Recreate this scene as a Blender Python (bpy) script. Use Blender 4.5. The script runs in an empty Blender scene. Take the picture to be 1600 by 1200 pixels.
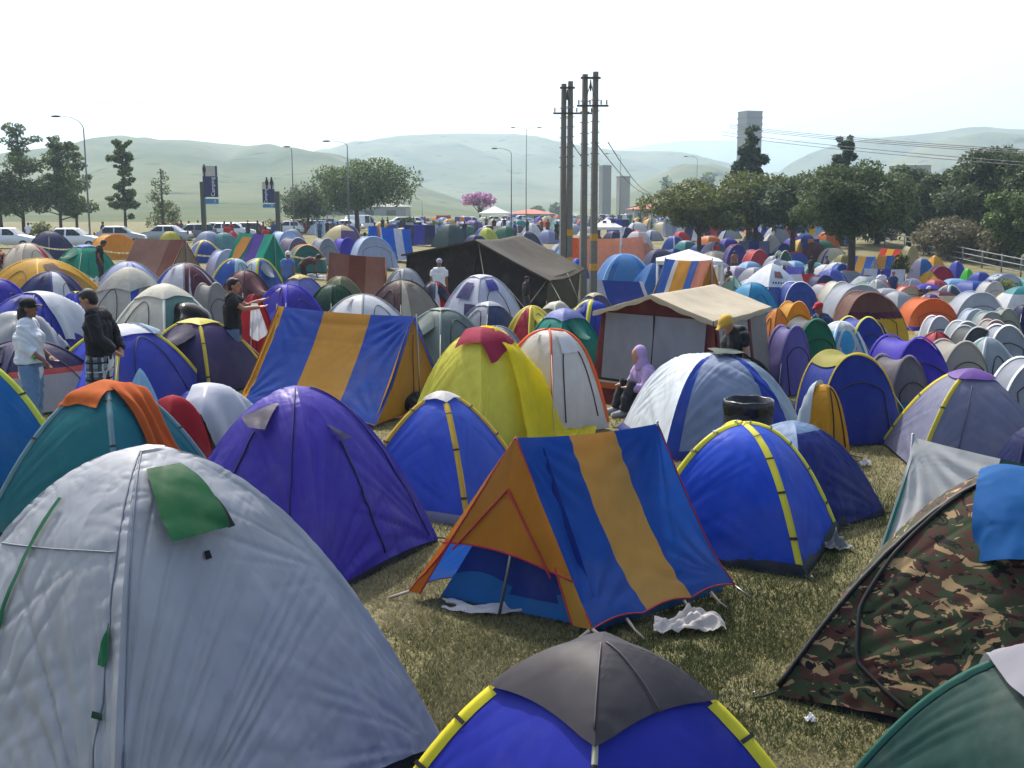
import bpy, math, random
import numpy as np
from mathutils import Vector, Quaternion

# ------------------------------------------------------------------ camera, sky, sun, exposure
F = 1700.0; CH = 2.85; PIT = math.atan(275 / F)
cP, sP = math.cos(PIT), math.sin(PIT)
SC = bpy.context.scene
COL = SC.collection
cam = bpy.data.cameras.new('camera'); camo = bpy.data.objects.new('camera', cam); COL.objects.link(camo)
cam.sensor_width = 36; cam.lens = F / 1600 * 36; cam.clip_end = 30000; cam.clip_start = .1
camo.location = (0, 0, CH); camo.rotation_euler = (math.pi / 2 - PIT, 0, 0)
SC.camera = camo
SUN_EL, SUN_AZ = math.radians(50), math.radians(-24)      # azimuth from +Y towards +X
w = bpy.data.worlds.new('World'); SC.world = w; w.use_nodes = True
nt = w.node_tree; bg = nt.nodes['Background']
sky = nt.nodes.new('ShaderNodeTexSky'); sky.sky_type = 'NISHITA'; sky.sun_disc = False
sky.sun_elevation = SUN_EL; sky.sun_rotation = SUN_AZ; sky.air_density = 1.0; sky.dust_density = 5.0; sky.ozone_density = 1.0
nt.links.new(sky.outputs[0], bg.inputs[0]); bg.inputs[1].default_value = 0.15
sl = bpy.data.lights.new('sun', 'SUN'); sl.energy = 3.1; sl.angle = math.radians(.5); sl.color = (1, .955, .88)
so = bpy.data.objects.new('sun', sl); COL.objects.link(so)
sd = Vector((math.sin(SUN_AZ) * math.cos(SUN_EL), math.cos(SUN_AZ) * math.cos(SUN_EL), math.sin(SUN_EL)))
so.rotation_euler = sd.to_track_quat('Z', 'Y').to_euler(); so.location = (-20, 30, 60)
SC.view_settings.view_transform = 'Standard'; SC.view_settings.look = 'None'
SC.view_settings.exposure = 0.86; SC.view_settings.gamma = 1
SC.render.engine = 'CYCLES'
cy = SC.cycles
cy.max_bounces = 6; cy.diffuse_bounces = 3; cy.glossy_bounces = 2; cy.transmission_bounces = 3; cy.transparent_max_bounces = 6
cy.volume_bounces = 2; cy.caustics_reflective = False; cy.caustics_refractive = False
cy.use_denoising = True; cy.use_adaptive_sampling = True; cy.adaptive_threshold = .02
rnd = random.Random(7)

# ------------------------------------------------------------------ pixel of the photograph -> place in the world
def ray(px, py): return np.array([px - 800.0, F * cP + (600 - py) * sP, -F * sP + (600 - py) * cP])
def sstep(t): t = np.clip(t, 0, 1); return t * t * (3 - 2 * t)
def zg(x, y):
    """the field dips gently towards the right middle distance and rises again behind"""
    x = np.asarray(x, float); y = np.asarray(y, float)
    return -1.9 * sstep((y - 18) / 30) * sstep((x + 10) / 18) * (1 - sstep((y - 62) / 60))
_YS = np.geomspace(2.5, 6000, 1400)
def G(px, py, z=0.0):
    """where the line of sight through a pixel of the photograph meets the field (or a height z above it)"""
    r = ray(px, py); f = lambda Y: CH + r[2] * Y / r[1] - zg(r[0] * Y / r[1], Y) - z
    v = f(_YS); i = np.argmax(v < 0)
    lo, hi = _YS[max(i - 1, 0)], _YS[i]
    for _ in range(40):
        m = (lo + hi) / 2
        if f(m) < 0: hi = m
        else: lo = m
    t = lo / r[1]; return np.array([r[0] * t, lo, CH + r[2] * t])
def proj(P):
    x, y, z = P; dz = z - CH; zc = y * cP - dz * sP; return 800 + F * x / zc, 600 - F * (y * sP + dz * cP) / zc
def AT(px, py, Y):
    r = ray(px, py); t = Y / r[1]; return np.array([r[0] * t, Y, CH + r[2] * t])
def YG(py, px=800): return G(px, py)[1]
def YF(py): r = ray(800, py); return -CH / r[2] * r[1]
def ppm(Y, z=.5): return F / (Y * cP + (CH - z) * sP)

# ------------------------------------------------------------------ numpy noise
def _h(ix, iy, s):
    n = (ix * 374761393 + iy * 668265263 + s * 974634777) & 0xffffffff
    n = ((n ^ (n >> 13)) * 1274126177) & 0xffffffff
    return ((n ^ (n >> 16)) & 0xffff) / 65535.0
def vn(x, y, s=0):
    x = np.asarray(x, float); y = np.asarray(y, float)
    ix = np.floor(x).astype(np.int64); iy = np.floor(y).astype(np.int64)
    fx = x - ix; fy = y - iy; fx = fx * fx * (3 - 2 * fx); fy = fy * fy * (3 - 2 * fy)
    a = _h(ix, iy, s); b = _h(ix + 1, iy, s); c = _h(ix, iy + 1, s); d = _h(ix + 1, iy + 1, s)
    return (a + (b - a) * fx) * (1 - fy) + (c + (d - c) * fx) * fy
def fbm(x, y, s=0, o=4):
    r = 0; a = .5
    for k in range(o): r = r + a * vn(x * 2 ** k + 17.3 * k, y * 2 ** k - 9.1 * k, s + k); a *= .5
    return r

# ------------------------------------------------------------------ materials
def lin(hx):
    hx = hx.lstrip('#'); c = [int(hx[i:i + 2], 16) / 255 for i in (0, 2, 4)]
    return tuple(x / 12.92 if x <= .04045 else ((x + .055) / 1.055) ** 2.4 for x in c) + (1,)
_M = {}
def newmat(name):
    m = bpy.data.materials.new(name); m.use_nodes = True
    n = m.node_tree.nodes; return m, n, m.node_tree.links, n['Principled BSDF'], n['Material Output']
def fabric(hx, tr=.28, rough=.62, bump=.55, scale=1.0, sheen=0.0, spec=.14):
    key = ('f', hx, tr, rough, bump, scale)
    if key in _M: return _M[key]
    m, n, L, p, out = newmat('fabric_' + hx.strip('#'))
    tc = n.new('ShaderNodeTexCoord')
    mp = n.new('ShaderNodeMapping'); L.new(tc.outputs['Object'], mp.inputs[0]); mp.inputs['Scale'].default_value = (scale, scale, scale * .6)
    n1 = n.new('ShaderNodeTexNoise'); n1.inputs['Scale'].default_value = 3.2; n1.inputs['Detail'].default_value = 3; n1.inputs['Distortion'].default_value = 1.2
    L.new(mp.outputs[0], n1.inputs['Vector'])
    mx = n.new('ShaderNodeMix'); mx.data_type = 'RGBA'
    c = lin(hx); mx.inputs[6].default_value = tuple(v * .8 for v in c[:3]) + (1,); mx.inputs[7].default_value = tuple(min(1, v * 1.15 + .008) for v in c[:3]) + (1,)
    L.new(n1.outputs[0], mx.inputs[0])
    nd = n.new('ShaderNodeTexNoise'); nd.inputs['Scale'].default_value = 1.3; nd.inputs['Detail'].default_value = 6; nd.inputs['Roughness'].default_value = .65; L.new(tc.outputs['Object'], nd.inputs['Vector'])
    rd = n.new('ShaderNodeMapRange'); rd.inputs[1].default_value = .48; rd.inputs[2].default_value = .75; rd.inputs[3].default_value = 0; rd.inputs[4].default_value = .20; L.new(nd.outputs[0], rd.inputs[0])
    md = n.new('ShaderNodeMix'); md.data_type = 'RGBA'; L.new(rd.outputs[0], md.inputs[0]); L.new(mx.outputs[2], md.inputs[6]); md.inputs[7].default_value = lin('#8f8672'); mx = md      # dust
    L.new(mx.outputs[2], p.inputs['Base Color'])
    p.inputs['Roughness'].default_value = rough; p.inputs['Specular IOR Level'].default_value = spec
    n2 = n.new('ShaderNodeTexNoise'); n2.noise_type = 'RIDGED_MULTIFRACTAL'; n2.inputs['Scale'].default_value = 5.5; n2.inputs['Detail'].default_value = 3
    n2.inputs['Distortion'].default_value = .8; L.new(mp.outputs[0], n2.inputs['Vector'])
    b = n.new('ShaderNodeBump'); b.inputs['Strength'].default_value = bump; b.inputs['Distance'].default_value = .012
    L.new(n2.outputs[0], b.inputs['Height']); L.new(b.outputs[0], p.inputs['Normal'])
    if tr > 0:
        t = n.new('ShaderNodeBsdfTranslucent'); L.new(mx.outputs[2], t.inputs[0]); L.new(b.outputs[0], t.inputs[1])
        ms = n.new('ShaderNodeMixShader'); ms.inputs[0].default_value = tr
        L.new(p.outputs[0], ms.inputs[1]); L.new(t.outputs[0], ms.inputs[2]); L.new(ms.outputs[0], out.inputs[0])
    _M[key] = m; return m
def plain(name, hx, rough=.6, metal=0, bump=0, bscale=20, var=.25, vscale=6):
    key = ('p', name, hx)
    if key in _M: return _M[key]
    m, n, L, p, out = newmat(name)
    tc = n.new('ShaderNodeTexCoord'); c = lin(hx)
    n1 = n.new('ShaderNodeTexNoise'); n1.inputs['Scale'].default_value = vscale; n1.inputs['Detail'].default_value = 4
    L.new(tc.outputs['Object'], n1.inputs['Vector'])
    mx = n.new('ShaderNodeMix'); mx.data_type = 'RGBA'
    mx.inputs[6].default_value = tuple(v * (1 - var) for v in c[:3]) + (1,); mx.inputs[7].default_value = tuple(min(1, v * (1 + var)) for v in c[:3]) + (1,)
    L.new(n1.outputs[0], mx.inputs[0]); L.new(mx.outputs[2], p.inputs['Base Color'])
    p.inputs['Roughness'].default_value = rough; p.inputs['Metallic'].default_value = metal
    if bump:
        n2 = n.new('ShaderNodeTexNoise'); n2.inputs['Scale'].default_value = bscale; n2.inputs['Detail'].default_value = 4
        L.new(tc.outputs['Object'], n2.inputs['Vector'])
        b = n.new('ShaderNodeBump'); b.inputs['Strength'].default_value = bump; b.inputs['Distance'].default_value = .02
        L.new(n2.outputs[0], b.inputs['Height']); L.new(b.outputs[0], p.inputs['Normal'])
    _M[key] = m; return m
def leafmat(name, dark, light, tr=.35):
    key = ('l', name)
    if key in _M: return _M[key]
    m, n, L, p, out = newmat(name)
    g = n.new('ShaderNodeNewGeometry')
    r = n.new('ShaderNodeValToRGB'); r.color_ramp.elements[0].color = lin(dark); r.color_ramp.elements[1].color = lin(light)
    L.new(g.outputs['Random Per Island'], r.inputs[0])
    L.new(r.outputs[0], p.inputs['Base Color']); p.inputs['Roughness'].default_value = .55; p.inputs['Specular IOR Level'].default_value = .25
    t = n.new('ShaderNodeBsdfTranslucent'); L.new(r.outputs[0], t.inputs[0])
    ms = n.new('ShaderNodeMixShader'); ms.inputs[0].default_value = tr
    L.new(p.outputs[0], ms.inputs[1]); L.new(t.outputs[0], ms.inputs[2]); L.new(ms.outputs[0], out.inputs[0])
    _M[key] = m; return m

# ------------------------------------------------------------------ object helpers
def tag(o, label=None, cat=None, group=None, kind=None):
    if label: o['label'] = label
    if cat: o['category'] = cat
    if group: o['group'] = group
    if kind: o['kind'] = kind
    return o
def empty(name, loc, rz=0.0, label=None, cat=None, group=None):
    o = bpy.data.objects.new(name, None); COL.objects.link(o)
    o.location = tuple(float(v) for v in loc); o.rotation_euler = (0, 0, rz); o.empty_display_size = .2
    return tag(o, label, cat, group)
def mesh(name, V, Fc, mats, parent=None, loc=None, rz=0.0, smooth=True, mi=None):
    me = bpy.data.meshes.new(name)
    V = V.tolist() if isinstance(V, np.ndarray) else V
    Fc = Fc.tolist() if isinstance(Fc, np.ndarray) else Fc
    me.from_pydata(V, [], Fc)
    for m in (mats if isinstance(mats, (list, tuple)) else [mats]): me.materials.append(m)
    if mi is not None: me.polygons.foreach_set('material_index', np.asarray(mi, np.int32))
    if smooth is True: me.polygons.foreach_set('use_smooth', np.ones(len(me.polygons), bool))
    me.update()
    o = bpy.data.objects.new(name, me); COL.objects.link(o)
    if parent is not None: o.parent = parent
    if loc is not None: o.location = tuple(float(v) for v in loc)
    o.rotation_euler = (0, 0, rz)
    return o
def gfaces(nv, nu, off=0):
    i = np.arange(nv - 1)[:, None] * nu + np.arange(nu - 1)[None, :] + off
    return np.stack([i, i + 1, i + nu + 1, i + nu], -1).reshape(-1, 4)
class MB:
    """collects shapes into ONE mesh"""
    def __init__(s): s.V = []; s.F = []; s.M = []; s.n = 0
    def add(s, V, Fc, mi=0):
        V = np.asarray(V, float).reshape(-1, 3); s.V.append(V)
        for f in Fc: s.F.append([int(i) + s.n for i in f])
        s.M += [mi] * len(Fc) if np.isscalar(mi) else list(mi); s.n += len(V); return s
    def grid(s, P, mi=0):
        nv, nu = P.shape[:2]; return s.add(P.reshape(-1, 3), gfaces(nv, nu), mi)
    def tube(s, pts, r, n=8, mi=0, caps=True, flat=1.0):
        pts = np.asarray(pts, float); m = len(pts); r = np.broadcast_to(np.asarray(r, float), (m,))
        T = np.gradient(pts, axis=0) if m > 1 else None
        T = T / (np.linalg.norm(T, axis=1)[:, None] + 1e-9)
        ref = np.array([0, 0, 1.0]) if abs(T[0][2]) < .9 else np.array([1.0, 0, 0])
        V = []
        nrm = np.cross(ref, T[0]); nrm /= np.linalg.norm(nrm)
        for i in range(m):
            nrm = nrm - T[i] * np.dot(nrm, T[i]); nrm /= (np.linalg.norm(nrm) + 1e-9); b = np.cross(T[i], nrm)
            a = np.arange(n) * 2 * np.pi / n
            V.append(pts[i] + r[i] * (np.cos(a)[:, None] * nrm + flat * np.sin(a)[:, None] * b))
        V = np.concatenate(V); Fc = []
        for i in range(m - 1):
            for j in range(n): Fc.append([i * n + j, i * n + (j + 1) % n, (i + 1) * n + (j + 1) % n, (i + 1) * n + j])
        if caps: Fc.append(list(range(n))[::-1]); Fc.append([(m - 1) * n + j for j in range(n)])
        return s.add(V, Fc, mi)
    def box(s, c, d, rz=0, mi=0, top=1.0):
        x, y, z = np.asarray(d) / 2
        V = np.array([[-x, -y, -z], [x, -y, -z], [x, y, -z], [-x, y, -z], [-x * top, -y * top, z], [x * top, -y * top, z], [x * top, y * top, z], [-x * top, y * top, z]])
        cz, sz = math.cos(rz), math.sin(rz); V = V @ np.array([[cz, sz, 0], [-sz, cz, 0], [0, 0, 1]]) + np.asarray(c)
        return s.add(V, [[0, 3, 2, 1], [4, 5, 6, 7], [0, 1, 5, 4], [1, 2, 6, 5], [2, 3, 7, 6], [3, 0, 4, 7]], mi)
    def ell(s, c, r, nu=12, nv=8, mi=0, R=None):
        a = np.linspace(0, 2 * np.pi, nu, endpoint=False); b = np.linspace(0, np.pi, nv + 1)[1:-1]
        V = [[0, 0, -1]] + [[math.sin(t) * math.cos(p), math.sin(t) * math.sin(p), -math.cos(t)] for t in b for p in a] + [[0, 0, 1]]
        V = np.array(V) * np.asarray(r)
        if R is not None: V = V @ np.asarray(R).T
        V = V + np.asarray(c); Fc = []; k = len(b)
        for j in range(nu): Fc.append([0, 1 + (j + 1) % nu, 1 + j]); Fc.append([len(V) - 1, 1 + (k - 1) * nu + j, 1 + (k - 1) * nu + (j + 1) % nu])
        for i in range(k - 1):
            for j in range(nu): Fc.append([1 + i * nu + j, 1 + i * nu + (j + 1) % nu, 1 + (i + 1) * nu + (j + 1) % nu, 1 + (i + 1) * nu + j])
        return s.add(V, Fc, mi)
    def build(s, name, mats, parent=None, loc=None, rz=0.0, smooth=True):
        return mesh(name, np.concatenate(s.V), s.F, mats, parent, loc, rz, smooth, s.M)
def quadstrip(rows): return np.asarray(rows, float)
# ------------------------------------------------------------------ dome tents
FOOT = []                                                   # footprints (x, y, r) already taken
class Dome:
    def __init__(s, a, b, h, p, lod, seed, wr=1.0, bul=.02, jit=.03, lift=.0):
        r = random.Random(seed); s.a, s.b, s.h, s.p, s.lod, s.seed, s.lift = a, b, h, p, lod, seed, lift
        j = lambda k: k * (1 + r.uniform(-jit, jit))
        s.C = np.array([[-j(a), -j(b)], [j(a), -j(b)], [j(a), j(b)], [-j(a), j(b)]])
        s.ap = np.array([r.uniform(-jit, jit) * a, r.uniform(-jit, jit) * b])
        s.bul = [bul * (1 + r.uniform(-.5, .5)) for _ in range(4)]; s.wr = wr
        s.ph = [r.uniform(0, 9) for _ in range(16)]
        aj = .09 if lod == 1 else (.05 if lod == 2 else 0); s.ap = s.ap + np.array([r.uniform(-aj, aj) * a, r.uniform(-aj, aj) * b]); s.pk = [p + (r.uniform(-.3, .3) if lod else 0) for _ in range(4)]
        s.fan = []; s.crumple = 0; s.res = None; s.low = .030 if lod else .018
        s.L = [np.linalg.norm(s.C[(k + 1) % 4] - s.C[k]) for k in range(4)]
    def raw(s, k, u, v):
        A, B = s.C[k], s.C[(k + 1) % 4]; d = B - A; o = np.array([d[1], -d[0]]) / np.linalg.norm(d)
        r = 1 - v; m = 4 * u * (1 - u)
        xy = (A[None] * (1 - u)[:, None] + B[None] * u[:, None]) * r[:, None] + s.ap[None] * v[:, None]
        pp = s.pk[k] * (1 - u) + s.pk[(k + 1) % 4] * u
        xy = xy + o[None] * (s.bul[k] * s.L[k] * m * r * (.35 + 1.8 * v))[:, None]
        z = .02 + s.h * (1 - np.clip(r, 0, 1) ** pp) + s.lift * m * r ** 9
        return np.concatenate([xy, z[:, None]], 1)
    def wrk(s, k, u, v):
        L = s.L[k]; X = (u - .5) * L * (1 - v); Y = v * math.hypot(L * .5, s.h); S = s.seed * 7 + k
        d = np.minimum(u, 1 - u) * L * (1 - v); q = np.zeros_like(u)
        for i, sx in enumerate((-1, 1)):
            dx = (X - sx * L / 2) * -sx; dy = Y + .02
            th = np.arctan2(dy, np.maximum(dx, .001)); ro = np.hypot(dx, dy) / L
            f = 1 - np.abs(2 * vn(th * 13 + s.ph[k * 2 + i] * 7, ro * 1.1, S + i) - 1)
            q += -.020 * f ** 3 * np.clip(ro * 3, 0, 1) * np.exp(-((ro - .25) / .38) ** 2) * (.3 + 1.2 * vn(th * 5, ro * 0, S + 5 + i))
        q += s.low * (fbm(X * 1.6 + 7, Y * 1.3, S) - .47) + .010 * (np.abs(fbm(X * 5, Y * 3, S + 3) * 2 - .95)) * -1
        n2 = vn(Y * 9, X * 2, S + 9)
        q2 = -.010 * (1 - np.abs(2 * vn(Y * 21 + 6 * d, d * 5, S + 12) - 1)) ** 3 * np.exp(-d / .13) * np.clip(2.2 * vn(Y * 2.3, X * .5, S + 11) - .6, 0, 1)
        q2 += -.014 * (1 - np.abs(2 * vn(X * 15, Y * 3, S + 13) - 1)) ** 3 * np.exp(-Y / .14) * (.2 + vn(X * 4, Y, S + 15))
        for (fk, cu, cv, nf, amp, reach) in s.fan:
            if fk != k: continue
            dx, dy = (u - cu) * L * (1 - v) + (cu - .5) * 0, Y - cv; th = np.arctan2(dx, dy + .05); ro = np.hypot(dx, dy)
            f = 1 - np.abs(2 * vn(th * nf / 2.4 + s.ph[k] * 5, ro * .7, S + 21) - 1); q += -amp * f ** 4.0 * np.clip(ro * 3, 0, 1) * np.exp(-(ro / reach) ** 2) * (.25 + 1.2 * vn(th * 7, ro * .3, S + 23))
        if s.crumple:
            c = np.exp(-Y / .5) * s.crumple; f = np.abs(fbm(X * 4.2, Y * 4.2, S + 31, 4) * 2 - .94); q += c * .05 * (f ** .7 - .25); f = np.abs(vn(X * 13 + Y * 5, Y * 9 - X * 4, S + 37) * 2 - 1); q += c * .010 * f
        e = np.clip(d / .05, 0, 1)
        return s.wr * (q * e + q2) * np.clip((1 - v) / .12, 0, 1)
    def pt(s, k, u, v, off=0.0, w=True):
        u = np.atleast_1d(np.asarray(u, float)); v = np.atleast_1d(np.asarray(v, float)); u, v = np.broadcast_arrays(u, v)
        P = s.raw(k, u, v); e = 1e-3
        U = s.raw(k, u + e, np.minimum(v, .97)) - s.raw(k, u - e, np.minimum(v, .97)); V = s.raw(k, u, np.minimum(v, .985) + e) - s.raw(k, u, np.minimum(v, .985) - e)
        N = np.cross(U, V); N /= np.linalg.norm(N, axis=1)[:, None] + 1e-12
        for kk, uo, dd in (((k - 1) % 4, 1.0, u), ((k + 1) % 4, 0.0, 1 - u)):      # share the normal along the poles
            wt = np.clip(1 - dd * s.L[k] * np.maximum(1 - v, .02) / .05, 0, 1)
            if wt.max() <= 0: continue
            o = np.full_like(v, uo); U2 = s.raw(kk, o + e, np.minimum(v, .97)) - s.raw(kk, o - e, np.minimum(v, .97)); V2 = s.raw(kk, o, np.minimum(v, .985) + e) - s.raw(kk, o, np.minimum(v, .985) - e)
            N2 = np.cross(U2, V2); N2 /= np.linalg.norm(N2, axis=1)[:, None] + 1e-12; N = N + N2 * wt[:, None]
        N /= np.linalg.norm(N, axis=1)[:, None] + 1e-12
        q = off + (s.wrk(k, u, v) if (w and s.wr > 0) else 0)
        return P + N * np.broadcast_to(q, u.shape)[:, None]
    def grid(s, k, us, vs, off=0.0, w=True):
        uu, vv = np.meshgrid(us, vs)
        oo = off if np.isscalar(off) else np.asarray(off).ravel()
        return s.pt(k, uu.ravel(), vv.ravel(), oo, w).reshape(len(vs), len(us), 3)
    def z_at(s, x, y):
        r = np.maximum(np.abs(x - 0) / s.a, np.abs(y) / s.b)
        return .02 + s.h * (1 - np.clip(r, 0, 1) ** s.p)
def lines(lo, hi, n, brk=()):
    L = sorted(set([round(float(x), 5) for x in np.linspace(lo, hi, n + 1)] + [round(b, 5) for b in brk if lo < b < hi]))
    out = [L[0]]
    for x in L[1:]:
        if x - out[-1] > .25 * (hi - lo) / n or x in [round(b, 5) for b in brk] or x == L[-1]: out.append(x)
    return np.array(out)
NS = {0: (58, 58), 1: (16, 16), 2: (6, 8)}
def body_mesh(D, root, body, vb, ub, name='tent_body', tr=.28, rough=.5):
    nu, nv = D.res or NS[D.lod]; mb = MB(); mats = []; 
    def mi(c):
        m = fabric(c, tr, rough)
        if m not in mats: mats.append(m)
        return mats.index(m)
    for k in range(4):
        bk = body.get(k, body['d']) if isinstance(body, dict) else body
        uk = (ub or {}).get(k, (ub or {}).get('d')) if ub else None
        vk = (vb or {}).get(k, (vb or {}).get('d')) if isinstance(vb, dict) else vb
        us = lines(0, 1, nu, [x[0] for x in uk] if uk else ()); vs = lines(0, 1, nv, [x[0] for x in vk] if vk else ())
        P = D.grid(k, us, vs); um = (us[1:] + us[:-1]) / 2; vm = (vs[1:] + vs[:-1]) / 2; M = []
        for v in vm:
            cv = None
            if vk:
                for ve, c in vk:
                    if v <= ve: cv = c; break
            for u in um:
                cu = None
                if uk and cv is None:
                    for ue, c in uk:
                        if u <= ue: cu = c; break
                M.append(mi(cv or cu or bk))
        mb.grid(P, M)
    return mb.build(name, mats, root)
def sleeve(D, root, k, width, color, v0=.02, v1=1.0, name='pole_sleeve', lift=.022, clip=None):
    n = {0: 40, 1: 14, 2: 8}[D.lod]; v = np.linspace(v0, min(v1, .995), n); kp = (k - 1) % 4
    e0 = np.minimum(width / (D.L[k] * np.maximum(1 - v, .04)), .45); e1 = np.minimum(width / (D.L[kp] * np.maximum(1 - v, .04)), .45)
    z = np.zeros_like(v)
    rows = [D.pt(kp, 1 - e1, v, .004), D.pt(kp, 1 - e1 * .5, v, lift * .75), D.pt(k, z, v, lift, False), D.pt(k, e0 * .5, v, lift * .75), D.pt(k, e0, v, .004)]
    m = MB().grid(np.stack(rows, 1)); o = m.build(name, fabric(color, .2, .45), root)
    if clip:
        for vc in np.arange(v0 + .1, v1 - .05, clip):
            vv = np.array([vc, vc + .012]); q = np.stack([D.pt(kp, 1 - np.interp(vv, v, e1) * 1.1, vv, .012), D.pt(k, [0, 0], vv, lift + .010, False), D.pt(k, np.interp(vv, v, e0) * 1.1, vv, .012)], 1)
            MB().grid(q).build('pole_clip', plain('black_plastic', '#101012', .5), o)
    return o
def patch(D, root, k, rows, color, name, off=.012, n=14, tr=.28, rough=.45, bulge=0.0, w=True, parent=None):
    """a piece of cloth on panel k: rows of (v, u_left, u_right[, lift])"""
    rows = [tuple(r) + (0,) * (4 - len(r)) for r in rows]; t = np.linspace(0, len(rows) - 1, max(2, int(n)))
    rr = np.array(rows); ti = np.arange(len(rows)); v = np.interp(t, ti, rr[:, 0]); a = np.interp(t, ti, rr[:, 1]); b = np.interp(t, ti, rr[:, 2]); l = np.interp(t, ti, rr[:, 3])
    q = np.linspace(0, 1, max(2, n)); U = a[:, None] + (b - a)[:, None] * q[None]; V = np.repeat(v[:, None], len(q), 1)
    O = off + l[:, None] + bulge * np.sin(np.pi * q)[None] * np.ones_like(U)
    P = D.pt(k, U.ravel(), V.ravel(), O.ravel(), w).reshape(U.shape + (3,))
    return MB().grid(P).build(name, color if not isinstance(color, str) else fabric(color, tr, rough), parent or root)
def zipline(D, root, k, uv, color='#16161c', r=.006, name='zip', n=24, off=.008):
    uv = np.array(uv, float); t = np.linspace(0, len(uv) - 1, n); ti = np.arange(len(uv))
    P = D.pt(k, np.interp(t, ti, uv[:, 0]), np.interp(t, ti, uv[:, 1]), off)
    return MB().tube(P, r, 5).build(name, plain('zip_' + color.strip('#'), color, .6), root)
def arch(u0, u1, v0, v1, n=13):
    a = np.linspace(0, np.pi, n); return [(.5 * (u0 + u1) - .5 * (u1 - u0) * math.cos(t), v0 + (v1 - v0) * math.sin(t) ** .7) for t in a]
def solve(xc, yt, wpx, yb=None, ratio=.56):
    """silhouette in the photograph -> ground point, height, true width"""
    if yb is None:
        lo, hi = 3., 200.
        for _ in range(60):
            Y = (lo + hi) / 2; S = wpx / ppm(Y); x = (xc - 800) / F * Y; h = AT(xc, yt, Y)[2] - float(zg(x, Y))
            if h < ratio * S: hi = Y
            else: lo = Y
        S = wpx / ppm(Y); x = (xc - 800) / F * (Y * cP + (CH - h / 2) * sP)
        return np.array([x, Y, float(zg(x, Y))]), h, S
    g = G(xc, yb); Y = g[1]; h = AT(xc, yt, Y)[2] - g[2]; S = wpx / ppm(Y, g[2] + h / 2); x = (xc - 800) / F * (Y * cP + (CH - g[2] - h / 2) * sP)
    return np.array([x, Y, float(zg(x, Y))]), h, S
PK = [0.0]; WK = [1.0]                                                   # rows behind show only their tops, so their bases are wider
_seed = [100]
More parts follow.
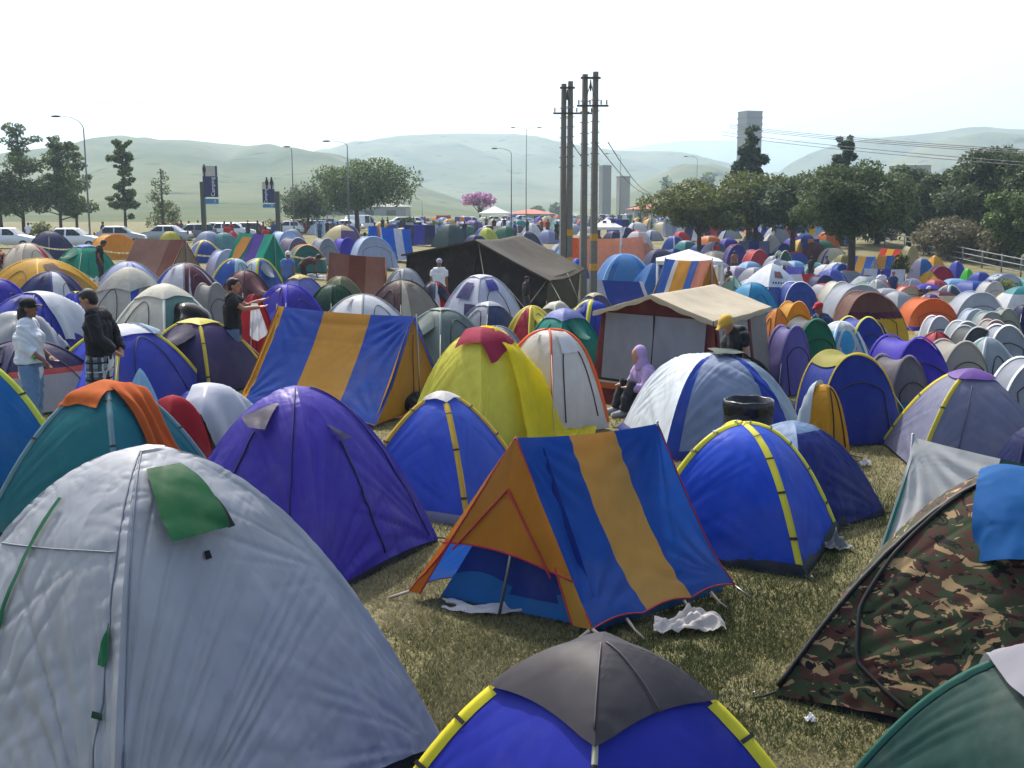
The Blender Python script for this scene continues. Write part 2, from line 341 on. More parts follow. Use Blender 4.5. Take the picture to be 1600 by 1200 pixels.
def dome(label, xc, yt, wpx, rot=45, body='#2a3fa0', yb=None, ratio=.56, p=1.9, asp=1.0, cap=None, capv=.62, caplift=.05, trim=None, tw=.035, trimk=(0, 1, 2, 3),
         vb=None, ub=None, skirt=None, door=None, doork=0, zips=(), zc='#1b1b22', lod=None, wr=1.0, bul=.03, tr=.28, rough=.5, lift=.03, clip=None, group=None, name='dome_tent', key=None, guy=False, fan=(), crumple=0, detail=True, res=None):
    wpx *= WK[0]; g, h, S = solve(xc, yt, wpx, yb, ratio); _seed[0] += 1; seed = _seed[0]
    Y = g[1]
    if lod is None: lod = 0 if Y < 13.5 else (1 if Y < 60 else 2)
    th = math.radians(rot); a = S / (abs(math.cos(th)) + asp * abs(math.sin(th))) / 2; b = a * asp
    root = empty(name, g, th - math.atan2(g[0], g[1]), label, 'tent', group)
    D = Dome(a, b, h, p + (PK[0] if p >= 1.7 else 0), lod, seed, wr=(wr if lod < 2 else 0), bul=bul, jit=.03 if lod else .015, lift=lift if lod < 2 else 0)
    D.res = res; D.fan = list(fan); D.crumple = crumple; D.root = root; D.g = g; FOOT.append((g[0], g[1], max(a, b)))
    if lod == 2:
        if cap: vb = {'d': [(capv, None), (1, cap)]} if vb is None else vb
        if trim and ub is None:
            ub = {'d': [(.07, trim), (.93, None), (1, trim)]}
        if skirt and vb is None: vb = {'d': [(.07, skirt), (1, None)]}
        body_mesh(D, root, body, vb, ub, tr=tr, rough=rough)
        return D
    body_mesh(D, root, body, vb, ub, tr=tr, rough=rough)
    if skirt or lod == 0:
        q = np.linspace(0, 1, 12); c = skirt or '#1a1b20'; hs = .075 if lod == 0 else .12
        mb = MB()
        for k in range(4):
            A, B = D.C[k], D.C[(k + 1) % 4]; e = (A[None] * (1 - q)[:, None] + B[None] * q[:, None]); i = .985 if not skirt else 1.035
            mb.grid(np.stack([np.c_[e * (i + .01), np.full(12, .0)], np.c_[e * i, np.full(12, hs * .6)], np.c_[e * (i - .05), np.full(12, hs * 1.3)]], 0))
        mb.build('groundsheet', fabric(c, .05, .5), root)
    if cap:
        nu, nv = NS[lod]; mb = MB()
        for k in range(4):
            us = np.linspace(0, 1, nu + 1); tt = np.linspace(0, 1, nv // 2 + 1)
            uu, t2 = np.meshgrid(us, tt); v0 = capv + caplift * 4 * uu * (1 - uu); vv = v0 + (1 - v0) * t2
            P = D.pt(k, uu.ravel(), vv.ravel(), .028 + .010 * np.sin(uu.ravel() * 5 + seed) * (1 - t2.ravel()) * np.sin(np.pi * uu.ravel())).reshape(uu.shape + (3,)); mb.grid(P)
        mb.build('rain_fly', fabric(cap, tr, rough), root)
    if trim:
        for k in trimk: sleeve(D, root, k, tw, trim, v1=(capv if cap else 1.0), clip=clip)
    if door:
        A = arch(.22, .78, .04, .62); us = np.array(A)
        n = len(A) // 2; rows = [(A[i][1], A[i][0], A[-1 - i][0]) for i in range(n)] + [(A[n][1], A[n][0] - .01, A[n][0] + .01)]
        patch(D, root, doork, rows, door, 'door', n=16 if lod == 0 else 9)
    if lod == 1 and detail:                                  # the small things every tent has: sleeves, a door zip, a vent
        r = random.Random(seed); c0 = body['d'] if isinstance(body, dict) else body; t = [int(c0[i:i + 2], 16) for i in (1, 3, 5)]
        if not trim:
            f = r.choice((.72, 1.18, .85)); hx = '#%02x%02x%02x' % tuple(min(255, int(x * f + (12 if f > 1 else 0))) for x in t)
            for k in range(4): sleeve(D, root, k, .028, hx, v1=(capv if cap else 1.0), lift=.018)
        kd = r.choice((0, 0, 3))
        if r.random() < .7: a0, a1 = r.uniform(.18, .3), r.uniform(.7, .82); zipline(D, root, kd, arch(a0, a1, .05, r.uniform(.45, .62)), '#23242c', .008, 'door_zip', 26, .01)
        else: zipline(D, root, kd, [(.5, .03), (.5, r.uniform(.4, .6))], '#23242c', .008, 'door_zip', 12, .01)
        if not cap and r.random() < .55: kv = 3 - kd; u0 = r.uniform(.3, .5); patch(D, root, kv, [(.74, u0 + .05, u0 + .12), (.60, u0, u0 + .22, .05)], '#%02x%02x%02x' % tuple(int(x * .6) for x in t), 'vent_flap', .012, 6)
        if r.random() < .40:                                 # a porch pulled out from the front panel
            kp = r.choice((0, 0, 3)); n_ = 22; A_ = arch(.10, .90, .04, r.uniform(.55, .8), n_); P_ = D.pt(kp, [q_[0] for q_ in A_], [q_[1] for q_ in A_], .015); mid_ = (P_[0] + P_[-1]) / 2; top_ = P_[n_ // 2]; dv = mid_ - np.array([D.ap[0], D.ap[1], 0]); dv[2] = 0; dv /= np.linalg.norm(dv)
            ext = a * r.uniform(.35, .7); op = r.random() < .45; tip = np.array([top_[0], top_[1], 0]) * .25 + mid_ * .75 + dv * ext; tip[2] = top_[2] * r.uniform(.55, .8) if op else .04; ts = np.linspace(0, .93, 8); G_ = np.stack([P_ * (1 - t_) + (tip + (P_ - P_.mean(0)) * .15 * (1 if op else .4)) * t_ - np.array([0, 0, .10 * math.sin(math.pi * t_)]) for t_ in ts])
            if op: G_ = G_[:, 4:-4]
            f = r.choice((.75, 1.0, 1.25)); MB().grid(G_).build('porch', fabric('#%02x%02x%02x' % tuple(min(255, int(x * f)) for x in t), tr), root)
        for k in range(4):
            if r.random() < .6: A = D.pt(k, [0], [r.uniform(.3, .5)], .02, False)[0]; e = D.C[k] * r.uniform(1.15, 1.4); MB().tube([A, [e[0], e[1], .01]], .005, 4).build('guy_rope', plain('rope', '#b8b4a4', .8), root)
    for k, uv in zips: zipline(D, root, k, uv, zc, r=.006 if lod == 0 else .009)
    if lod == 0:                                             # loops and pegs at the corners
        for k in range(4):
            c_ = D.C[k] / np.linalg.norm(D.C[k]); e = D.C[k] * .995; MB().tube([[e[0], e[1], .035], [e[0] + c_[0] * .07, e[1] + c_[1] * .07, .02], [e[0] + c_[0] * .13, e[1] + c_[1] * .13, .012]], .008, 5).build('peg_loop', plain('strap_dark', '#2c2c30', .9), root)
            MB().tube([[e[0] + c_[0] * .13, e[1] + c_[1] * .13, -.03], [e[0] + c_[0] * .145, e[1] + c_[1] * .145, .05], [e[0] + c_[0] * .12, e[1] + c_[1] * .12, .055]], .004, 5).build('tent_peg', plain('steel', '#8d9092', .35, .8), root)
    if guy:
        mb = MB()
        for k in range(4):
            A = D.pt(k, [0], [.45], .02, False)[0]; e = D.C[k] * 1.45; mb.tube([A, [e[0], e[1], .01]], .004, 4)
        mb.build('guy_rope', plain('rope', '#b8b4a4', .8), root)
    return D
def drape(D, label, cat, name, color, x0, x1, y0, y1, rot=0, off=.05, n=26, fold=.012, ff=22, spill=False, tr=.2, rough=.8, parent=None, dirn=0, mat=None, bump=.35):
    """cloth lying over a tent: a rectangle in the tent's plan, hung on the dome"""
    c, s_ = math.cos(math.radians(rot)), math.sin(math.radians(rot)); sd = _seed[0]
    U, V = np.meshgrid(np.linspace(x0, x1, n), np.linspace(y0, y1, n))
    ex = .06 * (vn(U * 5, V * 5, sd) - .5); X0 = U + ex; Y0 = V + .06 * (vn(U * 5 + 9, V * 5, sd + 1) - .5)
    X = c * X0 - s_ * Y0; Y = s_ * X0 + c * Y0
    r = np.maximum(np.abs(X) / D.a, np.abs(Y) / D.b)
    Z = .02 + D.h * (1 - np.clip(r, 0, 1.0) ** D.p)
    q = U if dirn == 0 else V
    fo = np.sin(q * ff + 3 * vn(U * 3, V * 3, sd + 2)) * fold + fold * 2.2 * (fbm(U * 6, V * 6, sd + 3) - .45)
    grow = np.clip(r * 1.4, .25, 1.4)
    Z = Z + off + fo * grow * .6
    k = 1 + (off * .9 + fo * grow) / np.maximum(np.hypot(X, Y), .25); X, Y = X * k, Y * k
    if spill: Z = np.where(r > .93, np.maximum(Z, .03 + .30 * np.clip(fbm(U * 4, V * 4, sd + 4) - .25, 0, 1) * np.exp(-(r - .93) * 1.2)), Z)
    P = np.stack([X, Y, Z], -1)
    return place_on(D, MB().grid(P), label, cat, name, mat or fabric(color, tr, rough, bump), parent)
def place_on(D, mb, label, cat, name, mat, parent=None):
    if parent is not None: return mb.build(name, mat, parent)
    o = mb.build(name, mat, None, D.g, D.root.rotation_euler[2]); return tag(o, label, cat)

# ------------------------------------------------------------------ ridge tents
def ridge_tent(label, FL, FR, BR, BL, RF, RB, stripes, gable='#c98a2a', lod=1, name='ridge_tent', group=None, sag=.03, conc=.05, piping=None, near=True, tr=.3, ez=.06, seed=None, gb=None, poles=True, door=True, far_stripes=None):
    """corners on the ground (front is the left end), ridge ends RF, RB; all in world space"""
    P = [np.array(q, float) for q in (FL, FR, BR, BL, RF, RB)]; c = (P[0] + P[1] + P[2] + P[3]) / 4; c[2] = float(zg(c[0], c[1]))
    root = empty(name, c, 0, label, 'tent', group); FL, FR, BR, BL, RF, RB = [q - c for q in P]; _seed[0] += 1; sd = seed or _seed[0]
    FOOT.append((c[0], c[1], .5 * max(np.linalg.norm(FR - BR), np.linalg.norm(FL - FR))))
    for q in (FL, FR, BR, BL): q[2] = ez
    n = {0: (72, 44), 1: (24, 14), 2: (10, 5)}[lod]
    def slope(A, B, R0, R1, sgn, st, nm):
        mats, M = [], []
        br = []; 
        for e, hx in st: br.append(e)
        ss = lines(0, 1, n[0], br[:-1]); tt = np.linspace(0, 1, n[1] + 1); S, T = np.meshgrid(ss, tt)
        E = A + (B - A) * S[..., None]; R = R0 + (R1 - R0) * S[..., None]; Q = E + (R - E) * T[..., None]
        N = np.cross(B - A, R0 - A) * sgn; N /= np.linalg.norm(N); L = np.linalg.norm(B - A); H = np.linalg.norm(R0 - A)
        m = 4 * S * (1 - S)
        Q[..., 2] -= sag * m * T
        d = -conc * np.sin(np.pi * T ** .8) * (.6 + .5 * m)
        if lod < 2:
            x, y = S * L, T * H
            for cx, cyy, kk in ((0, H, 0), (L, H, 1), (0, 0, 2), (L, 0, 3)):
                th = np.arctan2(np.abs(y - cyy) + .01, np.abs(x - cx) + .01); ro = np.hypot(x - cx, y - cyy)
                d = d + .012 * np.sin(th * 22 + sd + kk + 2 * vn(ro * 3, th * 4, sd + kk)) * np.exp(-((ro - .3) / .45) ** 2) * np.clip(ro * 3, 0, 1)
            d = d + .03 * (fbm(x * 1.8, y * 1.4, sd) - .47) + .008 * (fbm(x * 7, y * 4, sd + 5) - .47)
            for yy in np.arange(.2, H, .27):      # creases left by folding
                d = d - .0045 * np.exp(-((y - yy + .02 * (vn(x * 2, y * 0 + yy, sd) - .5)) / .012) ** 2)
        Q = Q + N * (d * np.clip(np.minimum(T * 8, 1), 0, 1) * np.clip((1 - T) * 10, 0, 1))[..., None]
        Q[..., 2] += .035 * np.abs(np.sin(S * np.pi * 3)) * (1 - T) ** 5
        for tm in range(len(tt) - 1):
            for sm in (ss[1:] + ss[:-1]) / 2:
                for e, hx in st:
                    if sm <= e + 1e-6:
                        f = fabric(hx, tr, .75, .3)
                        if f not in mats: mats.append(f)
                        M.append(mats.index(f)); break
        o = MB().grid(Q, M).build(nm, mats, root)
        return Q
    Q1 = slope(FR, BR, RF, RB, 1, stripes, 'roof_panel')
    Q2 = slope(FL, BL, RF, RB, -1, far_stripes or stripes, 'roof_panel')
    def gab(A, B, R, nm, col, ins):
        k = (RB - RF) * ins; ss = np.linspace(0, 1, 12 if lod < 2 else 4); tt = np.linspace(0, .985, 12 if lod < 2 else 4); S, T = np.meshgrid(ss, tt)
        E = A + (B - A) * S[..., None]; Q = E + (R - E) * T[..., None] + k
        if lod < 2: Q = Q + (RB - RF) / np.linalg.norm(RB - RF) * (.05 * (fbm(S * 4, T * 3, sd + 9) - .47) * np.sin(np.pi * S))[..., None]
        return MB().grid(Q).build(nm, fabric(col, tr, .5), root), Q
    if gable:
        g1, q1 = gab(FL, FR, RF, 'front_flap', gable, .02); g2, q2 = gab(BL, BR, RB, 'rear_flap', gb or gable, -.02)
        if lod < 2 and door:
            for q, s_ in ((q1, -1), (q2, 1)):
                mid = q[:, 5] * .5 + q[:, 6] * .5 + (RB - RF) * .008 * s_
                MB().tube(mid[:10], .006, 5).build('door_zip', plain('zip_dark', '#2a2018', .6), root)
    if poles and lod < 2:
        for R, A, B, s_ in ((RF, FL, FR, -1), (RB, BL, BR, 1)):
            b = (A + B) / 2; b = b + (R - b) * 0; b[2] = 0
            MB().tube([b + (RB - RF) * .03 * s_, R + (RB - RF) * .012 * s_ + np.array([0, 0, .03])], .012, 6).build('tent_pole', plain('steel', '#8d9092', .35, .8), root)
    if piping:
        mt = fabric(piping, 0, .6, 0)
        for Q in (Q1, Q2):
            for e in (Q[:, 0], Q[:, -1], Q[0, :]): MB().tube(e + np.array([0, 0, .004]), .007, 5).build('piping', mt, root)
    return root, (FL, FR, BR, BL, RF, RB), (Q1, Q2), c
def ridge_px(label, near_left_px, near_right_px, h, W, stripes, yb, rot=None, **kw):
    """a ridge tent whose ridge runs between two pixels at height h; W is the ground width"""
    at_h = lambda px, py: G(px, py, h)
    A, B = at_h(*near_left_px), at_h(*near_right_px)
    return ridge_w(label, A, B, W, stripes, **kw)
def ridge_w(label, A, B, W, stripes, **kw):
    A, B = np.array(A, float), np.array(B, float)
    d = (B - A)[:2]; d /= np.linalg.norm(d); nrm = np.array([d[1], -d[0]])
    if nrm[1] > 0: nrm = -nrm
    o = np.array([nrm[0], nrm[1], 0]) * W / 2; fl = lambda q: np.array([q[0], q[1], 0])
    return ridge_tent(label, fl(A) - o, fl(A) + o, fl(B) + o, fl(B) - o, A, B, stripes, **kw)

# ------------------------------------------------------------------ hooped (arch) tents: two hoops, a skin between them, slanted end panels
def arch_tent(label, xc, yt, wpx, rot=30, body='#8a9098', yb=None, ratio=.6, p=2.2, trim=None, tw=.05, vb=None, skin=None, tr=.3, rough=.6, group=None, asp=1.15, cap=None, name='hoop_tent', wr=1.0, seam=None, **kw):
    wpx *= WK[0] * .92; g, h, S = solve(xc, yt, wpx, yb, ratio); _seed[0] += 1; sd = _seed[0]; Y = g[1]; r = random.Random(sd)
    th = math.radians(rot); a = S / (abs(math.cos(th)) + .8 * asp * abs(math.sin(th))) / 2; b = a * asp * r.uniform(.9, 1.15); FOOT.append((g[0], g[1], max(a, b)))
    root = empty(name, g, th - math.atan2(g[0], g[1]), label, 'tent', group); n = (90 if vb else 40) if Y < 60 else 16; q = np.linspace(0, np.pi, n + 1); e = 2 / (p * .85)
    cx, sn = np.cos(q), np.sin(q); lean = r.uniform(-.22, .02); hx = -cx * a + lean * a * sn ** 2; hz = h * sn ** r.uniform(.88, 1.05)
    front = body[0] if isinstance(body, dict) and 0 in body else (body['d'] if isinstance(body, dict) else body); sk = skin or (body['d'] if isinstance(body, dict) else body)
    y1, y2 = -b * .55, b * .35; hoop = lambda y, k=1.0: np.stack([hx * (1 - .0 * k), np.full(n + 1, y), .02 + hz * k], 1)
    def nz(P, amp): return P + (amp * wr * (fbm(P[..., 0] * 2.2 + sd, P[..., 2] * 2.6 + P[..., 1], sd) - .47))[..., None] * np.array([.6, -1, .5])
    ts = np.linspace(0, 1, (40 if vb else 14) if Y < 60 else 6); H1, H2 = hoop(y1), hoop(y2, .97)
    SK = np.stack([H1 * (1 - t) + H2 * t - np.array([0, 0, .05 * h * math.sin(math.pi * t)]) * (sn[:, None]) for t in ts]); MB().grid(nz(SK, .05)).build('fly_skin', fabric(sk, tr, rough), root)
    mats, M = [], []
    FP = np.stack([H1 * (1 - t) + np.stack([hx * .96, np.full(n + 1, -b), 0 * hx + .02], 1) * t for t in ts]); FPn = nz(FP, .06) - np.array([0, .004, 0])
    for i in range(len(ts) - 1):
        for j in range(n):
            z = FP[i:i + 2, j:j + 2, 2].mean() / h; c = front
            if vb:
                for ve, cc in vb:
                    if z <= ve: c = cc or front; break
            f = fabric(c, tr, rough)
            if f not in mats: mats.append(f)
            M.append(mats.index(f))
    MB().grid(FPn, M).build('front_panel', mats, root)
    RP = np.stack([H2 * (1 - t) + np.stack([hx * .9, np.full(n + 1, b), 0 * hx + .02], 1) * t for t in ts]); MB().grid(nz(RP, .05)).build('rear_panel', fabric(sk, tr, rough), root)
    for y, k in ((y1, 1.0), (y2, .97)):
        Hh = hoop(y, k) + np.array([0, -.01 if y < 0 else .01, .012]); w_ = np.array([0, tw / 2, 0]); up = Hh * np.array([1.008, 1, 1.008]) + np.array([0, 0, .012]); MB().grid(np.stack([Hh - w_, up, Hh + w_])).build('pole_sleeve', fabric(trim or sk, .15, .6), root)
    if Y < 60:
        if cap: C_ = nz(SK, .05)[:, n // 3:-(n // 3)] + np.array([0, 0, .03]); MB().grid(C_).build('rain_fly', fabric(cap, tr, rough), root)
        i = len(ts); k = n // 2; a0, a1 = int(n * r.uniform(.24, .3)), int(n * r.uniform(.70, .76)); t_ = [int(x) for x in np.linspace(len(ts) * .35, len(ts) - 1, 9)]
        pts = [FPn[j_, a0] for j_ in t_[::-1]] + [FPn[t_[0], c_] for c_ in range(a0, a1 + 1)] + [FPn[j_, a1] for j_ in t_]; pts = np.array(pts) - np.array([0, .012, 0]); MB().tube(pts, .008, 5).build('door_zip', plain('zip_dark', '#2a2018', .6), root)
        for s_ in (-1, 1):
            if r.random() < .7: A_ = np.array([s_ * a * .8, y1, h * .55]); MB().tube([A_, [s_ * a * 1.35, y1 - b * .4, .01]], .005, 4).build('guy_rope', plain('rope', '#b8b4a4', .8), root)
    D = Dome(a, b, h, 2.6, 2, sd, wr=0); D.root = root; D.g = g; return D
# ------------------------------------------------------------------ ground
def ground_mat():
    m, n, L, p, out = newmat('dry_grass_ground')
    tc = n.new('ShaderNodeTexCoord'); mp = n.new('ShaderNodeMapping'); L.new(tc.outputs['Object'], mp.inputs[0])
    def nz(sc, de=4, dist=0):
        x = n.new('ShaderNodeTexNoise'); x.inputs['Scale'].default_value = sc; x.inputs['Detail'].default_value = de; x.inputs['Distortion'].default_value = dist
        L.new(mp.outputs[0], x.inputs['Vector']); return x
    a, b, c = nz(.7, 5, .6), nz(38, 4), nz(.05, 4)
    r = n.new('ShaderNodeValToRGB'); e = r.color_ramp.elements
    e[0].position = .38; e[0].color = lin('#505430'); e[1].position = .62; e[1].color = lin('#787354')
    L.new(a.outputs[0], r.inputs[0])
    r2 = n.new('ShaderNodeValToRGB'); r2.color_ramp.elements[0].position = .3; r2.color_ramp.elements[0].color = lin('#3c3824'); r2.color_ramp.elements[1].position = .66; r2.color_ramp.elements[1].color = lin('#a89b78')
    L.new(b.outputs[0], r2.inputs[0])
    mx = n.new('ShaderNodeMix'); mx.data_type = 'RGBA'; mx.inputs[0].default_value = .36; L.new(r.outputs[0], mx.inputs[6]); L.new(r2.outputs[0], mx.inputs[7])
    L.new(mx.outputs[2], p.inputs['Base Color']); p.inputs['Roughness'].default_value = .95; p.inputs['Specular IOR Level'].default_value = .1
    bp = n.new('ShaderNodeBump'); bp.inputs['Strength'].default_value = .8; bp.inputs['Distance'].default_value = .03; L.new(b.outputs[0], bp.inputs['Height']); L.new(bp.outputs[0], p.inputs['Normal'])
    return m
q = np.array([-4100, -2500, -1200, -600, -300, -150, -75, -40, -20, -10, 0, 10, 20, 40, 75, 150, 300, 600, 1200, 2500, 4100.])
q = np.concatenate([[-4100, -2500, -1200, -600, -300, -150, -80], np.arange(-50, 81, 2.5), [120, 200, 400, 800, 1500, 2500, 4100]])
yy_ = np.concatenate([[-60, -20, -5], np.arange(0, 130, 2.5), [135, 150, 200, 400, 800, 1500, 3000, 7100.]])
X, Y = np.meshgrid(q, yy_)
tag(mesh('ground', np.stack([X, Y, zg(X, Y)], -1).reshape(-1, 3), gfaces(len(yy_), len(q)), ground_mat()), kind='structure')

# ------------------------------------------------------------------ hills
def hill_mat(a, b, c):
    m, n, L, p, out = newmat('hill_grass')
    tc = n.new('ShaderNodeTexCoord'); mp = n.new('ShaderNodeMapping'); L.new(tc.outputs['Object'], mp.inputs[0])
    n1 = n.new('ShaderNodeTexNoise'); n1.inputs['Scale'].default_value = .006; n1.inputs['Detail'].default_value = 8; n1.inputs['Roughness'].default_value = .62; L.new(mp.outputs[0], n1.inputs['Vector'])
    r = n.new('ShaderNodeValToRGB'); r.color_ramp.elements[0].position = .3; r.color_ramp.elements[0].color = lin(a); r.color_ramp.elements[1].position = .62; r.color_ramp.elements[1].color = lin(b)
    L.new(n1.outputs[0], r.inputs[0])
    v = n.new('ShaderNodeTexNoise'); v.inputs['Scale'].default_value = .035; v.inputs['Detail'].default_value = 6; L.new(mp.outputs[0], v.inputs['Vector'])
    r2 = n.new('ShaderNodeValToRGB'); r2.color_ramp.elements[0].position = .60; r2.color_ramp.elements[0].color = (0, 0, 0, 1); r2.color_ramp.elements[1].position = .70; r2.color_ramp.elements[1].color = (1, 1, 1, 1)
    L.new(v.outputs[0], r2.inputs[0])
    mx = n.new('ShaderNodeMix'); mx.data_type = 'RGBA'; L.new(r2.outputs[0], mx.inputs[0]); L.new(r.outputs[0], mx.inputs[6]); mx.inputs[7].default_value = lin(c)
    L.new(mx.outputs[2], p.inputs['Base Color']); p.inputs['Roughness'].default_value = .95; p.inputs['Specular IOR Level'].default_value = 0
    return m
HM = hill_mat('#48543f', '#70745a', '#323e30')
def hill(D, crest, front=.45, back=.5, seed=0, rough=.05, nx=150, nt_=60, mat=HM):
    cx = np.array([c[0] for c in crest], float); cyy = np.array([c[1] for c in crest], float)
    px = np.linspace(cx[0], cx[-1], nx); py = np.interp(px, cx, cyy)
    k = np.ones(9) / 9; py = np.convolve(np.pad(py, 4, 'edge'), k, 'valid')
    H = (325 - py) / F * D * 1.0 + CH; H = np.maximum(H, -5)
    t = np.linspace(-1, 1, nt_); T, PX = np.meshgrid(t, px, indexing='ij')
    prof = np.where(T < 0, .5 + .5 * np.cos(np.pi * np.abs(T) ** .85), .5 + .5 * np.cos(np.pi * np.abs(T)))
    Yd = D + np.where(T < 0, T * front * D * .6, T * back * D)
    Xd = (PX - 800) / F * Yd
    Hh = np.broadcast_to(H[None], T.shape)
    gul = fbm(Xd / (.06 * D) + 3 * T, T * 2.2, seed + 3) - .47
    Z = Hh * prof * (1 + gul * .95 * np.sin(np.pi * np.clip(np.abs(T), 0, 1))) + Hh.max() * rough * (fbm(Xd / (.02 * D), Yd / (.03 * D), seed) - .47) * np.sin(np.pi * np.abs(T)) - 3 * (np.abs(T) > .97)
    return tag(mesh('hill', np.stack([Xd, Yd, Z], -1).reshape(-1, 3), gfaces(nt_, nx), mat), kind='structure')
hill(1150, [(-500, 300), (-200, 268), (0, 252), (140, 238), (190, 227), (250, 222), (330, 226), (400, 232), (470, 241), (540, 256), (620, 278), (700, 305), (760, 325), (830, 345)], seed=1, front=1.38)
hill(1900, [(330, 330), (430, 262), (500, 240), (560, 229), (640, 218), (715, 212), (760, 214), (830, 217), (900, 230), (980, 242), (1060, 250), (1130, 258), (1200, 285), (1290, 330)], seed=5, front=.95)
hill(1000, [(900, 338), (960, 305), (1010, 283), (1060, 262), (1110, 262), (1170, 280), (1240, 320), (1270, 340)], seed=9, front=1.1)
hill(4200, [(820, 330), (900, 262), (960, 238), (1050, 224), (1120, 224), (1190, 226), (1260, 222), (1330, 214), (1380, 222), (1450, 260), (1600, 330)], seed=12)
hill(1700, [(1150, 330), (1215, 262), (1260, 243), (1310, 228), (1380, 217), (1440, 211), (1500, 203), (1560, 206), (1640, 210), (1800, 225), (2100, 300)], seed=15)
hill(1250, [(1250, 330), (1350, 270), (1430, 228), (1520, 211), (1600, 217), (1700, 222), (1900, 250), (2200, 320)], seed=19)

# ------------------------------------------------------------------ trees
def leaves(centers, radii, n, size, rs, tri=False, shell=.45, up=.4, flat=1.0):
    """leaf-sized quads spread through ellipsoid clumps"""
    centers = np.asarray(centers, float); radii = np.asarray(radii, float)
    wt = (radii ** 2).sum(1); wt /= wt.sum(); idx = rs.choice(len(centers), n, p=wt)
    d = rs.normal(size=(n, 3)); d /= np.linalg.norm(d, axis=1)[:, None]
    r = 1 - shell * rs.random(n) ** 1.5; r = np.where(rs.random(n) < .12, r * 1.18, r)
    P = centers[idx] + d * radii[idx] * r[:, None]
    nn = d * .5 + rs.normal(size=(n, 3)) * .6 + np.array([0, 0, up]); nn /= np.linalg.norm(nn, axis=1)[:, None]
    a = np.cross(nn, rs.normal(size=(n, 3))); a /= np.linalg.norm(a, axis=1)[:, None]; b = np.cross(nn, a)
    s = size * (.6 + .8 * rs.random(n))[:, None]
    V = np.stack([P - a * s, P - b * s * .45 * flat, P + a * s, P + b * s * .45 * flat], 1).reshape(-1, 3)
    Fc = np.arange(4 * n).reshape(-1, 4)
    return V, Fc
BARK = plain('bark', '#4a4038', .9, 0, .6, 30)
def tree(label, name, base, clumps, n, size, mat, limbs, seed=0, group=None, cat='tree', up=.4, bark=BARK):
    """limbs: list of (points, radius_start, radius_end) in metres from the base; clumps: (x, y, z, rx, ry, rz)"""
    root = empty(name, base, 0, label, cat, group); rs = np.random.default_rng(seed)
    c = np.array(clumps, float)
    V, Fc = leaves(c[:, :3], c[:, 3:], n, size, rs, up=up)
    mesh('crown', V, Fc, mat, root, smooth=False)
    mb = MB()
    for pts, r0, r1 in limbs: mb.tube(pts, np.linspace(r0, r1, len(pts)), 7)
    mb.build('trunk', bark, root)
    return root
def clumpy(rs, n, R, z0, z1, rc, squash=.75):
    """random clumps on a crown ellipsoid of radius R between heights z0 and z1"""
    out = []; zc, rz = (z0 + z1) / 2, (z1 - z0) / 2
    for _ in range(n):
        d = rs.normal(size=3); d /= np.linalg.norm(d); k = .35 + .6 * rs.random()
        s = rc * (.65 + .7 * rs.random()); out.append((d[0] * R * k, d[1] * R * k, zc + d[2] * rz * k, s, s, s * squash))
    return out
def limbs_to(rs, clumps, h0, r0, fork=.0, n=9, base=(0, 0)):
    L = [([(base[0], base[1], -.1), (base[0] * .9 + .03, base[1] * .9, h0 * .5), (base[0] * .8, base[1] * .8, h0)], r0, r0 * .7)]
    idx = rs.choice(len(clumps), min(n, len(clumps)), replace=False)
    for i in idx:
        c = clumps[i]; m = ((c[0]) * .45 + rs.normal() * .1 * h0 * .3, c[1] * .45, h0 + (c[2] - h0) * .55)
        L.append(([(base[0] * .8, base[1] * .8, h0 * .95), m, (c[0] * .9, c[1] * .9, c[2])], r0 * .5, r0 * .1))
    return L
def place_tree(label, name, px, py_base, py_top, wpx, kind='round', n=2600, size=.16, mat=None, seed=0, Y=None, trunk=.35, R=None, group=None, ncl=34, rc=.30, squash=.75, z0f=.35, fork=1):
    Y = Y or YG(py_base, px); size = size * max(1, Y / max(YF(py_base), 1)) if py_base > 376 else size; x = (px - 800) / F * (Y * cP + (CH) * sP); z0_ = float(zg(x, Y)); h = AT(px, py_top, Y)[2] - z0_; rad = wpx / 2 / ppm(Y, h / 2)
    rs = np.random.default_rng(seed + 50)
    if kind == 'round':
        cl = clumpy(rs, ncl, rad * .82, h * z0f, h * .93, rad * rc, squash); lb = limbs_to(rs, cl, h * trunk, h * .035, n=12)
    elif kind == 'tier':
        cl = []; lb = [([(0, 0, -.1), (.05, .02, h * .5), (0, 0, h * .95)], h * .018, h * .006)]
        for t in np.linspace(z0f, .97, ncl // 4):
            rr = rad * (1 - .6 * max(0, (t - .45)) / .55) * (.6 + .6 * rs.random())
            for _ in range(8):
                a = rs.random() * 6.28; q = rr * (.15 + .8 * rs.random()); zz = h * (t + rs.normal() * .045); ks = .20 + .24 * rs.random()
                cl.append((math.cos(a) * q, math.sin(a) * q, zz + q * .22, rr * ks, rr * ks, rr * ks * .62))
                lb.append(([(0, 0, zz - q * .25), (math.cos(a) * q * .6, math.sin(a) * q * .6, zz - q * .05), (math.cos(a) * q, math.sin(a) * q, zz + q * .1)], h * .007, h * .002))
        cl.append((0, 0, h * .95, rad * .2, rad * .2, h * .05))
    elif kind == 'conic':
        cl = []; lb = [([(0, 0, -.1), (0, 0, h * .95)], h * .03, h * .006)]
        for t in np.linspace(z0f, .98, 9):
            rr = rad * (1.05 - t * .8)
            for _ in range(5):
                a = rs.random() * 6.28; q = rr * (.3 + .55 * rs.random()); cl.append((math.cos(a) * q, math.sin(a) * q, h * t + rs.normal() * .03 * h, rr * .38, rr * .38, rr * .3))
    return tree(label, name, (x, Y, z0_), cl, n, size, mat, lb, seed, group)
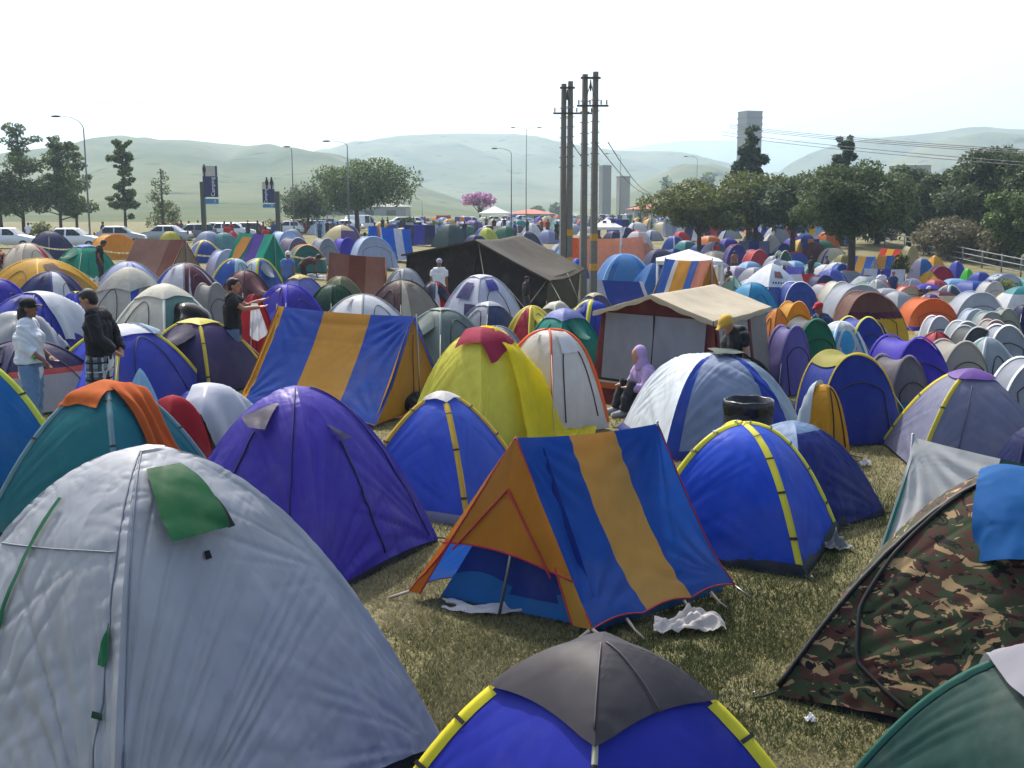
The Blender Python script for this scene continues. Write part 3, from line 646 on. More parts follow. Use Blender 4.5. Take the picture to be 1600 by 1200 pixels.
LG = leafmat('leaf_green', '#2c3e1e', '#6c823e'); LD = leafmat('leaf_dark', '#2b3b20', '#63744a', .42); LO = leafmat('leaf_olive', '#3a4622', '#78803c')
LP = leafmat('leaf_pink', '#9a5f8c', '#d9a3cc'); LB = leafmat('leaf_brownish', '#4c4a36', '#8a8264'); LR = leafmat('leaf_maroon', '#4a141c', '#8c2c34'); LN = leafmat('needle_green', '#1f3324', '#4d6644')
tg = 'tiered trees in a row by the parking'
place_tree('tallest tiered tree of the left row, cut by the frame', 'tiered_tree', 38, 372, 200, 112, 'tier', 7500, .16, LG, 1, z0f=.3, ncl=28, group=tg)
place_tree('tiered tree with double crown left of the slim lamp post', 'tiered_tree', 96, 371, 218, 96, 'tier', 8500, .16, LG, 2, z0f=.28, ncl=32, group=tg)
place_tree('tiered tree close behind the slim lamp post', 'tiered_tree', 121, 369, 235, 66, 'tier', 5000, .16, LG, 3, z0f=.28, ncl=28, group=tg)
place_tree('lone tiered tree with bare trunk between lamp post and small pale tree', 'tiered_tree', 197, 372, 226, 66, 'tier', 5500, .16, LG, 4, z0f=.33, ncl=26, group=tg)
place_tree('small pale bushy tree left of the taller camping sign', 'small_tree', 256, 368, 266, 72, 'conic', 2000, .15, LO, 5, z0f=.18)
place_tree('dark leafy tree at the left edge behind the white car', 'leafy_tree', 2, 372, 250, 70, 'round', 3400, .22, LG, 6, z0f=.25)
place_tree('thin young tree whose top leaves reach in at the left edge', 'tiered_tree', -6, 374, 165, 44, 'tier', 900, .17, LG, 7, z0f=.55, ncl=28)
place_tree('big spreading tree with several bare stems behind the blue striped tent', 'spreading_tree', 558, 366, 236, 196, 'round', 17000, .16, LG, 8, z0f=.24, ncl=44, rc=.27, squash=.6, trunk=.3)
place_tree('dark bushy tree touching the left side of the spreading tree', 'bushy_tree', 482, 365, 282, 100, 'round', 8000, .15, LD, 9, z0f=.22, ncl=30, rc=.36)
place_tree('pink flowering tree behind the parked cars', 'flowering_tree', 750, 349, 299, 62, 'round', 1500, .3, LP, 10, z0f=.5, ncl=26, rc=.24, Y=190, squash=.5)
place_tree('tall pine in front of the water tower', 'pine_tree', 1170, 372, 203, 108, 'conic', 9000, .24, LN, 11, z0f=.35, Y=105)
place_tree('pine top rising behind the round tree by the fence', 'pine_tree', 1314, 372, 215, 96, 'conic', 7000, .24, LN, 12, z0f=.4, Y=100)
place_tree('low feathery tree over the tents left of the round tree', 'feathery_tree', 1092, 408, 276, 180, 'round', 18000, .10, LO, 13, z0f=.36, ncl=40, rc=.3, squash=.55, trunk=.32)
place_tree('feathery tree with yellowish leaves below the pine', 'feathery_tree', 1180, 404, 262, 170, 'round', 18000, .11, LO, 14, z0f=.36, ncl=40, rc=.3, squash=.6)
place_tree('round dark tree with a single trunk amid the tents by the fence', 'round_tree', 1330, 452, 244, 236, 'round', 42000, .062, LD, 15, z0f=.42, ncl=110, rc=.20, squash=.7, trunk=.45)
place_tree('dark tree left of the round tree, its trunk hidden by tents', 'round_tree', 1238, 410, 258, 140, 'round', 15000, .11, LD, 16, z0f=.35, ncl=36)
wg = 'trees along the outside of the fence'
place_tree('dark tree outside the fence next to the round tree', 'fence_tree', 1420, 386, 254, 116, 'round', 12000, .17, LD, 17, z0f=.2, group=wg)
place_tree('dark tree outside the fence with a flat top, below the power lines', 'fence_tree', 1468, 394, 260, 104, 'round', 12000, .16, LD, 18, z0f=.18, group=wg)
place_tree('big dark tree outside the fence, highest at the right', 'fence_tree', 1545, 402, 218, 170, 'round', 22000, .14, LD, 19, z0f=.25, ncl=46, group=wg)
place_tree('dark tree outside the fence at the right edge', 'fence_tree', 1620, 408, 222, 140, 'round', 14000, .13, LD, 20, z0f=.2, group=wg)
place_tree('lighter green tree at the right edge above the fence', 'fence_tree', 1592, 416, 280, 120, 'round', 14000, .11, LG, 21, z0f=.15, group=wg)
place_tree('grey brown dry bush behind the fence rails', 'dry_bush', 1500, 406, 338, 130, 'round', 12000, .10, LB, 22, z0f=.08, trunk=.15, rc=.34, ncl=36)
place_tree('yellowish dry bush at the left end of the bushes behind the fence', 'dry_bush', 1452, 398, 340, 56, 'round', 1600, .13, LB, 23, z0f=.08, trunk=.15, rc=.4)
place_tree('low dry bush behind the fence near the right edge', 'dry_bush', 1560, 414, 352, 70, 'round', 1600, .12, LB, 24, z0f=.05, trunk=.15, rc=.4)
place_tree('deep green tree filling the gap behind the round tree', 'fence_tree', 1370, 382, 258, 120, 'round', 12000, .17, LD, 25, z0f=.1, group=wg)
place_tree('dark tree outside the fence filling the gap left of the flat topped tree', 'fence_tree', 1446, 389, 276, 100, 'round', 9000, .15, LG, 33, z0f=.12, group=wg)
place_tree('dark tree outside the fence between the flat topped and the big dark tree', 'fence_tree', 1504, 396, 252, 104, 'round', 9000, .15, LD, 34, z0f=.15, group=wg)
place_tree('dark tree outside the fence below the big dark tree crown', 'fence_tree', 1560, 405, 292, 100, 'round', 9000, .14, LD, 35, z0f=.1, group=wg)
place_tree('small sapling with yellow green leaves between the tents at right', 'sapling', 1570, 480, 434, 72, 'round', 900, .05, LO, 26, z0f=.35, rc=.3, trunk=.4)
place_tree('small dark sapling in front of the red and yellow ridge tent', 'sapling', 1408, 452, 396, 32, 'round', 700, .06, LD, 27, z0f=.25, rc=.4, trunk=.3)
place_tree('maroon leaved shrub cut by the left edge', 'shrub', -4, 452, 384, 48, 'round', 900, .09, LR, 28, z0f=.1, rc=.45, trunk=.2)
place_tree('yellow green shrub between the two white cars', 'shrub', 63, 376, 347, 44, 'round', 700, .14, LO, 29, z0f=.1, rc=.4, trunk=.2)
place_tree('low shrub left of the camping sign with two figures', 'shrub', 430, 364, 343, 36, 'round', 500, .16, LO, 30, z0f=.1, rc=.4, trunk=.2)
place_tree('low dark shrub between tents and cars below the spreading tree', 'shrub', 640, 368, 336, 30, 'round', 500, .16, LD, 31, z0f=.1, rc=.4, trunk=.2)
place_tree('small dark shrub among the cars under the pink tree', 'shrub', 682, 362, 343, 22, 'round', 400, .16, LG, 32, z0f=.1, rc=.4, trunk=.2)
for i, (a, b, c_, d) in enumerate([(1078, 330, 268, 40), (1100, 330, 264, 40), (1040, 330, 272, 30), (868, 336, 318, 24), (838, 337, 322, 20)]):
    place_tree(['hazy tree on the far slope left of the pine', 'hazy tree on the far slope right beside the pine', 'hazy low tree on the far slope above the feathery tree', 'far tree beside the left power poles', 'far tree at the foot of the hill'][i], 'far_tree', a, b, c, d, 'round', 500, 1.0, LG, 40 + i, Y=420, z0f=.15, rc=.4) if False else place_tree(['hazy tree on the far slope left of the curved lamp', 'hazy tree on the far slope right of the curved lamp', 'hazy low tree on the far slope above the feathery tree', 'far tree beside the left power poles', 'far tree at the foot of the hill behind the cars'][i], 'far_tree', a, b, c_, d, 'round', 500, 1.0, LG, 40 + i, Y=420, z0f=.15, rc=.4)

# ------------------------------------------------------------------ far buildings
CONC = plain('concrete', '#7d7c79', .9, 0, .3, 4, .15, .3); CONC2 = plain('pale_concrete', '#918f86', .9, 0, .3, 4, .15, .3); DARKG = plain('dark_window', '#22282c', .2); ROOFR = plain('clay_roof', '#a3604e', .9, 0, .4, 3)
def tower(label, px0, px1, pyt, Y, name, mat, bands=0, windows=0, dep=1.0):
    x0, x1 = (px0 - 800) / F * Y, (px1 - 800) / F * Y; h = AT(px0, pyt, Y)[2]; wd = x1 - x0
    root = empty(name, ((x0 + x1) / 2, Y, 0), math.radians(18), label, 'building'); d = wd * .72
    MB().box((0, 0, h / 2), (d, d * dep, h)).build('wall', mat, root, smooth=False)
    mb = MB().box((0, 0, h + .25), (d * 1.04, d * dep * 1.04, .5)); mb.build('roof', CONC, root, smooth=False)
    for k in range(bands):
        MB().box((0, 0, h * (1 - .055 * (k + 1)) - k * .3), (d * 1.05, d * dep * 1.05, .8)).build('ring_beam', plain('beam_dark', '#6f7479', .9), root, smooth=False)
    for k in range(windows):
        MB().box((-d * .1, -d * dep / 2 - .02, h * (.2 + .7 * k / max(1, windows - 1))), (d * .28, .12, h * .06)).build('window', DARKG, root, smooth=False)
    return root
tower('tall square water tower with ring beams behind the pine', 1144, 1181, 176, 470, 'water_tower', CONC, 4)
tower('taller grey concrete silo building right of the power poles', 933, 953, 261, 330, 'silo_building', CONC, 0, 0)
tower('shorter beige concrete silo building right of the taller one', 960, 982, 278, 335, 'silo_building', CONC2, 0, 0)
def low_building(label, px0, px1, pyt, pye, Y, roof, wall):
    x0, x1 = (px0 - 800) / F * Y, (px1 - 800) / F * Y; h, e = AT(px0, pyt, Y)[2], AT(px0, pye, Y)[2]; wd = x1 - x0
    root = empty('low_building', ((x0 + x1) / 2, Y, 0), 0, label, 'building')
    MB().box((0, 0, e / 2), (wd, 14, e)).build('wall', wall, root, smooth=False)
    V = [(-wd / 2 - .6, -7.6, e + .01), (wd / 2 + .6, -7.6, e + .01), (wd / 2 + .6, 7.6, e + .01), (-wd / 2 - .6, 7.6, e + .01), (-wd / 2 + 4, 0, h), (wd / 2 - 4, 0, h)]
    mesh('roof', V, [[0, 1, 5, 4], [2, 3, 4, 5], [1, 2, 5], [3, 0, 4], [3, 2, 1, 0]], roof, root, smooth=False)
    for k in range(4): MB().box((-wd * .35 + wd * .23 * k, -7.05, e * .5), (wd * .1, .2, e * .4)).build('window', DARKG, root, smooth=False)
low_building('long low building with clay red roof behind the white gazebo and cars', 795, 862, 327, 334, 250, ROOFR, CONC2)
low_building('low building with clay red roof right of the silos', 984, 1030, 318, 327, 240, ROOFR, CONC2)
low_building('pale low building with flat grey roof under the spreading tree', 500, 640, 317, 323, 300, CONC2, CONC2)
low_building('grey flat roofed block showing above the trees at right', 1388, 1432, 256, 259, 420, CONC, CONC)

# ------------------------------------------------------------------ power poles, lamps, signs, fence, wires
POLE = plain('weathered_concrete_pole', '#77736a', .9, 0, .4, 8); YEL = plain('yellow_paint', '#c9962c', .7); DK = plain('dark_steel', '#2c2e30', .6, .3); INS = plain('insulator', '#4a3a34', .3)
def power_pole(label, px, pyt, Y, lean=0.0, band=True):
    b = np.array([(px - 800) / F * (Y * cP + CH * sP), Y, 0]); b[2] = float(zg(b[0], Y)); h = AT(px, pyt, Y)[2] - b[2]
    root = empty('power_pole', b, math.radians(12), label, 'power pole', 'concrete power poles standing in pairs')
    MB().box((0, 0, h / 2), (.30, .27, h), 0, 0, .68).build('shaft', POLE, root, smooth=False)
    if band:
        for z in (3.2, 1.9): MB().box((0, 0, z), (.296, .272, .30), 0, 0, .985).build('yellow_band', YEL, root, smooth=False)
    for z in np.arange(h * .62, h * .92, .45): MB().box((.0, 0, z), (.40, .035, .035)).build('climbing_bolt', DK, root, smooth=False)
    return b, h, root
PY1, PY2 = 52.0, 48.0
pA = power_pole('left pole of the shorter pair of power poles', 879, 131, PY1, band=False); pB = power_pole('right pole of the shorter pair of power poles', 889, 127, PY1)
pC = power_pole('left pole of the taller pair of power poles', 911, 116, PY2, band=False); pD = power_pole('right pole of the taller pair of power poles', 927, 112, PY2)
WOOD = plain('crossarm_wood', '#4d463c', .85, 0, .4, 12)
def crossarm(label, a, b, zt, zl, e0, e1, ylift=-.22):
    (b0, h0, _), (b1, h1, _) = a, b; root = empty('crossarm', ((b0 + b1) / 2 + np.array([0, ylift, zt]) - np.array([0, 0, 0])), 0, label, 'crossarm')
    w_ = np.linalg.norm(b1 - b0)
    MB().box((0, 0, 0), (w_ + .4, .08, .09)).build('top_beam', WOOD, root, smooth=False)
    MB().box(((e1 - e0) / 2, 0, zl - zt), (w_ + e0 + e1, .08, .08)).build('lower_beam', WOOD, root, smooth=False)
    for s_ in (-1, 1): MB().tube([(0, .02, -.15 - .0), (s_ * w_ * .32, .02, -.75)], .018, 5).build('brace', DK, root)
    for x in np.linspace(-w_ / 2 - e0 + .08, w_ / 2 + e1 - .08, 6):
        MB().tube([(x, 0, zl - zt + .05), (x, 0, zl - zt + .13), (x, 0, zl - zt + .16), (x, 0, zl - zt + .22), (x, 0, zl - zt + .25)], [.02, .04, .025, .04, .015], 8).build('insulator', INS, root)
    MB().tube([(0, 0, -.07), (0, 0, -.3), (0, 0, -.34), (0, 0, -.55)], [.02, .05, .05, .03], 8).build('insulator', INS, root)
crossarm('timber crossarms with insulators on the shorter pair of poles', pA, pB, pA[1] - .18, AT(880, 177, PY1)[2] - pA[0][2], .5, 1.05)
crossarm('timber crossarms with insulators on the taller pair of poles', pC, pD, pC[1] - .15, AT(915, 165, PY2)[2] - pC[0][2], .35, .55)
CABLE = plain('cable_dark', '#2a2c30', .6)
def wire(label, A, B, sag, r=.02, n=20, group='overhead power lines'):
    t = np.linspace(0, 1, n); A, B = np.array(A, float), np.array(B, float); P = A + (B - A) * t[:, None]; P[:, 2] -= sag * 4 * t * (1 - t)
    o = MB().tube(P - A, r, 5).build('power_line', CABLE, None, A); return tag(o, label, 'power line', group)
for i, (a, b) in enumerate([((1140, 195), (1620, 232)), ((1140, 197.5), (1620, 235)), ((1140, 200), (1620, 238)), ((1128, 206), (1620, 252)), ((1128, 211), (1620, 257))]):
    A, B = AT(a[0], a[1], 118), AT(b[0], b[1], 62)
    A2 = A + (A - B) * .0
    wire(['uppermost of the lines crossing the right hills', 'second line from the top crossing the right hills', 'middle line crossing the right hills', 'fourth line down crossing the right hills', 'lowest of the lines crossing the right hills'][i], A2, B + (B - A) * .15, .25, .022)
wire('thin line high over the left trees', AT(-60, 145, 60), AT(300, 157, 75), .3, .012)
for i, (c0, y0) in enumerate([((930, 222), (1016, 302)), ((950, 222), (1020, 300)), ((893, 222), (940, 262))]):
    wire(['steep line from the taller poles down past the silos', 'second steep line from the taller poles towards the feathery tree', 'short steep line between the pole pairs and the silo'][i], AT(c0[0], c0[1], 40), AT(y0[0], y0[1], 120), 0.6, .018)
LAMP = plain('galvanised_post', '#6a7076', .5, .6)
def lamp(label, px, pyb, pyt, Y, arm=(-1.4, .5), two=False, curve=True):
    x = (px - 800) / F * (Y * cP + CH * sP); h = AT(px, pyt, Y)[2]
    root = empty('street_lamp', (x, Y, 0), 0, label, 'street lamp', 'tall street lamps')
    MB().tube([(0, 0, 0), (0, 0, h * .5), (0, 0, h - .3)], [.08, .06, .045], 7).build('post', LAMP, root)
    for sg in ((1, -1) if two else (1,)):
        ax, az = arm[0] * sg, arm[1]; t = np.linspace(0, 1, 7)
        P = np.stack([ax * (1 - np.cos(t * np.pi / 2)), 0 * t, h - .3 + az * np.sin(t * np.pi / 2)], 1); MB().tube(P, np.linspace(.035, .02, 7), 6).build('arm', LAMP, root)
        hd = MB().ell((ax * 1.18, 0, h - .32 + az), (.36, .14, .08), 10, 6); hd.build('lamp_head', DK, root)
lamp('slim tall lamp post between the tiered trees, lamp reaching left', 142, 372, 195, 78, (-1.6, .9))
lamp('tall lamp post left of the spreading tree', 460, 352, 232, 110, (-.4, .5)); lamp('tall lamp post in front of the spreading tree crown', 546, 362, 222, 95, (-1.5, .4))
lamp('lamp post with bent arm and small box right of the pink tree', 799, 356, 236, 125, (-1.6, .6)); lamp('lamp post with bent arm behind the feathery tree', 1087, 350, 247, 180, (-1.6, .6))
lamp('lamp post with bent arm beside the silo buildings', 968, 350, 243, 170, (-1.8, .6)); lamp('far small lamp post on the slope left of the pink tree', 660, 345, 312, 260, (-.8, .3))
lamp('far double lamp over the hill crest left of the poles', 822, 345, 200, 160, (-1.6, .4), True)
NAVY = plain('sign_navy', '#232a5e', .5); SKYB = plain('sign_blue', '#3f7fb0', .5); SILV = plain('sign_silver', '#b9b7b0', .5); WHT = plain('white_letters', '#dfe4ea', .5); POSTG = plain('sign_post', '#4c5450', .6, .3)
def text_mesh(s, size, name, mat, parent, loc, rot):
    cu = bpy.data.curves.new('t', 'FONT'); cu.body = s; cu.size = size; cu.align_x = 'CENTER'; cu.align_y = 'CENTER'; cu.extrude = .01
    t = bpy.data.objects.new('t', cu); COL.objects.link(t); dg = bpy.context.evaluated_depsgraph_get()
    me = bpy.data.meshes.new_from_object(t.evaluated_get(dg)); bpy.data.objects.remove(t); me.materials.clear(); me.materials.append(mat)
    o = bpy.data.objects.new(name, me); COL.objects.link(o); o.parent = parent; o.location = loc; o.rotation_euler = rot; return o
def camp_sign(label, px, pyb, pyt_post, x0, x1, ytop, ymid, ybot, b0, b1, figs, side):
    Y = 80.0; k = lambda v: (v - px) / F * (Y * cP); z = lambda v: AT(px, v, Y)[2]
    root = empty('banner_sign', ((px - 800) / F * (Y * cP + CH * sP), Y, 0), 0, label, 'sign', 'vertical camping signs on posts')
    MB().box((0, 0, z(pyt_post) / 2), (.30, .3, z(pyt_post))).build('post', POSTG, root, smooth=False)
    a, b = k(x0), k(x1); cx = (a + b) / 2; wd = abs(b - a)
    MB().box((cx, -.06, (z(ymid) + z(ybot)) / 2), (wd, .12, z(ymid) - z(ybot))).build('navy_panel', NAVY, root, smooth=False)
    up = MB().box((cx, -.06, (z(ytop) + z(ymid)) / 2), (wd, .12, z(ytop) - z(ymid) - .02)).build('picture_panel', SILV, root, smooth=False)
    MB().box((cx, -.06, (z(b0) + z(b1)) / 2), (wd, .12, z(b0) - z(b1))).build('blue_panel', SKYB, root, smooth=False)
    if side > 0: MB().box((b - wd * .06, -.14, (z(ytop) + z(ymid)) / 2), (wd * .12, .04, z(ytop) - z(ymid) - .03)).build('edge_band', NAVY, root, smooth=False)
    for f in figs:
        m = MB(); fx = a + wd * f; zz = z(ymid); m.ell((fx, -.135, zz + .78), (.07, .015, .08)); m.ell((fx, -.135, zz + .46), (.12, .015, .26)); m.box((fx, -.13, zz + .14), (.12, .02, .28)); m.build('figure_print', DK, root)
    text_mesh('Camping', wd * .36, 'lettering', WHT, root, (cx + wd * (.18 if side > 0 else -.22), -.125, (z(ymid) + z(ybot)) / 2), (math.pi / 2, -math.pi / 2, 0))
    m = MB(); m.tube([(cx + wd * .2, -.125, z(b1) + .08), (cx + wd * .27, -.125, z(b0) - .06), (cx + wd * .34, -.125, z(b1) + .08)], .02, 5); m.build('tent_pictogram', WHT, root)
camp_sign('taller vertical camping sign with one figure, panels right of its post', 320.5, 362, 284, 322, 345, 259, 275.5, 308, 310.5, 318.5, [.14], 1)
camp_sign('shorter vertical camping sign with two figures, panels left of its post', 436, 360, 299, 413.5, 432, 284, 295.5, 317, 319, 324.5, [.4, .8], -1)
FENCE = plain('galvanised_rail', '#767c7e', .7, .3)
n = 10; FP_ = [G(1352 + 273 * k / (n - 1), 377 + 63 * k / (n - 1)) for k in range(n)]; c0 = (FP_[0] + FP_[-1]) / 2; root = empty('metal_fence', c0, 0, 'grey metal rail fence below the dry bushes at right', 'fence')
for z in (.35, .8, 1.2): MB().tube([q_ - c0 + [0, 0, z] for q_ in FP_], .04, 6).build('rail', FENCE, root)
for k in range(n):
    p_ = FP_[k] - c0; MB().tube([p_, p_ + [0, 0, 1.32]], .055, 6).build('post', FENCE, root)
# ------------------------------------------------------------------ cars
def car_proto(paint, kind='hatch', px=0):
    """side profile lofted across the width; x is forward"""
    Lc = {'hatch': 3.8, 'sedan': 4.4, 'wagon': 4.2, 'van': 4.6}[kind]; h = {'hatch': 1.46, 'sedan': 1.42, 'wagon': 1.46, 'van': 1.95}[kind]; W = 1.64
    x = np.linspace(-Lc / 2, Lc / 2, 29); u = (x + Lc / 2) / Lc
    if kind == 'hatch': tx, tz = [0, .03, .10, .20, .55, .73, .78, .97, 1], [.62, .90, .98, h, h, .95, .92, .74, .5]
    elif kind == 'sedan': tx, tz = [0, .02, .17, .32, .60, .75, .78, .97, 1], [.7, .92, .95, h, h, .93, .90, .74, .5]
    elif kind == 'wagon': tx, tz = [0, .03, .06, .12, .58, .74, .78, .97, 1], [.62, .92, 1.0, h, h, .95, .92, .74, .5]
    else: tx, tz = [0, .02, .05, .10, .70, .86, .89, .98, 1], [.7, 1.2, 1.8, h, h, 1.2, 1.1, .8, .5]
    top = np.interp(u, tx, tz); belt = np.minimum(top, .92); bot = np.full_like(x, .26); rows = []
    end = 1 - .12 * np.abs(2 * u - 1) ** 6
    for i in range(len(x)):
        w_ = W / 2 * end[i]; wt = w_ * (1 - .22 * np.clip((top[i] - .92) / .5, 0, 1))
        half = [(w_ * .86, bot[i]), (w_ * .97, .34), (w_, .62), (w_ * .97, belt[i] - .02), (w_ * .95 if top[i] > .95 else w_ * .9, belt[i]), (wt, max(belt[i], top[i] - .05)), (wt * .86, top[i])]
        rows.append([(x[i], -a, b) for a, b in half] + [(x[i], a, b) for a, b in half[::-1]])
    P = np.array(rows); mb = MB().grid(P); n = P.shape[1]
    mb.add(P[0], [list(range(n))]); mb.add(P[-1], [list(range(n))[::-1]])
    gl = plain('car_glass', '#1a2024', .08); tyre = plain('tyre_rubber', '#141414', .9); rim = plain('wheel_rim', '#9a9c9e', .35, .7); lampm = plain('tail_lamp', '#8c1a1a', .3); head = plain('head_lamp', '#cfd4d6', .2)
    root = empty('parked_car', (0, 0, -99)); mb.build('body', paint, root)
    I = lambda uu: np.interp(uu, tx, tz)
    for sg in (-1, 1):                                   # side windows
        cuts = {'hatch': [(.17, .38), (.41, .66)], 'sedan': [(.27, .46), (.49, .70)], 'wagon': [(.09, .24), (.27, .44), (.47, .67)], 'van': [(.55, .68), (.70, .80)]}[kind]
        for a, b in cuts:
            q = np.linspace(a, b, 5); zt = np.minimum(I(q) - .09, h - .09); zt = np.maximum(zt, .96); yb_, yt_ = W / 2 * .957, W / 2 * (1 - .22 * np.clip((zt + .05 - .92) / .5, 0, 1)) + .012
            P2 = np.stack([np.stack([q * Lc - Lc / 2, sg * np.full(5, yb_), np.full(5, .95)], 1), np.stack([q * Lc - Lc / 2, sg * yt_, zt], 1)], 0); MB().grid(P2).build('side_window', gl, root)
    ws = {'hatch': (.57, .72), 'sedan': (.62, .74), 'wagon': (.60, .73), 'van': (.72, .855)}[kind]; rw = {'hatch': (.105, .195), 'sedan': (.18, .31), 'wagon': (.065, .115), 'van': (.055, .095)}[kind]
    for (a, b), nm in ((ws, 'windscreen'), (rw, 'rear_window')):
        P2 = []
        for q in (a, b):
            z = I(q); wd = W / 2 * (1 - .22 * np.clip((z - .92) / .5, 0, 1)) * .84; dx = .02 if nm == 'windscreen' else -.02
            P2.append([(q * Lc - Lc / 2 + dx, -wd, z + .012), (q * Lc - Lc / 2 + dx, wd, z + .012)])
        MB().grid(np.array(P2)).build(nm, gl, root)
    for xx in (-Lc * .31, Lc * .32):
        for sg in (-1, 1):
            wh = MB().tube([(xx, sg * (W / 2 - .2), .30), (xx, sg * (W / 2 - .17), .30), (xx, sg * (W / 2 - .01), .30), (xx, sg * (W / 2 + .01), .30)], [.27, .30, .30, .26], 18).build('wheel', tyre, root)
            MB().tube([(xx, sg * (W / 2), .30), (xx, sg * (W / 2 + .02), .30)], [.19, .17], 12).build('rim', rim, wh)
    for sg in (-1, 1):
        MB().box((-Lc / 2 + .06, sg * W * .40, .86), (.10, .16, .30)).build('tail_light', lampm, root, smooth=False); MB().box((Lc / 2 - .12, sg * W * .33, .66), (.14, .28, .14)).build('headlight', head, root, smooth=False)
    for s_ in (-1, 1): MB().box((s_ * Lc / 2 * .985, 0, .42), (.14, W * .86, .20)).build('bumper', plain('bumper', '#55585a', .6), root, smooth=False)
    return root
def copy_tree(o, parent=None):
    c = o.copy(); COL.objects.link(c)
    if parent is not None: c.parent = parent
    for ch in o.children: copy_tree(ch, c)
    return c
def paint(nm, hx): return plain('car_paint_' + nm, hx, .28, .0, 0, 20, .04)
CP = {}
def car(label, kind, color, px, pyb, heading, Y=None):
    hexs = {'white': '#dfe3e6', 'silver': '#a7adb2', 'dark': '#23282e', 'red': '#8f1f22', 'blue': '#2d4a80', 'grey': '#6d7378'}; key = (kind, color)
    Y = Y or YG(pyb, px); x_ = (px - 800) / F * (Y * cP + CH * sP); loc = (x_, Y, float(zg(x_, Y)))
    if key not in CP: CP[key] = car_proto(paint(color, hexs[color]), kind); o = CP[key]
    else: o = copy_tree(CP[key])
    o.location = loc; o.rotation_euler = (0, 0, math.radians(heading)); tag(o, label, 'car', 'cars parked beyond the tents'); return o
car('white estate car cut by the left edge', 'wagon', 'white', 14, 388, 2); car('white hatchback with red tail light between the navy and the orange tents', 'hatch', 'white', 118, 389, 3)
car('silver hatchback roof behind the orange dome tent', 'hatch', 'silver', 190, 383, 10); car('silver saloon behind the brown ridge tent', 'sedan', 'silver', 258, 379, 180)
car('grey estate car between the taller camping sign and the brown ridge tent', 'wagon', 'grey', 300, 376, 200); car('white hatchback with bright roof just right of the taller camping sign', 'hatch', 'white', 336, 371, 170)
car('dark estate car between the two camping signs', 'wagon', 'dark', 400, 371, 0); car('white estate car at the foot of the taller camping sign', 'wagon', 'white', 366, 372, 5)
cc = [('white hatchback below the dark bushy tree', 'hatch', 'white', 448, 366, 190), ('silver estate car below the dark bushy tree', 'wagon', 'silver', 505, 364, 10), ('white saloon under the left side of the spreading tree', 'sedan', 'white', 540, 362, 170),
      ('white van under the spreading tree', 'van', 'white', 566, 360, 20), ('red hatchback below the dark bushy tree', 'hatch', 'red', 470, 362, 0), ('silver hatchback right of the spreading tree', 'hatch', 'silver', 622, 354, 200), ('white hatchback left of the pink tree with a dark shrub in front', 'hatch', 'white', 652, 354, 10),
      ('white saloon left of the pink tree', 'sedan', 'white', 692, 353, 160), ('white estate car under the pink tree', 'wagon', 'white', 738, 353, 12), ('silver saloon under the pink tree', 'sedan', 'silver', 770, 350, 185), ('blue hatchback right of the pink tree', 'hatch', 'blue', 795, 351, 60),
      ('white hatchback far right of the white party tent', 'hatch', 'white', 818, 348, 20), ('grey hatchback near the left power poles', 'hatch', 'grey', 848, 347, 170), ('white saloon just left of the power poles', 'sedan', 'white', 866, 345, 10), ('white estate car seen between the pole pairs', 'wagon', 'white', 902, 346, 180),
      ('silver estate car right of the power poles', 'wagon', 'silver', 948, 345, 0), ('white hatchback below the silo buildings', 'hatch', 'white', 978, 344, 190), ('dark saloon below the silo buildings', 'sedan', 'dark', 1004, 344, 10), ('white saloon left of the feathery tree', 'sedan', 'white', 1024, 343, 200)]
for a in cc: car(*a)
for (k, c_), o in list(CP.items()): pass

# ------------------------------------------------------------------ people
DG = None
def remesh(mb, name, mat, parent, voxel=.014, smooth=3, keep=None):
    o = mb.build('tmp', mat); m = o.modifiers.new('r', 'REMESH'); m.mode = 'VOXEL'; m.voxel_size = voxel; m.use_smooth_shade = True
    if smooth: s_ = o.modifiers.new('s', 'SMOOTH'); s_.factor = .5; s_.iterations = smooth
    dg = bpy.context.evaluated_depsgraph_get(); me = bpy.data.meshes.new_from_object(o.evaluated_get(dg)); old = o.data
    bpy.data.objects.remove(o); bpy.data.meshes.remove(old); me.name = name
    if not me.materials: me.materials.append(mat)
    if name in ('shirt', 'trousers', 'shorts'):              # loose cloth folds
        k = len(me.vertices); c = np.empty(3 * k); nn_ = np.empty(3 * k); me.vertices.foreach_get('co', c); me.vertices.foreach_get('normal', nn_); c = c.reshape(-1, 3); nn_ = nn_.reshape(-1, 3)
        a_ = np.arctan2(c[:, 1], c[:, 0] + .3); q_ = .016 * (1 - np.abs(2 * vn(c[:, 2] * 13 + a_ * 5, a_ * 3 + c[:, 2] * 4, 3) - 1)) ** 2 + .02 * (vn(c[:, 2] * 6, a_ * 4 + c[:, 0] * 5, 4) - .5); c = c + nn_ * q_[:, None]; me.vertices.foreach_set('co', c.ravel()); me.update()
    r = bpy.data.objects.new(name, me); COL.objects.link(r); r.parent = parent; return r
SKIN = plain('skin', '#a8765c', .55, 0, 0, 20, .06); SKIN2 = plain('skin_dark', '#7d523d', .55, 0, 0, 20, .06); HAIR = plain('black_hair', '#15110f', .6, 0, .5, 90, .3); EYE = plain('eye_dark', '#151010', .3)
def clothm(hx): return plain('cloth_' + hx.strip('#'), hx, .85, 0, .45, 16, .10, 5)
STAND = dict(pel=(0, 0, .93), waist=(0, 0, 1.08), chest=(.01, 0, 1.27), neck=(0, 0, 1.46), head=(.035, 0, 1.61), tilt=0,
             sh=(0, .17, 1.40), el=(-.03, .22, 1.12), wr=(.05, .22, .87), ha=(.08, .21, .70), el2=None, hip=(0, .09, .91), kn=(.03, .10, .49), an=(-.02, .11, .08), kn2=None)
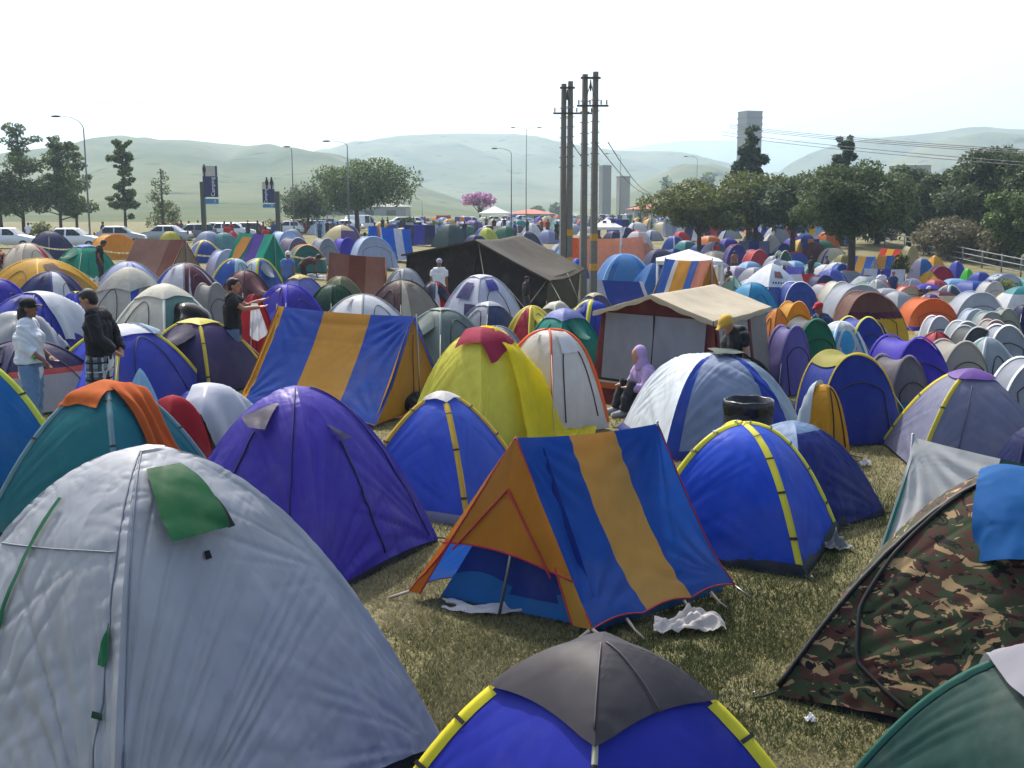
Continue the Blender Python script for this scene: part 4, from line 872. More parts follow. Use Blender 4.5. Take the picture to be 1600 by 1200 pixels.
def person(label, x, y, face=0, H=1.72, top='#222222', sleeve='short', bottom='#3c4f78', legs='long', skin=SKIN, hair='short', cap=None, pose=None, lod=1, shoe='#2a2420', hips=.0, group=None, z=0.0, extra=None, bulk=1.0):
    Pz = dict(STAND); Pz.update(pose or {}); s = H / 1.72; v = np.array
    g = lambda k, sg=1: v([Pz[k][0], Pz[k][1] * sg, Pz[k][2]], float) * s
    def arm(sg):
        t = '2' if (sg < 0 and Pz.get('el2')) else ''
        m = 1 if t else sg
        f = lambda k: v([Pz[k + t][0], Pz[k + t][1] * m, Pz[k + t][2]], float) * s
        return v([Pz['sh'][0], Pz['sh'][1] * sg, Pz['sh'][2]], float) * s, f('el'), f('wr'), f('ha')
    def leg(sg):
        t = '2' if (sg < 0 and Pz.get('kn2')) else ''; m = 1 if t else sg
        f = lambda k: v([Pz[k + t][0], Pz[k + t][1] * m, Pz[k + t][2]], float) * s
        return v([Pz['hip'][0], Pz['hip'][1] * sg, Pz['hip'][2]], float) * s, f('kn'), f('an')
    root = empty('person', (x, y, z + float(zg(x, y))), math.radians(face), label, 'person', group); vx = {0: .0095, 1: .02, 2: .035}[lod] * s
    mb = MB(); hd = g('head'); nk = g('neck'); ch = g('chest'); wa = g('waist'); pe = g('pel'); ti = math.radians(Pz['tilt'])
    R = np.array([[math.cos(ti), 0, math.sin(ti)], [0, 1, 0], [-math.sin(ti), 0, math.cos(ti)]]); hp = lambda q: hd + R @ (v(q, float) * s)
    mb.ell(hd + R @ v([-.005, 0, .02]) * s, v([.098, .077, .105]) * s, 16, 10, R=R); mb.ell(hp((.03, 0, -.055)), v([.062, .055, .062]) * s, 12, 8, R=R)
    mb.ell(hp((.055, 0, -.095)), v([.028, .028, .022]) * s, 8, 6, R=R)
    if lod == 0:
        mb.tube([hp((.088, 0, .02)), hp((.104, 0, -.012)), hp((.108, 0, -.028))], v([.010, .013, .017]) * s, 8)
        for sg in (-1, 1): mb.ell(hp((-.012, sg * .078, -.005)), v([.022, .011, .033]) * s, 8, 6, R=R)
        mb.ell(hp((.088, 0, -.06)), v([.012, .026, .008]) * s, 8, 6, R=R); mb.ell(hp((.084, 0, .035)), v([.012, .05, .01]) * s, 8, 6, R=R)
    mb.tube([nk - v([0, 0, .06]) * s, nk, hd + R @ v([-.01, 0, -.06]) * s], v([.062, .055, .055]) * s, 10)
    def torso(m, grow=0.0):
        for sg in (-1, 1):
            o = v([0, .065, 0]) * s * sg; B_ = bulk
            m.tube([pe + o * 1.05, wa + o, ch + o * 1.25, g('neck') + o * .5 - v([0, 0, .07]) * s], (v([.118 * B_, .105 * B_, .118 * B_, .055]) + grow) * s, 12)
        m.tube([g('sh', -1), g('chest') + (g('sh') + g('sh', -1) - 2 * g('chest')) * .45, g('sh')], (v([.062, .085, .062]) + grow) * s, 10)
    torso(mb)
    for sg in (-1, 1):
        A, E, W_, Hn = arm(sg); mb.tube([A, A * .5 + E * .5, E, E * .55 + W_ * .45, W_], v([.058, .050, .041, .040, .028]) * s, 10)
        d = Hn - W_; Lh = np.linalg.norm(d); d = d / Lh; side = np.cross(d, v([0, 0, 1.0]) if abs(d[2]) < .8 else v([1.0, 0, 0])); side /= np.linalg.norm(side); nn = np.cross(side, d)
        mb.tube([W_ - d * .01, W_ + d * .035 * s, W_ + d * .085 * s], v([.028, .038, .036]) * s, 10, flat=.6)
        if lod == 0:
            for k, (o, l) in enumerate(zip((-.030, -.010, .010, .029), (.068, .078, .073, .058))):
                b0 = W_ + d * .08 * s + side * o * s; mb.tube([b0, b0 + d * l * .5 * s + nn * .006, b0 + d * l * .9 * s + nn * .02], v([.0115, .0105, .009]) * s, 6)
            b0 = W_ + d * .03 * s + side * .032 * s; mb.tube([b0, b0 + (d * .5 + side * .6) * .04 * s, b0 + (d * .9 + side * .45) * .07 * s], v([.014, .012, .010]) * s, 6)
        else: mb.tube([W_ + d * .07 * s, W_ + d * .15 * s], v([.034, .024]) * s, 8, flat=.6)
        Hp, K, An = leg(sg); mb.tube([Hp, Hp * .5 + K * .5, K, K * .6 + An * .4, An], v([.092, .078, .058, .057, .040]) * s, 10)
        f = v([.17, sg * .01, 0]) * s; mb.tube([An - f * .3 - v([0, 0, .03]), An + f * .4 - v([0, 0, .035]) * s, An + f - v([0, 0, .05]) * s], v([.042, .042, .03]) * s, 8)
    remesh(mb, 'body', skin, root, vx, 3 if lod == 0 else 2)
    # clothes
    mb = MB(); torso(mb, .018); mb.tube([pe + v([0, -.07, -.03 - hips]) * s, pe + v([0, .07, -.03 - hips]) * s], .135 * s, 12) if sleeve != 'crop' else None
    for sg in (-1, 1):
        A, E, W_, Hn = arm(sg)
        if sleeve == 'long': mb.tube([A, A * .5 + E * .5, E, E * .5 + W_ * .5, W_ * .93 + E * .07], v([.082, .074, .066, .062, .052]) * s, 10)
        elif sleeve == 'three': mb.tube([A, A * .5 + E * .5, E, E * .55 + W_ * .45], v([.085, .078, .070, .062]) * s, 10)
        elif sleeve == 'short': mb.tube([A, A * .4 + E * .6], v([.082, .074]) * s, 10)
    if sleeve != 'none': remesh(mb, 'shirt', clothm(top), root, vx * 1.15, 3)
    mb = MB(); mb.tube([pe + v([0, -.07, -.02]) * s, pe + v([0, .07, -.02]) * s], .125 * s, 12)
    for sg in (-1, 1):
        Hp, K, An = leg(sg)
        if legs == 'long': mb.tube([Hp, Hp * .5 + K * .5, K, K * .5 + An * .5, An * .97 + K * .03], v([.115, .100, .080, .076, .072]) * s, 10)
        else: mb.tube([Hp, Hp * .5 + K * .5, K * 1.0 + An * 0], v([.12, .112, .108]) * s, 10)
    remesh(mb, 'trousers' if legs == 'long' else 'shorts', bottom if not isinstance(bottom, str) else clothm(bottom), root, vx * 1.15, 3)
    for sg in (-1, 1):
        Hp, K, An = leg(sg); f = v([.18, sg * .01, 0]) * s; mb = MB(); mb.tube([An - f * .32 - v([0, 0, .03]), An + f * .4 - v([0, 0, .03]) * s, An + f * 1.05 - v([0, 0, .045]) * s], v([.052, .054, .04]) * s, 8); mb.build('shoe', clothm(shoe), root)
    if hair and not (cap and lod > 0):
        mb = MB(); mb.ell(hp((-.022, 0, .038)), v([.100, .087, .098]) * s, 14, 10, R=R); mb.ell(hp((-.05, 0, -.01)), v([.066, .082, .082]) * s, 12, 8, R=R)
        if hair == 'long': mb.tube([hp((-.06, 0, 0)), hp((-.075, 0, -.12)), hp((-.06, 0, -.2))], v([.08, .075, .05]) * s, 10)
        mb.ell(hp((.035, 0, .085)), v([.055, .062, .035]) * s, 10, 6, R=R); remesh(mb, 'hair', HAIR, root, vx * 1.1, 2)
    if cap and cap.startswith('H'):
        mb = MB(); mb.ell(hp((-.038, 0, .03)), v([.108, .100, .120]) * s, 14, 10, R=R); mb.tube([hp((-.03, 0, -.05)), nk - v([.02, 0, .05]) * s], v([.1, .12]) * s, 12); remesh(mb, 'hood', clothm(cap[1:]), root, vx * 1.1, 2)
    elif cap:
        mb = MB(); mb.ell(hp((-.008, 0, .052)), v([.112, .094, .088]) * s, 14, 10, R=R); mb.tube([hp((.07, 0, .045)), hp((.13, 0, .04)), hp((.175, 0, .025))], v([.075, .07, .05]) * s, 12, flat=.14); remesh(mb, 'cap', clothm(cap), root, vx * 1.1, 2)
    if lod == 0:
        for sg in (-1, 1): MB().ell(hp((.083, sg * .032, .012)), v([.010, .013, .008]) * s, 8, 6).build('eye', EYE, root)
    return root
SIT = dict(pel=(0, 0, .18), waist=(.03, 0, .33), chest=(.10, 0, .52), neck=(.16, 0, .70), head=(.22, 0, .84), tilt=10, sh=(.12, .17, .64), el=(.22, .22, .40), wr=(.40, .16, .42), ha=(.50, .1, .42), hip=(0, .09, .16), kn=(.40, .14, .46), an=(.48, .12, .08))
BEND = dict(pel=(-.05, 0, .90), waist=(.04, 0, 1.02), chest=(.25, 0, 1.10), neck=(.42, 0, 1.15), head=(.53, 0, 1.18), tilt=45, sh=(.36, .17, 1.10), el=(.42, .2, .82), wr=(.45, .16, .58), ha=(.48, .14, .42), hip=(-.05, .09, .88))
CROUCH = dict(pel=(-.1, 0, .42), waist=(0, 0, .55), chest=(.14, 0, .72), neck=(.24, 0, .88), head=(.3, 0, 1.02), tilt=15, sh=(.2, .17, .82), el=(.3, .22, .58), wr=(.5, .15, .55), ha=(.6, .1, .55), hip=(-.1, .09, .40), kn=(.32, .14, .50), an=(.12, .12, .08))
LIE = dict(pel=(-.62, 0, .13), waist=(-.45, 0, .14), chest=(-.26, 0, .19), neck=(-.08, 0, .24), head=(.03, 0, .28), tilt=15, sh=(-.14, .17, .18), el=(-.02, .28, .06), wr=(.18, .2, .05), ha=(.30, .14, .05), hip=(-.64, .09, .12), kn=(-1.05, .13, .10), an=(-1.45, .13, .08))
def P_at(px, pyb): g_ = G(px, pyb); return g_[0], g_[1]

def at_px(px, Y): return (px - 800) / F * (Y * cP + CH * sP)
def H_at(px, yhead, top):
    """ground point where someone whose head top is `top` metres up shows it at that pixel"""
    g_ = G(px, yhead, top); return g_[0], g_[1]
# ------------------------------------------------------------------ front rows
WH, LGR, GR = '#d6d9dc', '#b4b9c0', '#858b96'; BL, RB, NV, VI = '#2a46b0', '#2b3aa8', '#20264e', '#3b2f98'
F1 = dome('big silver grey dome tent with green vent flap in the near left corner', 242, 704, 885, 36, '#a0a4aa', yb=1206, p=1.95, key='F1', wr=1.0, lift=.13, crumple=.7, res=(150, 150), fan=((0, .0, -.10, 46, .030, 1.05), (3, 1.0, -.10, 46, .016, 1.0), (3, .45, .25, 18, .009, .7), (0, 1.0, .75, 16, .014, .45), (0, 1.0, -.05, 20, .016, .5)), rough=.42, tr=.16, bul=.035)
patch(F1, F1.root, 0, [(.81, .13, .60), (.71, .15, .60, .03), (.61, .17, .56, .06), (.545, .19, .53, .09)], '#0e4f2a', 'vent_flap', .015, 18, tr=.1, rough=.28)
patch(F1, F1.root, 0, [(.64, .57, .59, .05), (.58, .55, .58, .07), (.545, .53, .57, .08)], '#181a1c', 'vent_side', .005, 8)
patch(F1, F1.root, 0, [(.515, .40, .435), (.495, .40, .435)], '#15161a', 'velcro_tab', .012, 3)
patch(F1, F1.root, 3, [(.66, .285, .325), (.4, .33, .355), (.14, .405, .425)], '#0e5c38', 'zip_flap', .018, 16, tr=.05)
patch(F1, F1.root, 3, [(.415, .935, .945), (.37, .90, .945), (.34, .895, .93)], '#0e5c38', 'zip_flap', .02, 8, tr=.05)
patch(F1, F1.root, 3, [(.27, .90, .93), (.26, .90, .945)], '#123f2c', 'zip_pull', .02, 4)
patch(F1, F1.root, 0, [(.99, 0, 1), (.93, .02, .98)], '#e2e2e0', 'apex_highlight', .012, 6)  # sun glare on the apex, put in as a near-white piece
for k, uv in ((3, [(.965, .97), (.93, .5), (.90, .02)]), (3, [(.05, .5), (.5, .53), (.93, .56)]), (0, [(.03, .97), (.03, .5), (.035, .02)])): zipline(F1, F1.root, k, uv, '#6e7480', .004, 'seam', 30, .004)
F2 = dome('blue dome tent with grey fly and yellow pole sleeves at the bottom centre', 940, 1017, 800, 42, '#26309c', yb=1400, cap='#3e3c40', capv=.575, res=(100, 80), caplift=.05, trim='#d9cf3a', tw=.045, trimk=(1, 3), clip=.16, wr=.45, tr=.2, p=1.9)
for k, u in ((3, .99), (0, .5)): zipline(F2, F2.root, k, [(u, .97), (u, .62)], '#3c3b40', .004, 'seam', 16, .032)
sleeve(F2, F2.root, 0, .014, '#b9b7a0', v1=.6, clip=.2)
F3 = dome('dark green dome tent in the near right corner with white cloth on top', 1655, 1035, 720, 40, '#12342f', yb=1385, wr=.7, tr=.06, trim='#2c5a50', tw=.02)
drape(F3, 'rumpled white cloth lying on top of the dark green tent', 'cloth', 'cloth', '#85858c', -.22, .4, -.22, .5, -13, .05, 30, .02, 16)
def camo_mat():
    m, n, L, p, out = newmat('camouflage_cloth'); tc = n.new('ShaderNodeTexCoord'); mp = n.new('ShaderNodeMapping'); L.new(tc.outputs['Object'], mp.inputs[0]); mp.inputs['Scale'].default_value = (1, 1, 1.9)
    col = lin('#2f3a24'); prev = None
    for i, (hx, sc, th) in enumerate((('#452a22', 5.4, .52), ('#957c58', 6.0, .585), ('#10110c', 6.4, .59))):
        x = n.new('ShaderNodeTexNoise'); x.inputs['Scale'].default_value = sc; x.inputs['Detail'].default_value = 3; x.inputs['Roughness'].default_value = .5; x.inputs['Distortion'].default_value = 1.6
        q = n.new('ShaderNodeMapping'); q.inputs['Location'].default_value = (3.7 * i, 1.9 * i, 5.1 * i); L.new(mp.outputs[0], q.inputs[0]); L.new(q.outputs[0], x.inputs['Vector'])
        r = n.new('ShaderNodeMath'); r.operation = 'GREATER_THAN'; r.inputs[1].default_value = th; L.new(x.outputs[0], r.inputs[0])
        mx = n.new('ShaderNodeMix'); mx.data_type = 'RGBA'; L.new(r.outputs[0], mx.inputs[0]); mx.inputs[7].default_value = lin(hx)
        if prev is None: mx.inputs[6].default_value = col
        else: L.new(prev, mx.inputs[6])
        prev = mx.outputs[2]
    L.new(prev, p.inputs['Base Color']); p.inputs['Roughness'].default_value = .75; p.inputs['Specular IOR Level'].default_value = .2; return m
_M[('f', '#camo00', .12, .6, .55, 1.0)] = camo_mat()
F4 = dome('camouflage dome tent with a blue towel over its top at the right', 1580, 746, 610, -6, '#camo00', yb=1050, tr=.12, rough=.6, p=1.75, wr=.8, res=(90, 80), lift=.05, bul=.04)
zipline(F4, F4.root, 0, [(.015, .75), (.03, .45), (.06, .28), (.16, .12), (.34, .02)], '#0d0d0c', .014, 'edge_seam', 30)
zipline(F4, F4.root, 0, [(.0, .02), (.0, .5), (0, .97)], '#0d0d0c', .016, 'edge_seam', 30)
drape(F4, 'blue terry towel hanging over the camouflage tent', 'towel', 'towel', '#084a82', -.20, .66, -.58, .3, 6, .04, 50, .045, 13, tr=.1, bump=.9)
# the blue and yellow ridge tent in the middle
def at_z(px, py, h): return G(px, py, h)
ST3 = [(.36, '#2153a6'), (.68, '#cc9a4c'), (1, '#2153a6')]
r5, q5, S5, c5 = ridge_tent('blue and yellow striped ridge tent with raised orange front awning in the middle foreground', at_z(640, 926, .06), at_z(926, 986, .06), at_z(1147, 916, .06), at_z(640, 926, .06) + at_z(1147, 916, .06) - at_z(926, 986, .06),
    at_z(806, 684, 1.25), at_z(1027, 662, 1.25), ST3, gable=None, lod=0, sag=.025, conc=.07, piping='#a8323a', ez=.07, tr=.3, poles=False)
FL, FR, BR, BL_, RF, RB = q5
def gp(s_, t, ins=0.0):
    E = FL + (FR - FL) * np.asarray(s_)[..., None]; return E + (RF - E) * np.asarray(t)[..., None] + (RB - RF) * ins
def gpatch(nm, S, T, col, ins=0.0, wob=.012):
    Q = gp(S, T, ins) + (RB - RF) * (wob * (fbm(S * 5, T * 4, 3) - .47))[..., None]; return MB().grid(Q).build(nm, fabric(col, .34, .5), r5), Q
tt = np.linspace(0, 1, 24)[:, None]; ss = np.linspace(0, 1, 24)[None]
low = .33 - .09 * ss + .05 * np.sin(np.pi * ss); T = low + (.985 - low) * tt; S = ss + 0 * T
_, Qa = gpatch('awning_flap', S, T, '#c07a24', -.006)
T = np.linspace(0, .36, 16)[:, None] + 0 * np.linspace(0, .07, 4)[None]; S = np.linspace(0, .05, 4)[None] * (1.3 - .6 * T) + 0 * T; _, Qb = gpatch('awning_edge', S, T, '#c8701c', -.004, 0)
T = np.linspace(0, .30, 16)[:, None] + 0 * np.linspace(0, 1, 4)[None]; S = 1 - np.linspace(0, .10, 4)[None] + 0 * T; _, Qc = gpatch('awning_edge', S, T, '#bf8a34', -.004, 0)
RDP = fabric('#a8323a', 0, .6, 0)
for P_ in (Qa[0], Qb[:, -1], Qc[:, -1]): MB().tube(P_, .008, 5).build('piping', RDP, r5)
for s0, s1 in ((.12, .5), (.86, .5)):
    t_ = np.linspace(0, 1, 16); a = gp(np.array([s0]), np.array([.30 if s0 < .5 else .24]), -.016)[0]; b = gp(np.array([.5]), np.array([.70]), -.016)[0]; MB().tube(a + (b - a) * t_[:, None], .008, 5).build('piping', RDP, r5)
ins = .16
T = np.linspace(.05, .93, 14)[:, None] + 0 * ss; S = .07 + .86 * ss + 0 * T; Q = gp(S, T, ins); MB().grid(Q).build('inner_wall', fabric('#1a3480', .25, .5), r5)
q = np.linspace(0, 1, 20); low_ = gp(.05 + .9 * q, 0 * q, ins - .01); up = gp(.06 + .88 * q, 0 * q + .14, ins - .012); low_[:, 2] = .02; up[:, 2] = .20 + .05 * np.sin(q * 8); MB().grid(np.stack([low_, up], 0)).build('floor_tub', fabric('#1f66a4', .25, .5), r5)
s_ = np.linspace(0, 1, 20); a = FR * .95 + FL * .05 + (BR - FR) * .1; b = BR * .95 + BL_ * .05; e = a + (b - a) * s_[:, None]
e0 = e.copy(); e0[:, 2] = .01; e1 = e + (FL - FR) * .10; e1[:, 2] = .26; MB().grid(np.stack([e0, e1], 0)).build('floor_tub', fabric('#1c5c8c', .2, .5), r5)
mt = plain('steel', '#8d9092', .35, .8); pm = gp(np.array([.47]), np.array([.0]), .05)[0]; pt_ = gp(np.array([.5]), np.array([.60]), .08)[0]; pm[2] = 0
MB().tube([pm, pt_], .012, 8).build('tent_pole', mt, r5)
bm = (BR + BL_) / 2; bm[2] = 0; MB().tube([bm, RB + [0, 0, .02]], .012, 8).build('tent_pole', mt, r5)
MB().tube([BR + [.0, 0, 0], BR + [.12, -.12, -.07]], .006, 6).build('tent_peg', mt, r5)
for f, d in ((0, (.16, -.16)), (.22, (.10, -.22)), (.62, (.08, -.25)), (.82, (.09, -.18)), (-.02, (-.16, -.10))):
    a = FR + (BR - FR) * f; b = a + np.array([d[0], d[1], 0]); b[2] = .015; m_ = (a + b) / 2; m_[2] = .03; MB().tube([a, m_, b], [.014, .008, .008], 6).build('guy_strap', plain('strap_beige', '#a89a8c', .9), r5)
MB().tube([FL + [0, 0, 0], FL + [-.16, .02, -.06]], .012, 6).build('guy_strap', plain('strap_beige', '#a89a8c', .9), r5)
def rag(label, px, py, L_, W_, hx, seed, h=.10, name='cloth', cat='cloth', n=26, rz=0):
    g_ = G(px, py); U, V = np.meshgrid(np.linspace(-.5, .5, n), np.linspace(-.5, .5, n)); Z = .012 + h * np.clip(fbm(U * 4.3 + seed, V * 4.3, seed) - .3, 0, 1) * 2.4 * np.exp(-3 * (U * U + V * V)) + h * .3 * np.abs(fbm(U * 9, V * 7 + seed, seed + 4) * 2 - .95)
    X = U * L_ * (1 + .5 * (vn(V * 4, U * 2, seed) - .5)); Y = V * W_ * (1 + .5 * (vn(U * 4, V * 2, seed + 2) - .5)) + .08 * L_ * np.sin(U * 5)
    return tag(MB().grid(np.stack([X, Y, Z], -1)).build(name, fabric(hx, .2, .6, .5), None, g_, rz), label, cat)
rag('crumpled white bag on the grass under the eave of the ridge tent', 1076, 984, .42, .26, '#c9c2bb', 3, .16, 'plastic_bag', 'bag')
rag('torn white lining lying under the awning of the ridge tent', 795, 957, .95, .16, '#c4c2c4', 5, .10, rz=-.36)
rag('small scrap of white paper on the grass by the camouflage tent', 1266, 1128, .06, .06, '#d8dadc', 7, .04, 'paper_scrap', 'litter')
rag('small white scrap beside the purple tent', 597, 872, .10, .05, '#d8d4cc', 8, .05, 'paper_scrap', 'litter')
rag('white scrap on the grass behind the navy tent', 1352, 728, .12, .10, '#d8d4d0', 9, .08, 'paper_scrap', 'litter')
F6 = dome('royal blue dome tent with yellow sleeves right of the striped ridge tent', 1158, 666, 306, -14, '#1e4cc0', yb=846, trim='#d3cd3c', tw=.038, clip=.2, skirt='#1c2430', wr=.6, p=2.1, asp=1.0, bul=.05)
F7 = dome('navy dome tent with pale grey blue top behind the royal blue one', 1236, 661, 290, 52, '#1d2a72', yb=800, vb={3: [(.45, None), (1, '#6d86a8')], 'd': [(.72, None), (1, '#6d86a8')]}, wr=1.0, p=2.0)
F8 = dome('large purple dome tent with small grey vents left of centre', 468, 607, 440, 51, '#42359c', yb=866, wr=.9, p=1.95, tr=.2, rough=.42, bul=.045, lift=.07, res=(100, 90), fan=((0, .0, .0, 40, .014, .9), (3, 1.0, .0, 40, .016, .9), (0, 1.0, .0, 30, .012, .6)))
patch(F8, F8.root, 3, [(.74, .52, .58), (.60, .16, .60, .05), (.54, .42, .62, .09)], '#3a3850', 'vent_flap', .01, 10); patch(F8, F8.root, 0, [(.57, .34, .37), (.47, .40, .52, .06)], '#3a3850', 'vent_flap', .01, 8)
zipline(F8, F8.root, 0, [(.44, .48), (.47, .3), (.52, .02)], '#14122c', .007); zipline(F8, F8.root, 3, [(.40, .54), (.34, .3), (.25, .02)], '#14122c', .007)
zipline(F8, F8.root, 3, [(.90, .95), (.86, .5), (.80, .02)], '#221a5a', .006, 'seam'); zipline(F8, F8.root, 0, [(.95, .9), (.93, .5), (.93, .02)], '#221a5a', .006, 'seam')
F9 = dome('teal dome tent under an orange towel at left', 172, 603, 372, 47, '#1f6f76', yb=812, trim='#6d8f94', tw=.03, clip=.3, wr=.6, p=1.8, bul=.03)
zipline(F9, F9.root, 0, [(.62, .70), (.5, .30), (.42, .02)], '#0d3338', .008); zipline(F9, F9.root, 0, [(.30, .66), (.62, .70)], '#0d3338', .006)
drape(F9, 'orange towel draped over the top of the teal tent', 'towel', 'towel', '#c4622a', -.28, .22, -.17, .32, -5, .035, 44, .026, 38, dirn=0, tr=.25)
drape(F9, 'orange towel end hanging down the front of the teal tent', 'towel', 'towel', '#bf5c26', -.06, .26, -.66, -.12, -4, .05, 44, .026, 52, dirn=0, tr=.25)
F10 = dome('turquoise blue dome tent with lemon sleeve at the left edge', -62, 556, 318, 28, '#1a6aa8', yb=766, trim='#d8dc52', tw=.05, clip=.3, wr=.5, p=2.1)
F11 = dome('blue dome tent with white cap and yellow sleeves between purple and striped tents', 690, 618, 290, 60, '#3856b8', yb=783, cap='#c8c6c0', capv=.80, caplift=.04, trim='#c9a63a', tw=.035, clip=.28, skirt='#6a7080', wr=.5, p=1.65)
S12 = [(.05, '#c08a28'), (.36, '#0d409a'), (.70, '#a87c2c'), (1, '#0d409a')]
A12, B12 = G(435, 478, 1.38), G(648, 494, 1.38); fr = G(588, 672); d12 = B12 - A12; fl_ = fr - d12; fl_[2] = 0; br_far = 2 * np.array([B12[0], B12[1], 0]) - fr
ridge_tent('taller blue and yellow striped ridge tent standing behind the purple dome', 2 * np.array([A12[0], A12[1], 0]) - fl_, fl_, fr, br_far, A12, B12, S12, gable='#b98a34', lod=0, sag=.03, conc=.05, ez=.05, piping='#6e4a2a', tr=.4)
F13 = dome('yellow green tarpaulin covered dome with a red cloth on top', 752, 520, 240, 44, '#dad458', yb=690, wr=1.6, p=2.25, tr=.35)
drape(F13, 'red cloth lying over the top of the yellow green tent', 'cloth', 'cloth', '#8e2440', -.28, .32, -.34, .14, 10, .05, 30, .012, 20, tr=.15)
drape(F13, 'bright yellow plastic sheet spilling off the yellow green tent onto the grass', 'tarpaulin', 'tarpaulin', '#ecd81a', .08, 1.2, -1.0, .45, -8, .06, 60, .055, 11, spill=True, tr=.45, rough=.35, dirn=1)
F14 = dome('white dome tent edged in orange beside the yellow plastic sheet', 856, 517, 196, 50, '#c3c0bc', yb=672, trim='#e0622a', tw=.035, trimk=(1, 3), wr=.8, p=2.6, tr=.3)
patch(F14, F14.root, 0, [(.72, .2, .8), (.42, .25, .75)], '#d6d4d2', 'window', .02, 6); sleeve(F14, F14.root, 0, .02, '#c9674a')
# frame tent with a porch roof
def frame_tent(label, FLb, FRb, BV, eave, ridge, roofc, wallc, trimc, over=.12, flare=.06, ridge_drop=0.0, front=None, sag=.04, name='frame_tent', curtains=True, roofback=None, side=None, lod=0, tilt=0.0):
    FLb, FRb, BV = [np.array(v_, float) for v_ in (FLb, FRb, BV)]; c = (FLb + FRb + BV) / 2; c = np.array([(FLb[0] + FRb[0]) / 2 + BV[0] / 2, (FLb[1] + FRb[1]) / 2 + BV[1] / 2, 0]); zc_ = float(zg(c[0], c[1])); FLb, FRb = FLb - c, FRb - c
    root = empty(name, c + np.array([0, 0, zc_]), 0, label, 'tent'); root.rotation_euler = Quaternion(Vector(BV).normalized(), tilt).to_euler(); U = FRb - FLb; W_ = np.linalg.norm(U); u = U / W_; bv = BV / np.linalg.norm(BV); z = np.array([0, 0, 1.0]); FOOT.append((c[0], c[1], W_ / 2 + .6))
    top = lambda s: eave + (ridge - eave) * (1 - np.abs(2 * s - 1))
    def wall(O, nm, col, s0=0, s1=1, t0=0, t1=1, n_=24, off=0.0, hs=None, mt=None, ud=u, out=-bv, w_=W_):
        s = np.linspace(s0, s1, n_)[None] + 0 * np.linspace(t0, t1, n_)[:, None]; t = np.linspace(t0, t1, n_)[:, None] + 0 * s; H = (hs or top)(s)
        P = O + ud * (s * w_)[..., None] + z * (t * H)[..., None] + out * (flare * np.maximum(eave - t * H, 0) + off + 0.008 * (fbm(s * 4, t * 4, len(nm)) - .47))[..., None]; return MB().grid(P).build(nm, mt or fabric(col, .3, .6), root), P
    wall(FLb, 'front_wall', wallc)
    if curtains:
        for a, b in ((.05, .50), (.51, .955)): wall(FLb, 'curtain', '#8e9095', a, b, .26, .995, 22, .022, hs=lambda s: eave * 1.0 + 0 * s)
        wall(FLb, 'hem_band', '#c9c2b4', .0, 1, .235, .26, 10, .012, hs=lambda s: eave + 0 * s); wall(FLb, 'hem_band', '#b0623a', .0, 1, .17, .235, 10, .010, hs=lambda s: eave + 0 * s); wall(FLb, 'hem_band', '#2e2624', .0, 1, .26, .285, 10, .026, hs=lambda s: eave + 0 * s)
        MB().tube([FLb + u * W_ * .503 - bv * .06 + z * .3, FLb + u * W_ * .503 - bv * .05 + z * (eave + .1)], .01, 5).build('zip', plain('zip_dark', '#2a2018', .6), root)
    D_ = np.linalg.norm(BV); hs1 = lambda s: eave + 0 * s
    wall(FRb, 'side_wall', side or wallc, hs=hs1, ud=bv, out=u, w_=D_); wall(FLb, 'side_wall', side or wallc, hs=hs1, ud=bv, out=-u, w_=D_); wall(FLb + BV, 'rear_wall', wallc, out=bv)
    if curtains:
        for a, b in ((.06, .60), (.66, .98)): wall(FRb, 'side_curtain', '#a8a8a6' if a < .1 else '#8f8a80', a, b, .2, .98, 18, .025, hs=hs1, ud=bv, out=u, w_=D_)
        for a in (.015, .62): wall(FRb, 'side_trim', '#7e2f30', a, a + .035, .0, .99, 8, .03, hs=hs1, ud=bv, out=u, w_=D_)
    s = np.linspace(-over / W_ * 1.2, 1 + over / W_ * 1.2, 41)[None]; t = np.linspace(-.07, 1.06, 30)[:, None]; S, T = s + 0 * t, t + 0 * s
    H = eave + (ridge - eave) * (1 - np.abs(2 * S - 1)) + .03 - ridge_drop * T - sag * np.sin(np.pi * np.clip(T, 0, 1)) * (.3 + np.abs(np.sin(np.pi * 2 * S))) + .012 * np.sin(T * 18) * np.abs(np.sin(np.pi * S * 2)) + .02 * (fbm(S * 5, T * 5, 5) - .47)
    P = FLb + u * (S * W_)[..., None] + BV * T[..., None] + z * H[..., None]; MB().grid(P).build('roof', fabric(roofc, .25, .6), root)
    for E, o in ((P[0], -bv), (P[:, -1], u), (P[:, 0], -u)):
        E2 = E + o * .006; dn = .07 + .01 * np.sin(np.arange(len(E)) * .9); MB().grid(np.stack([E2, E2 - z * dn[:, None] + o * .01], 0)).build('valance', fabric(trimc, .25, .6), root)
    return root, c, (FLb, FRb, BV, u, bv, W_, D_)
F15 = frame_tent('maroon frame tent with beige roof and drawn grey curtains', (1.33, 16.1, 0), (2.74, 14.8, 0), (1.14, 1.9, 0), 1.34, 1.62, '#bdb29a', '#5a2428', '#aea288', .06, .14)
F16 = dome('pale blue grey dome tent with blue bands and clothes on top', 1116, 555, 296, 20, '#8c98b0', yb=690, ub={0: [(.10, '#3550a8'), (.78, None), (.90, '#2f46a6'), (1, '#9fb0bc')], 3: [(1, '#cdd6dc')]}, vb=None, wr=1.4, p=2.9, skirt='#2a3478', fan=((0, 1.0, .0, 22, .016, .8), (0, 0.0, .0, 22, .016, .8)))  # left panel paler: its sunlit brightness is put into the colour
drape(F16, 'dark grey clothes drying over the pale blue grey tent', 'clothes', 'clothes', '#4a5450', -.05, .62, -.22, .14, 0, .05, 26, .03, 24, tr=.05)
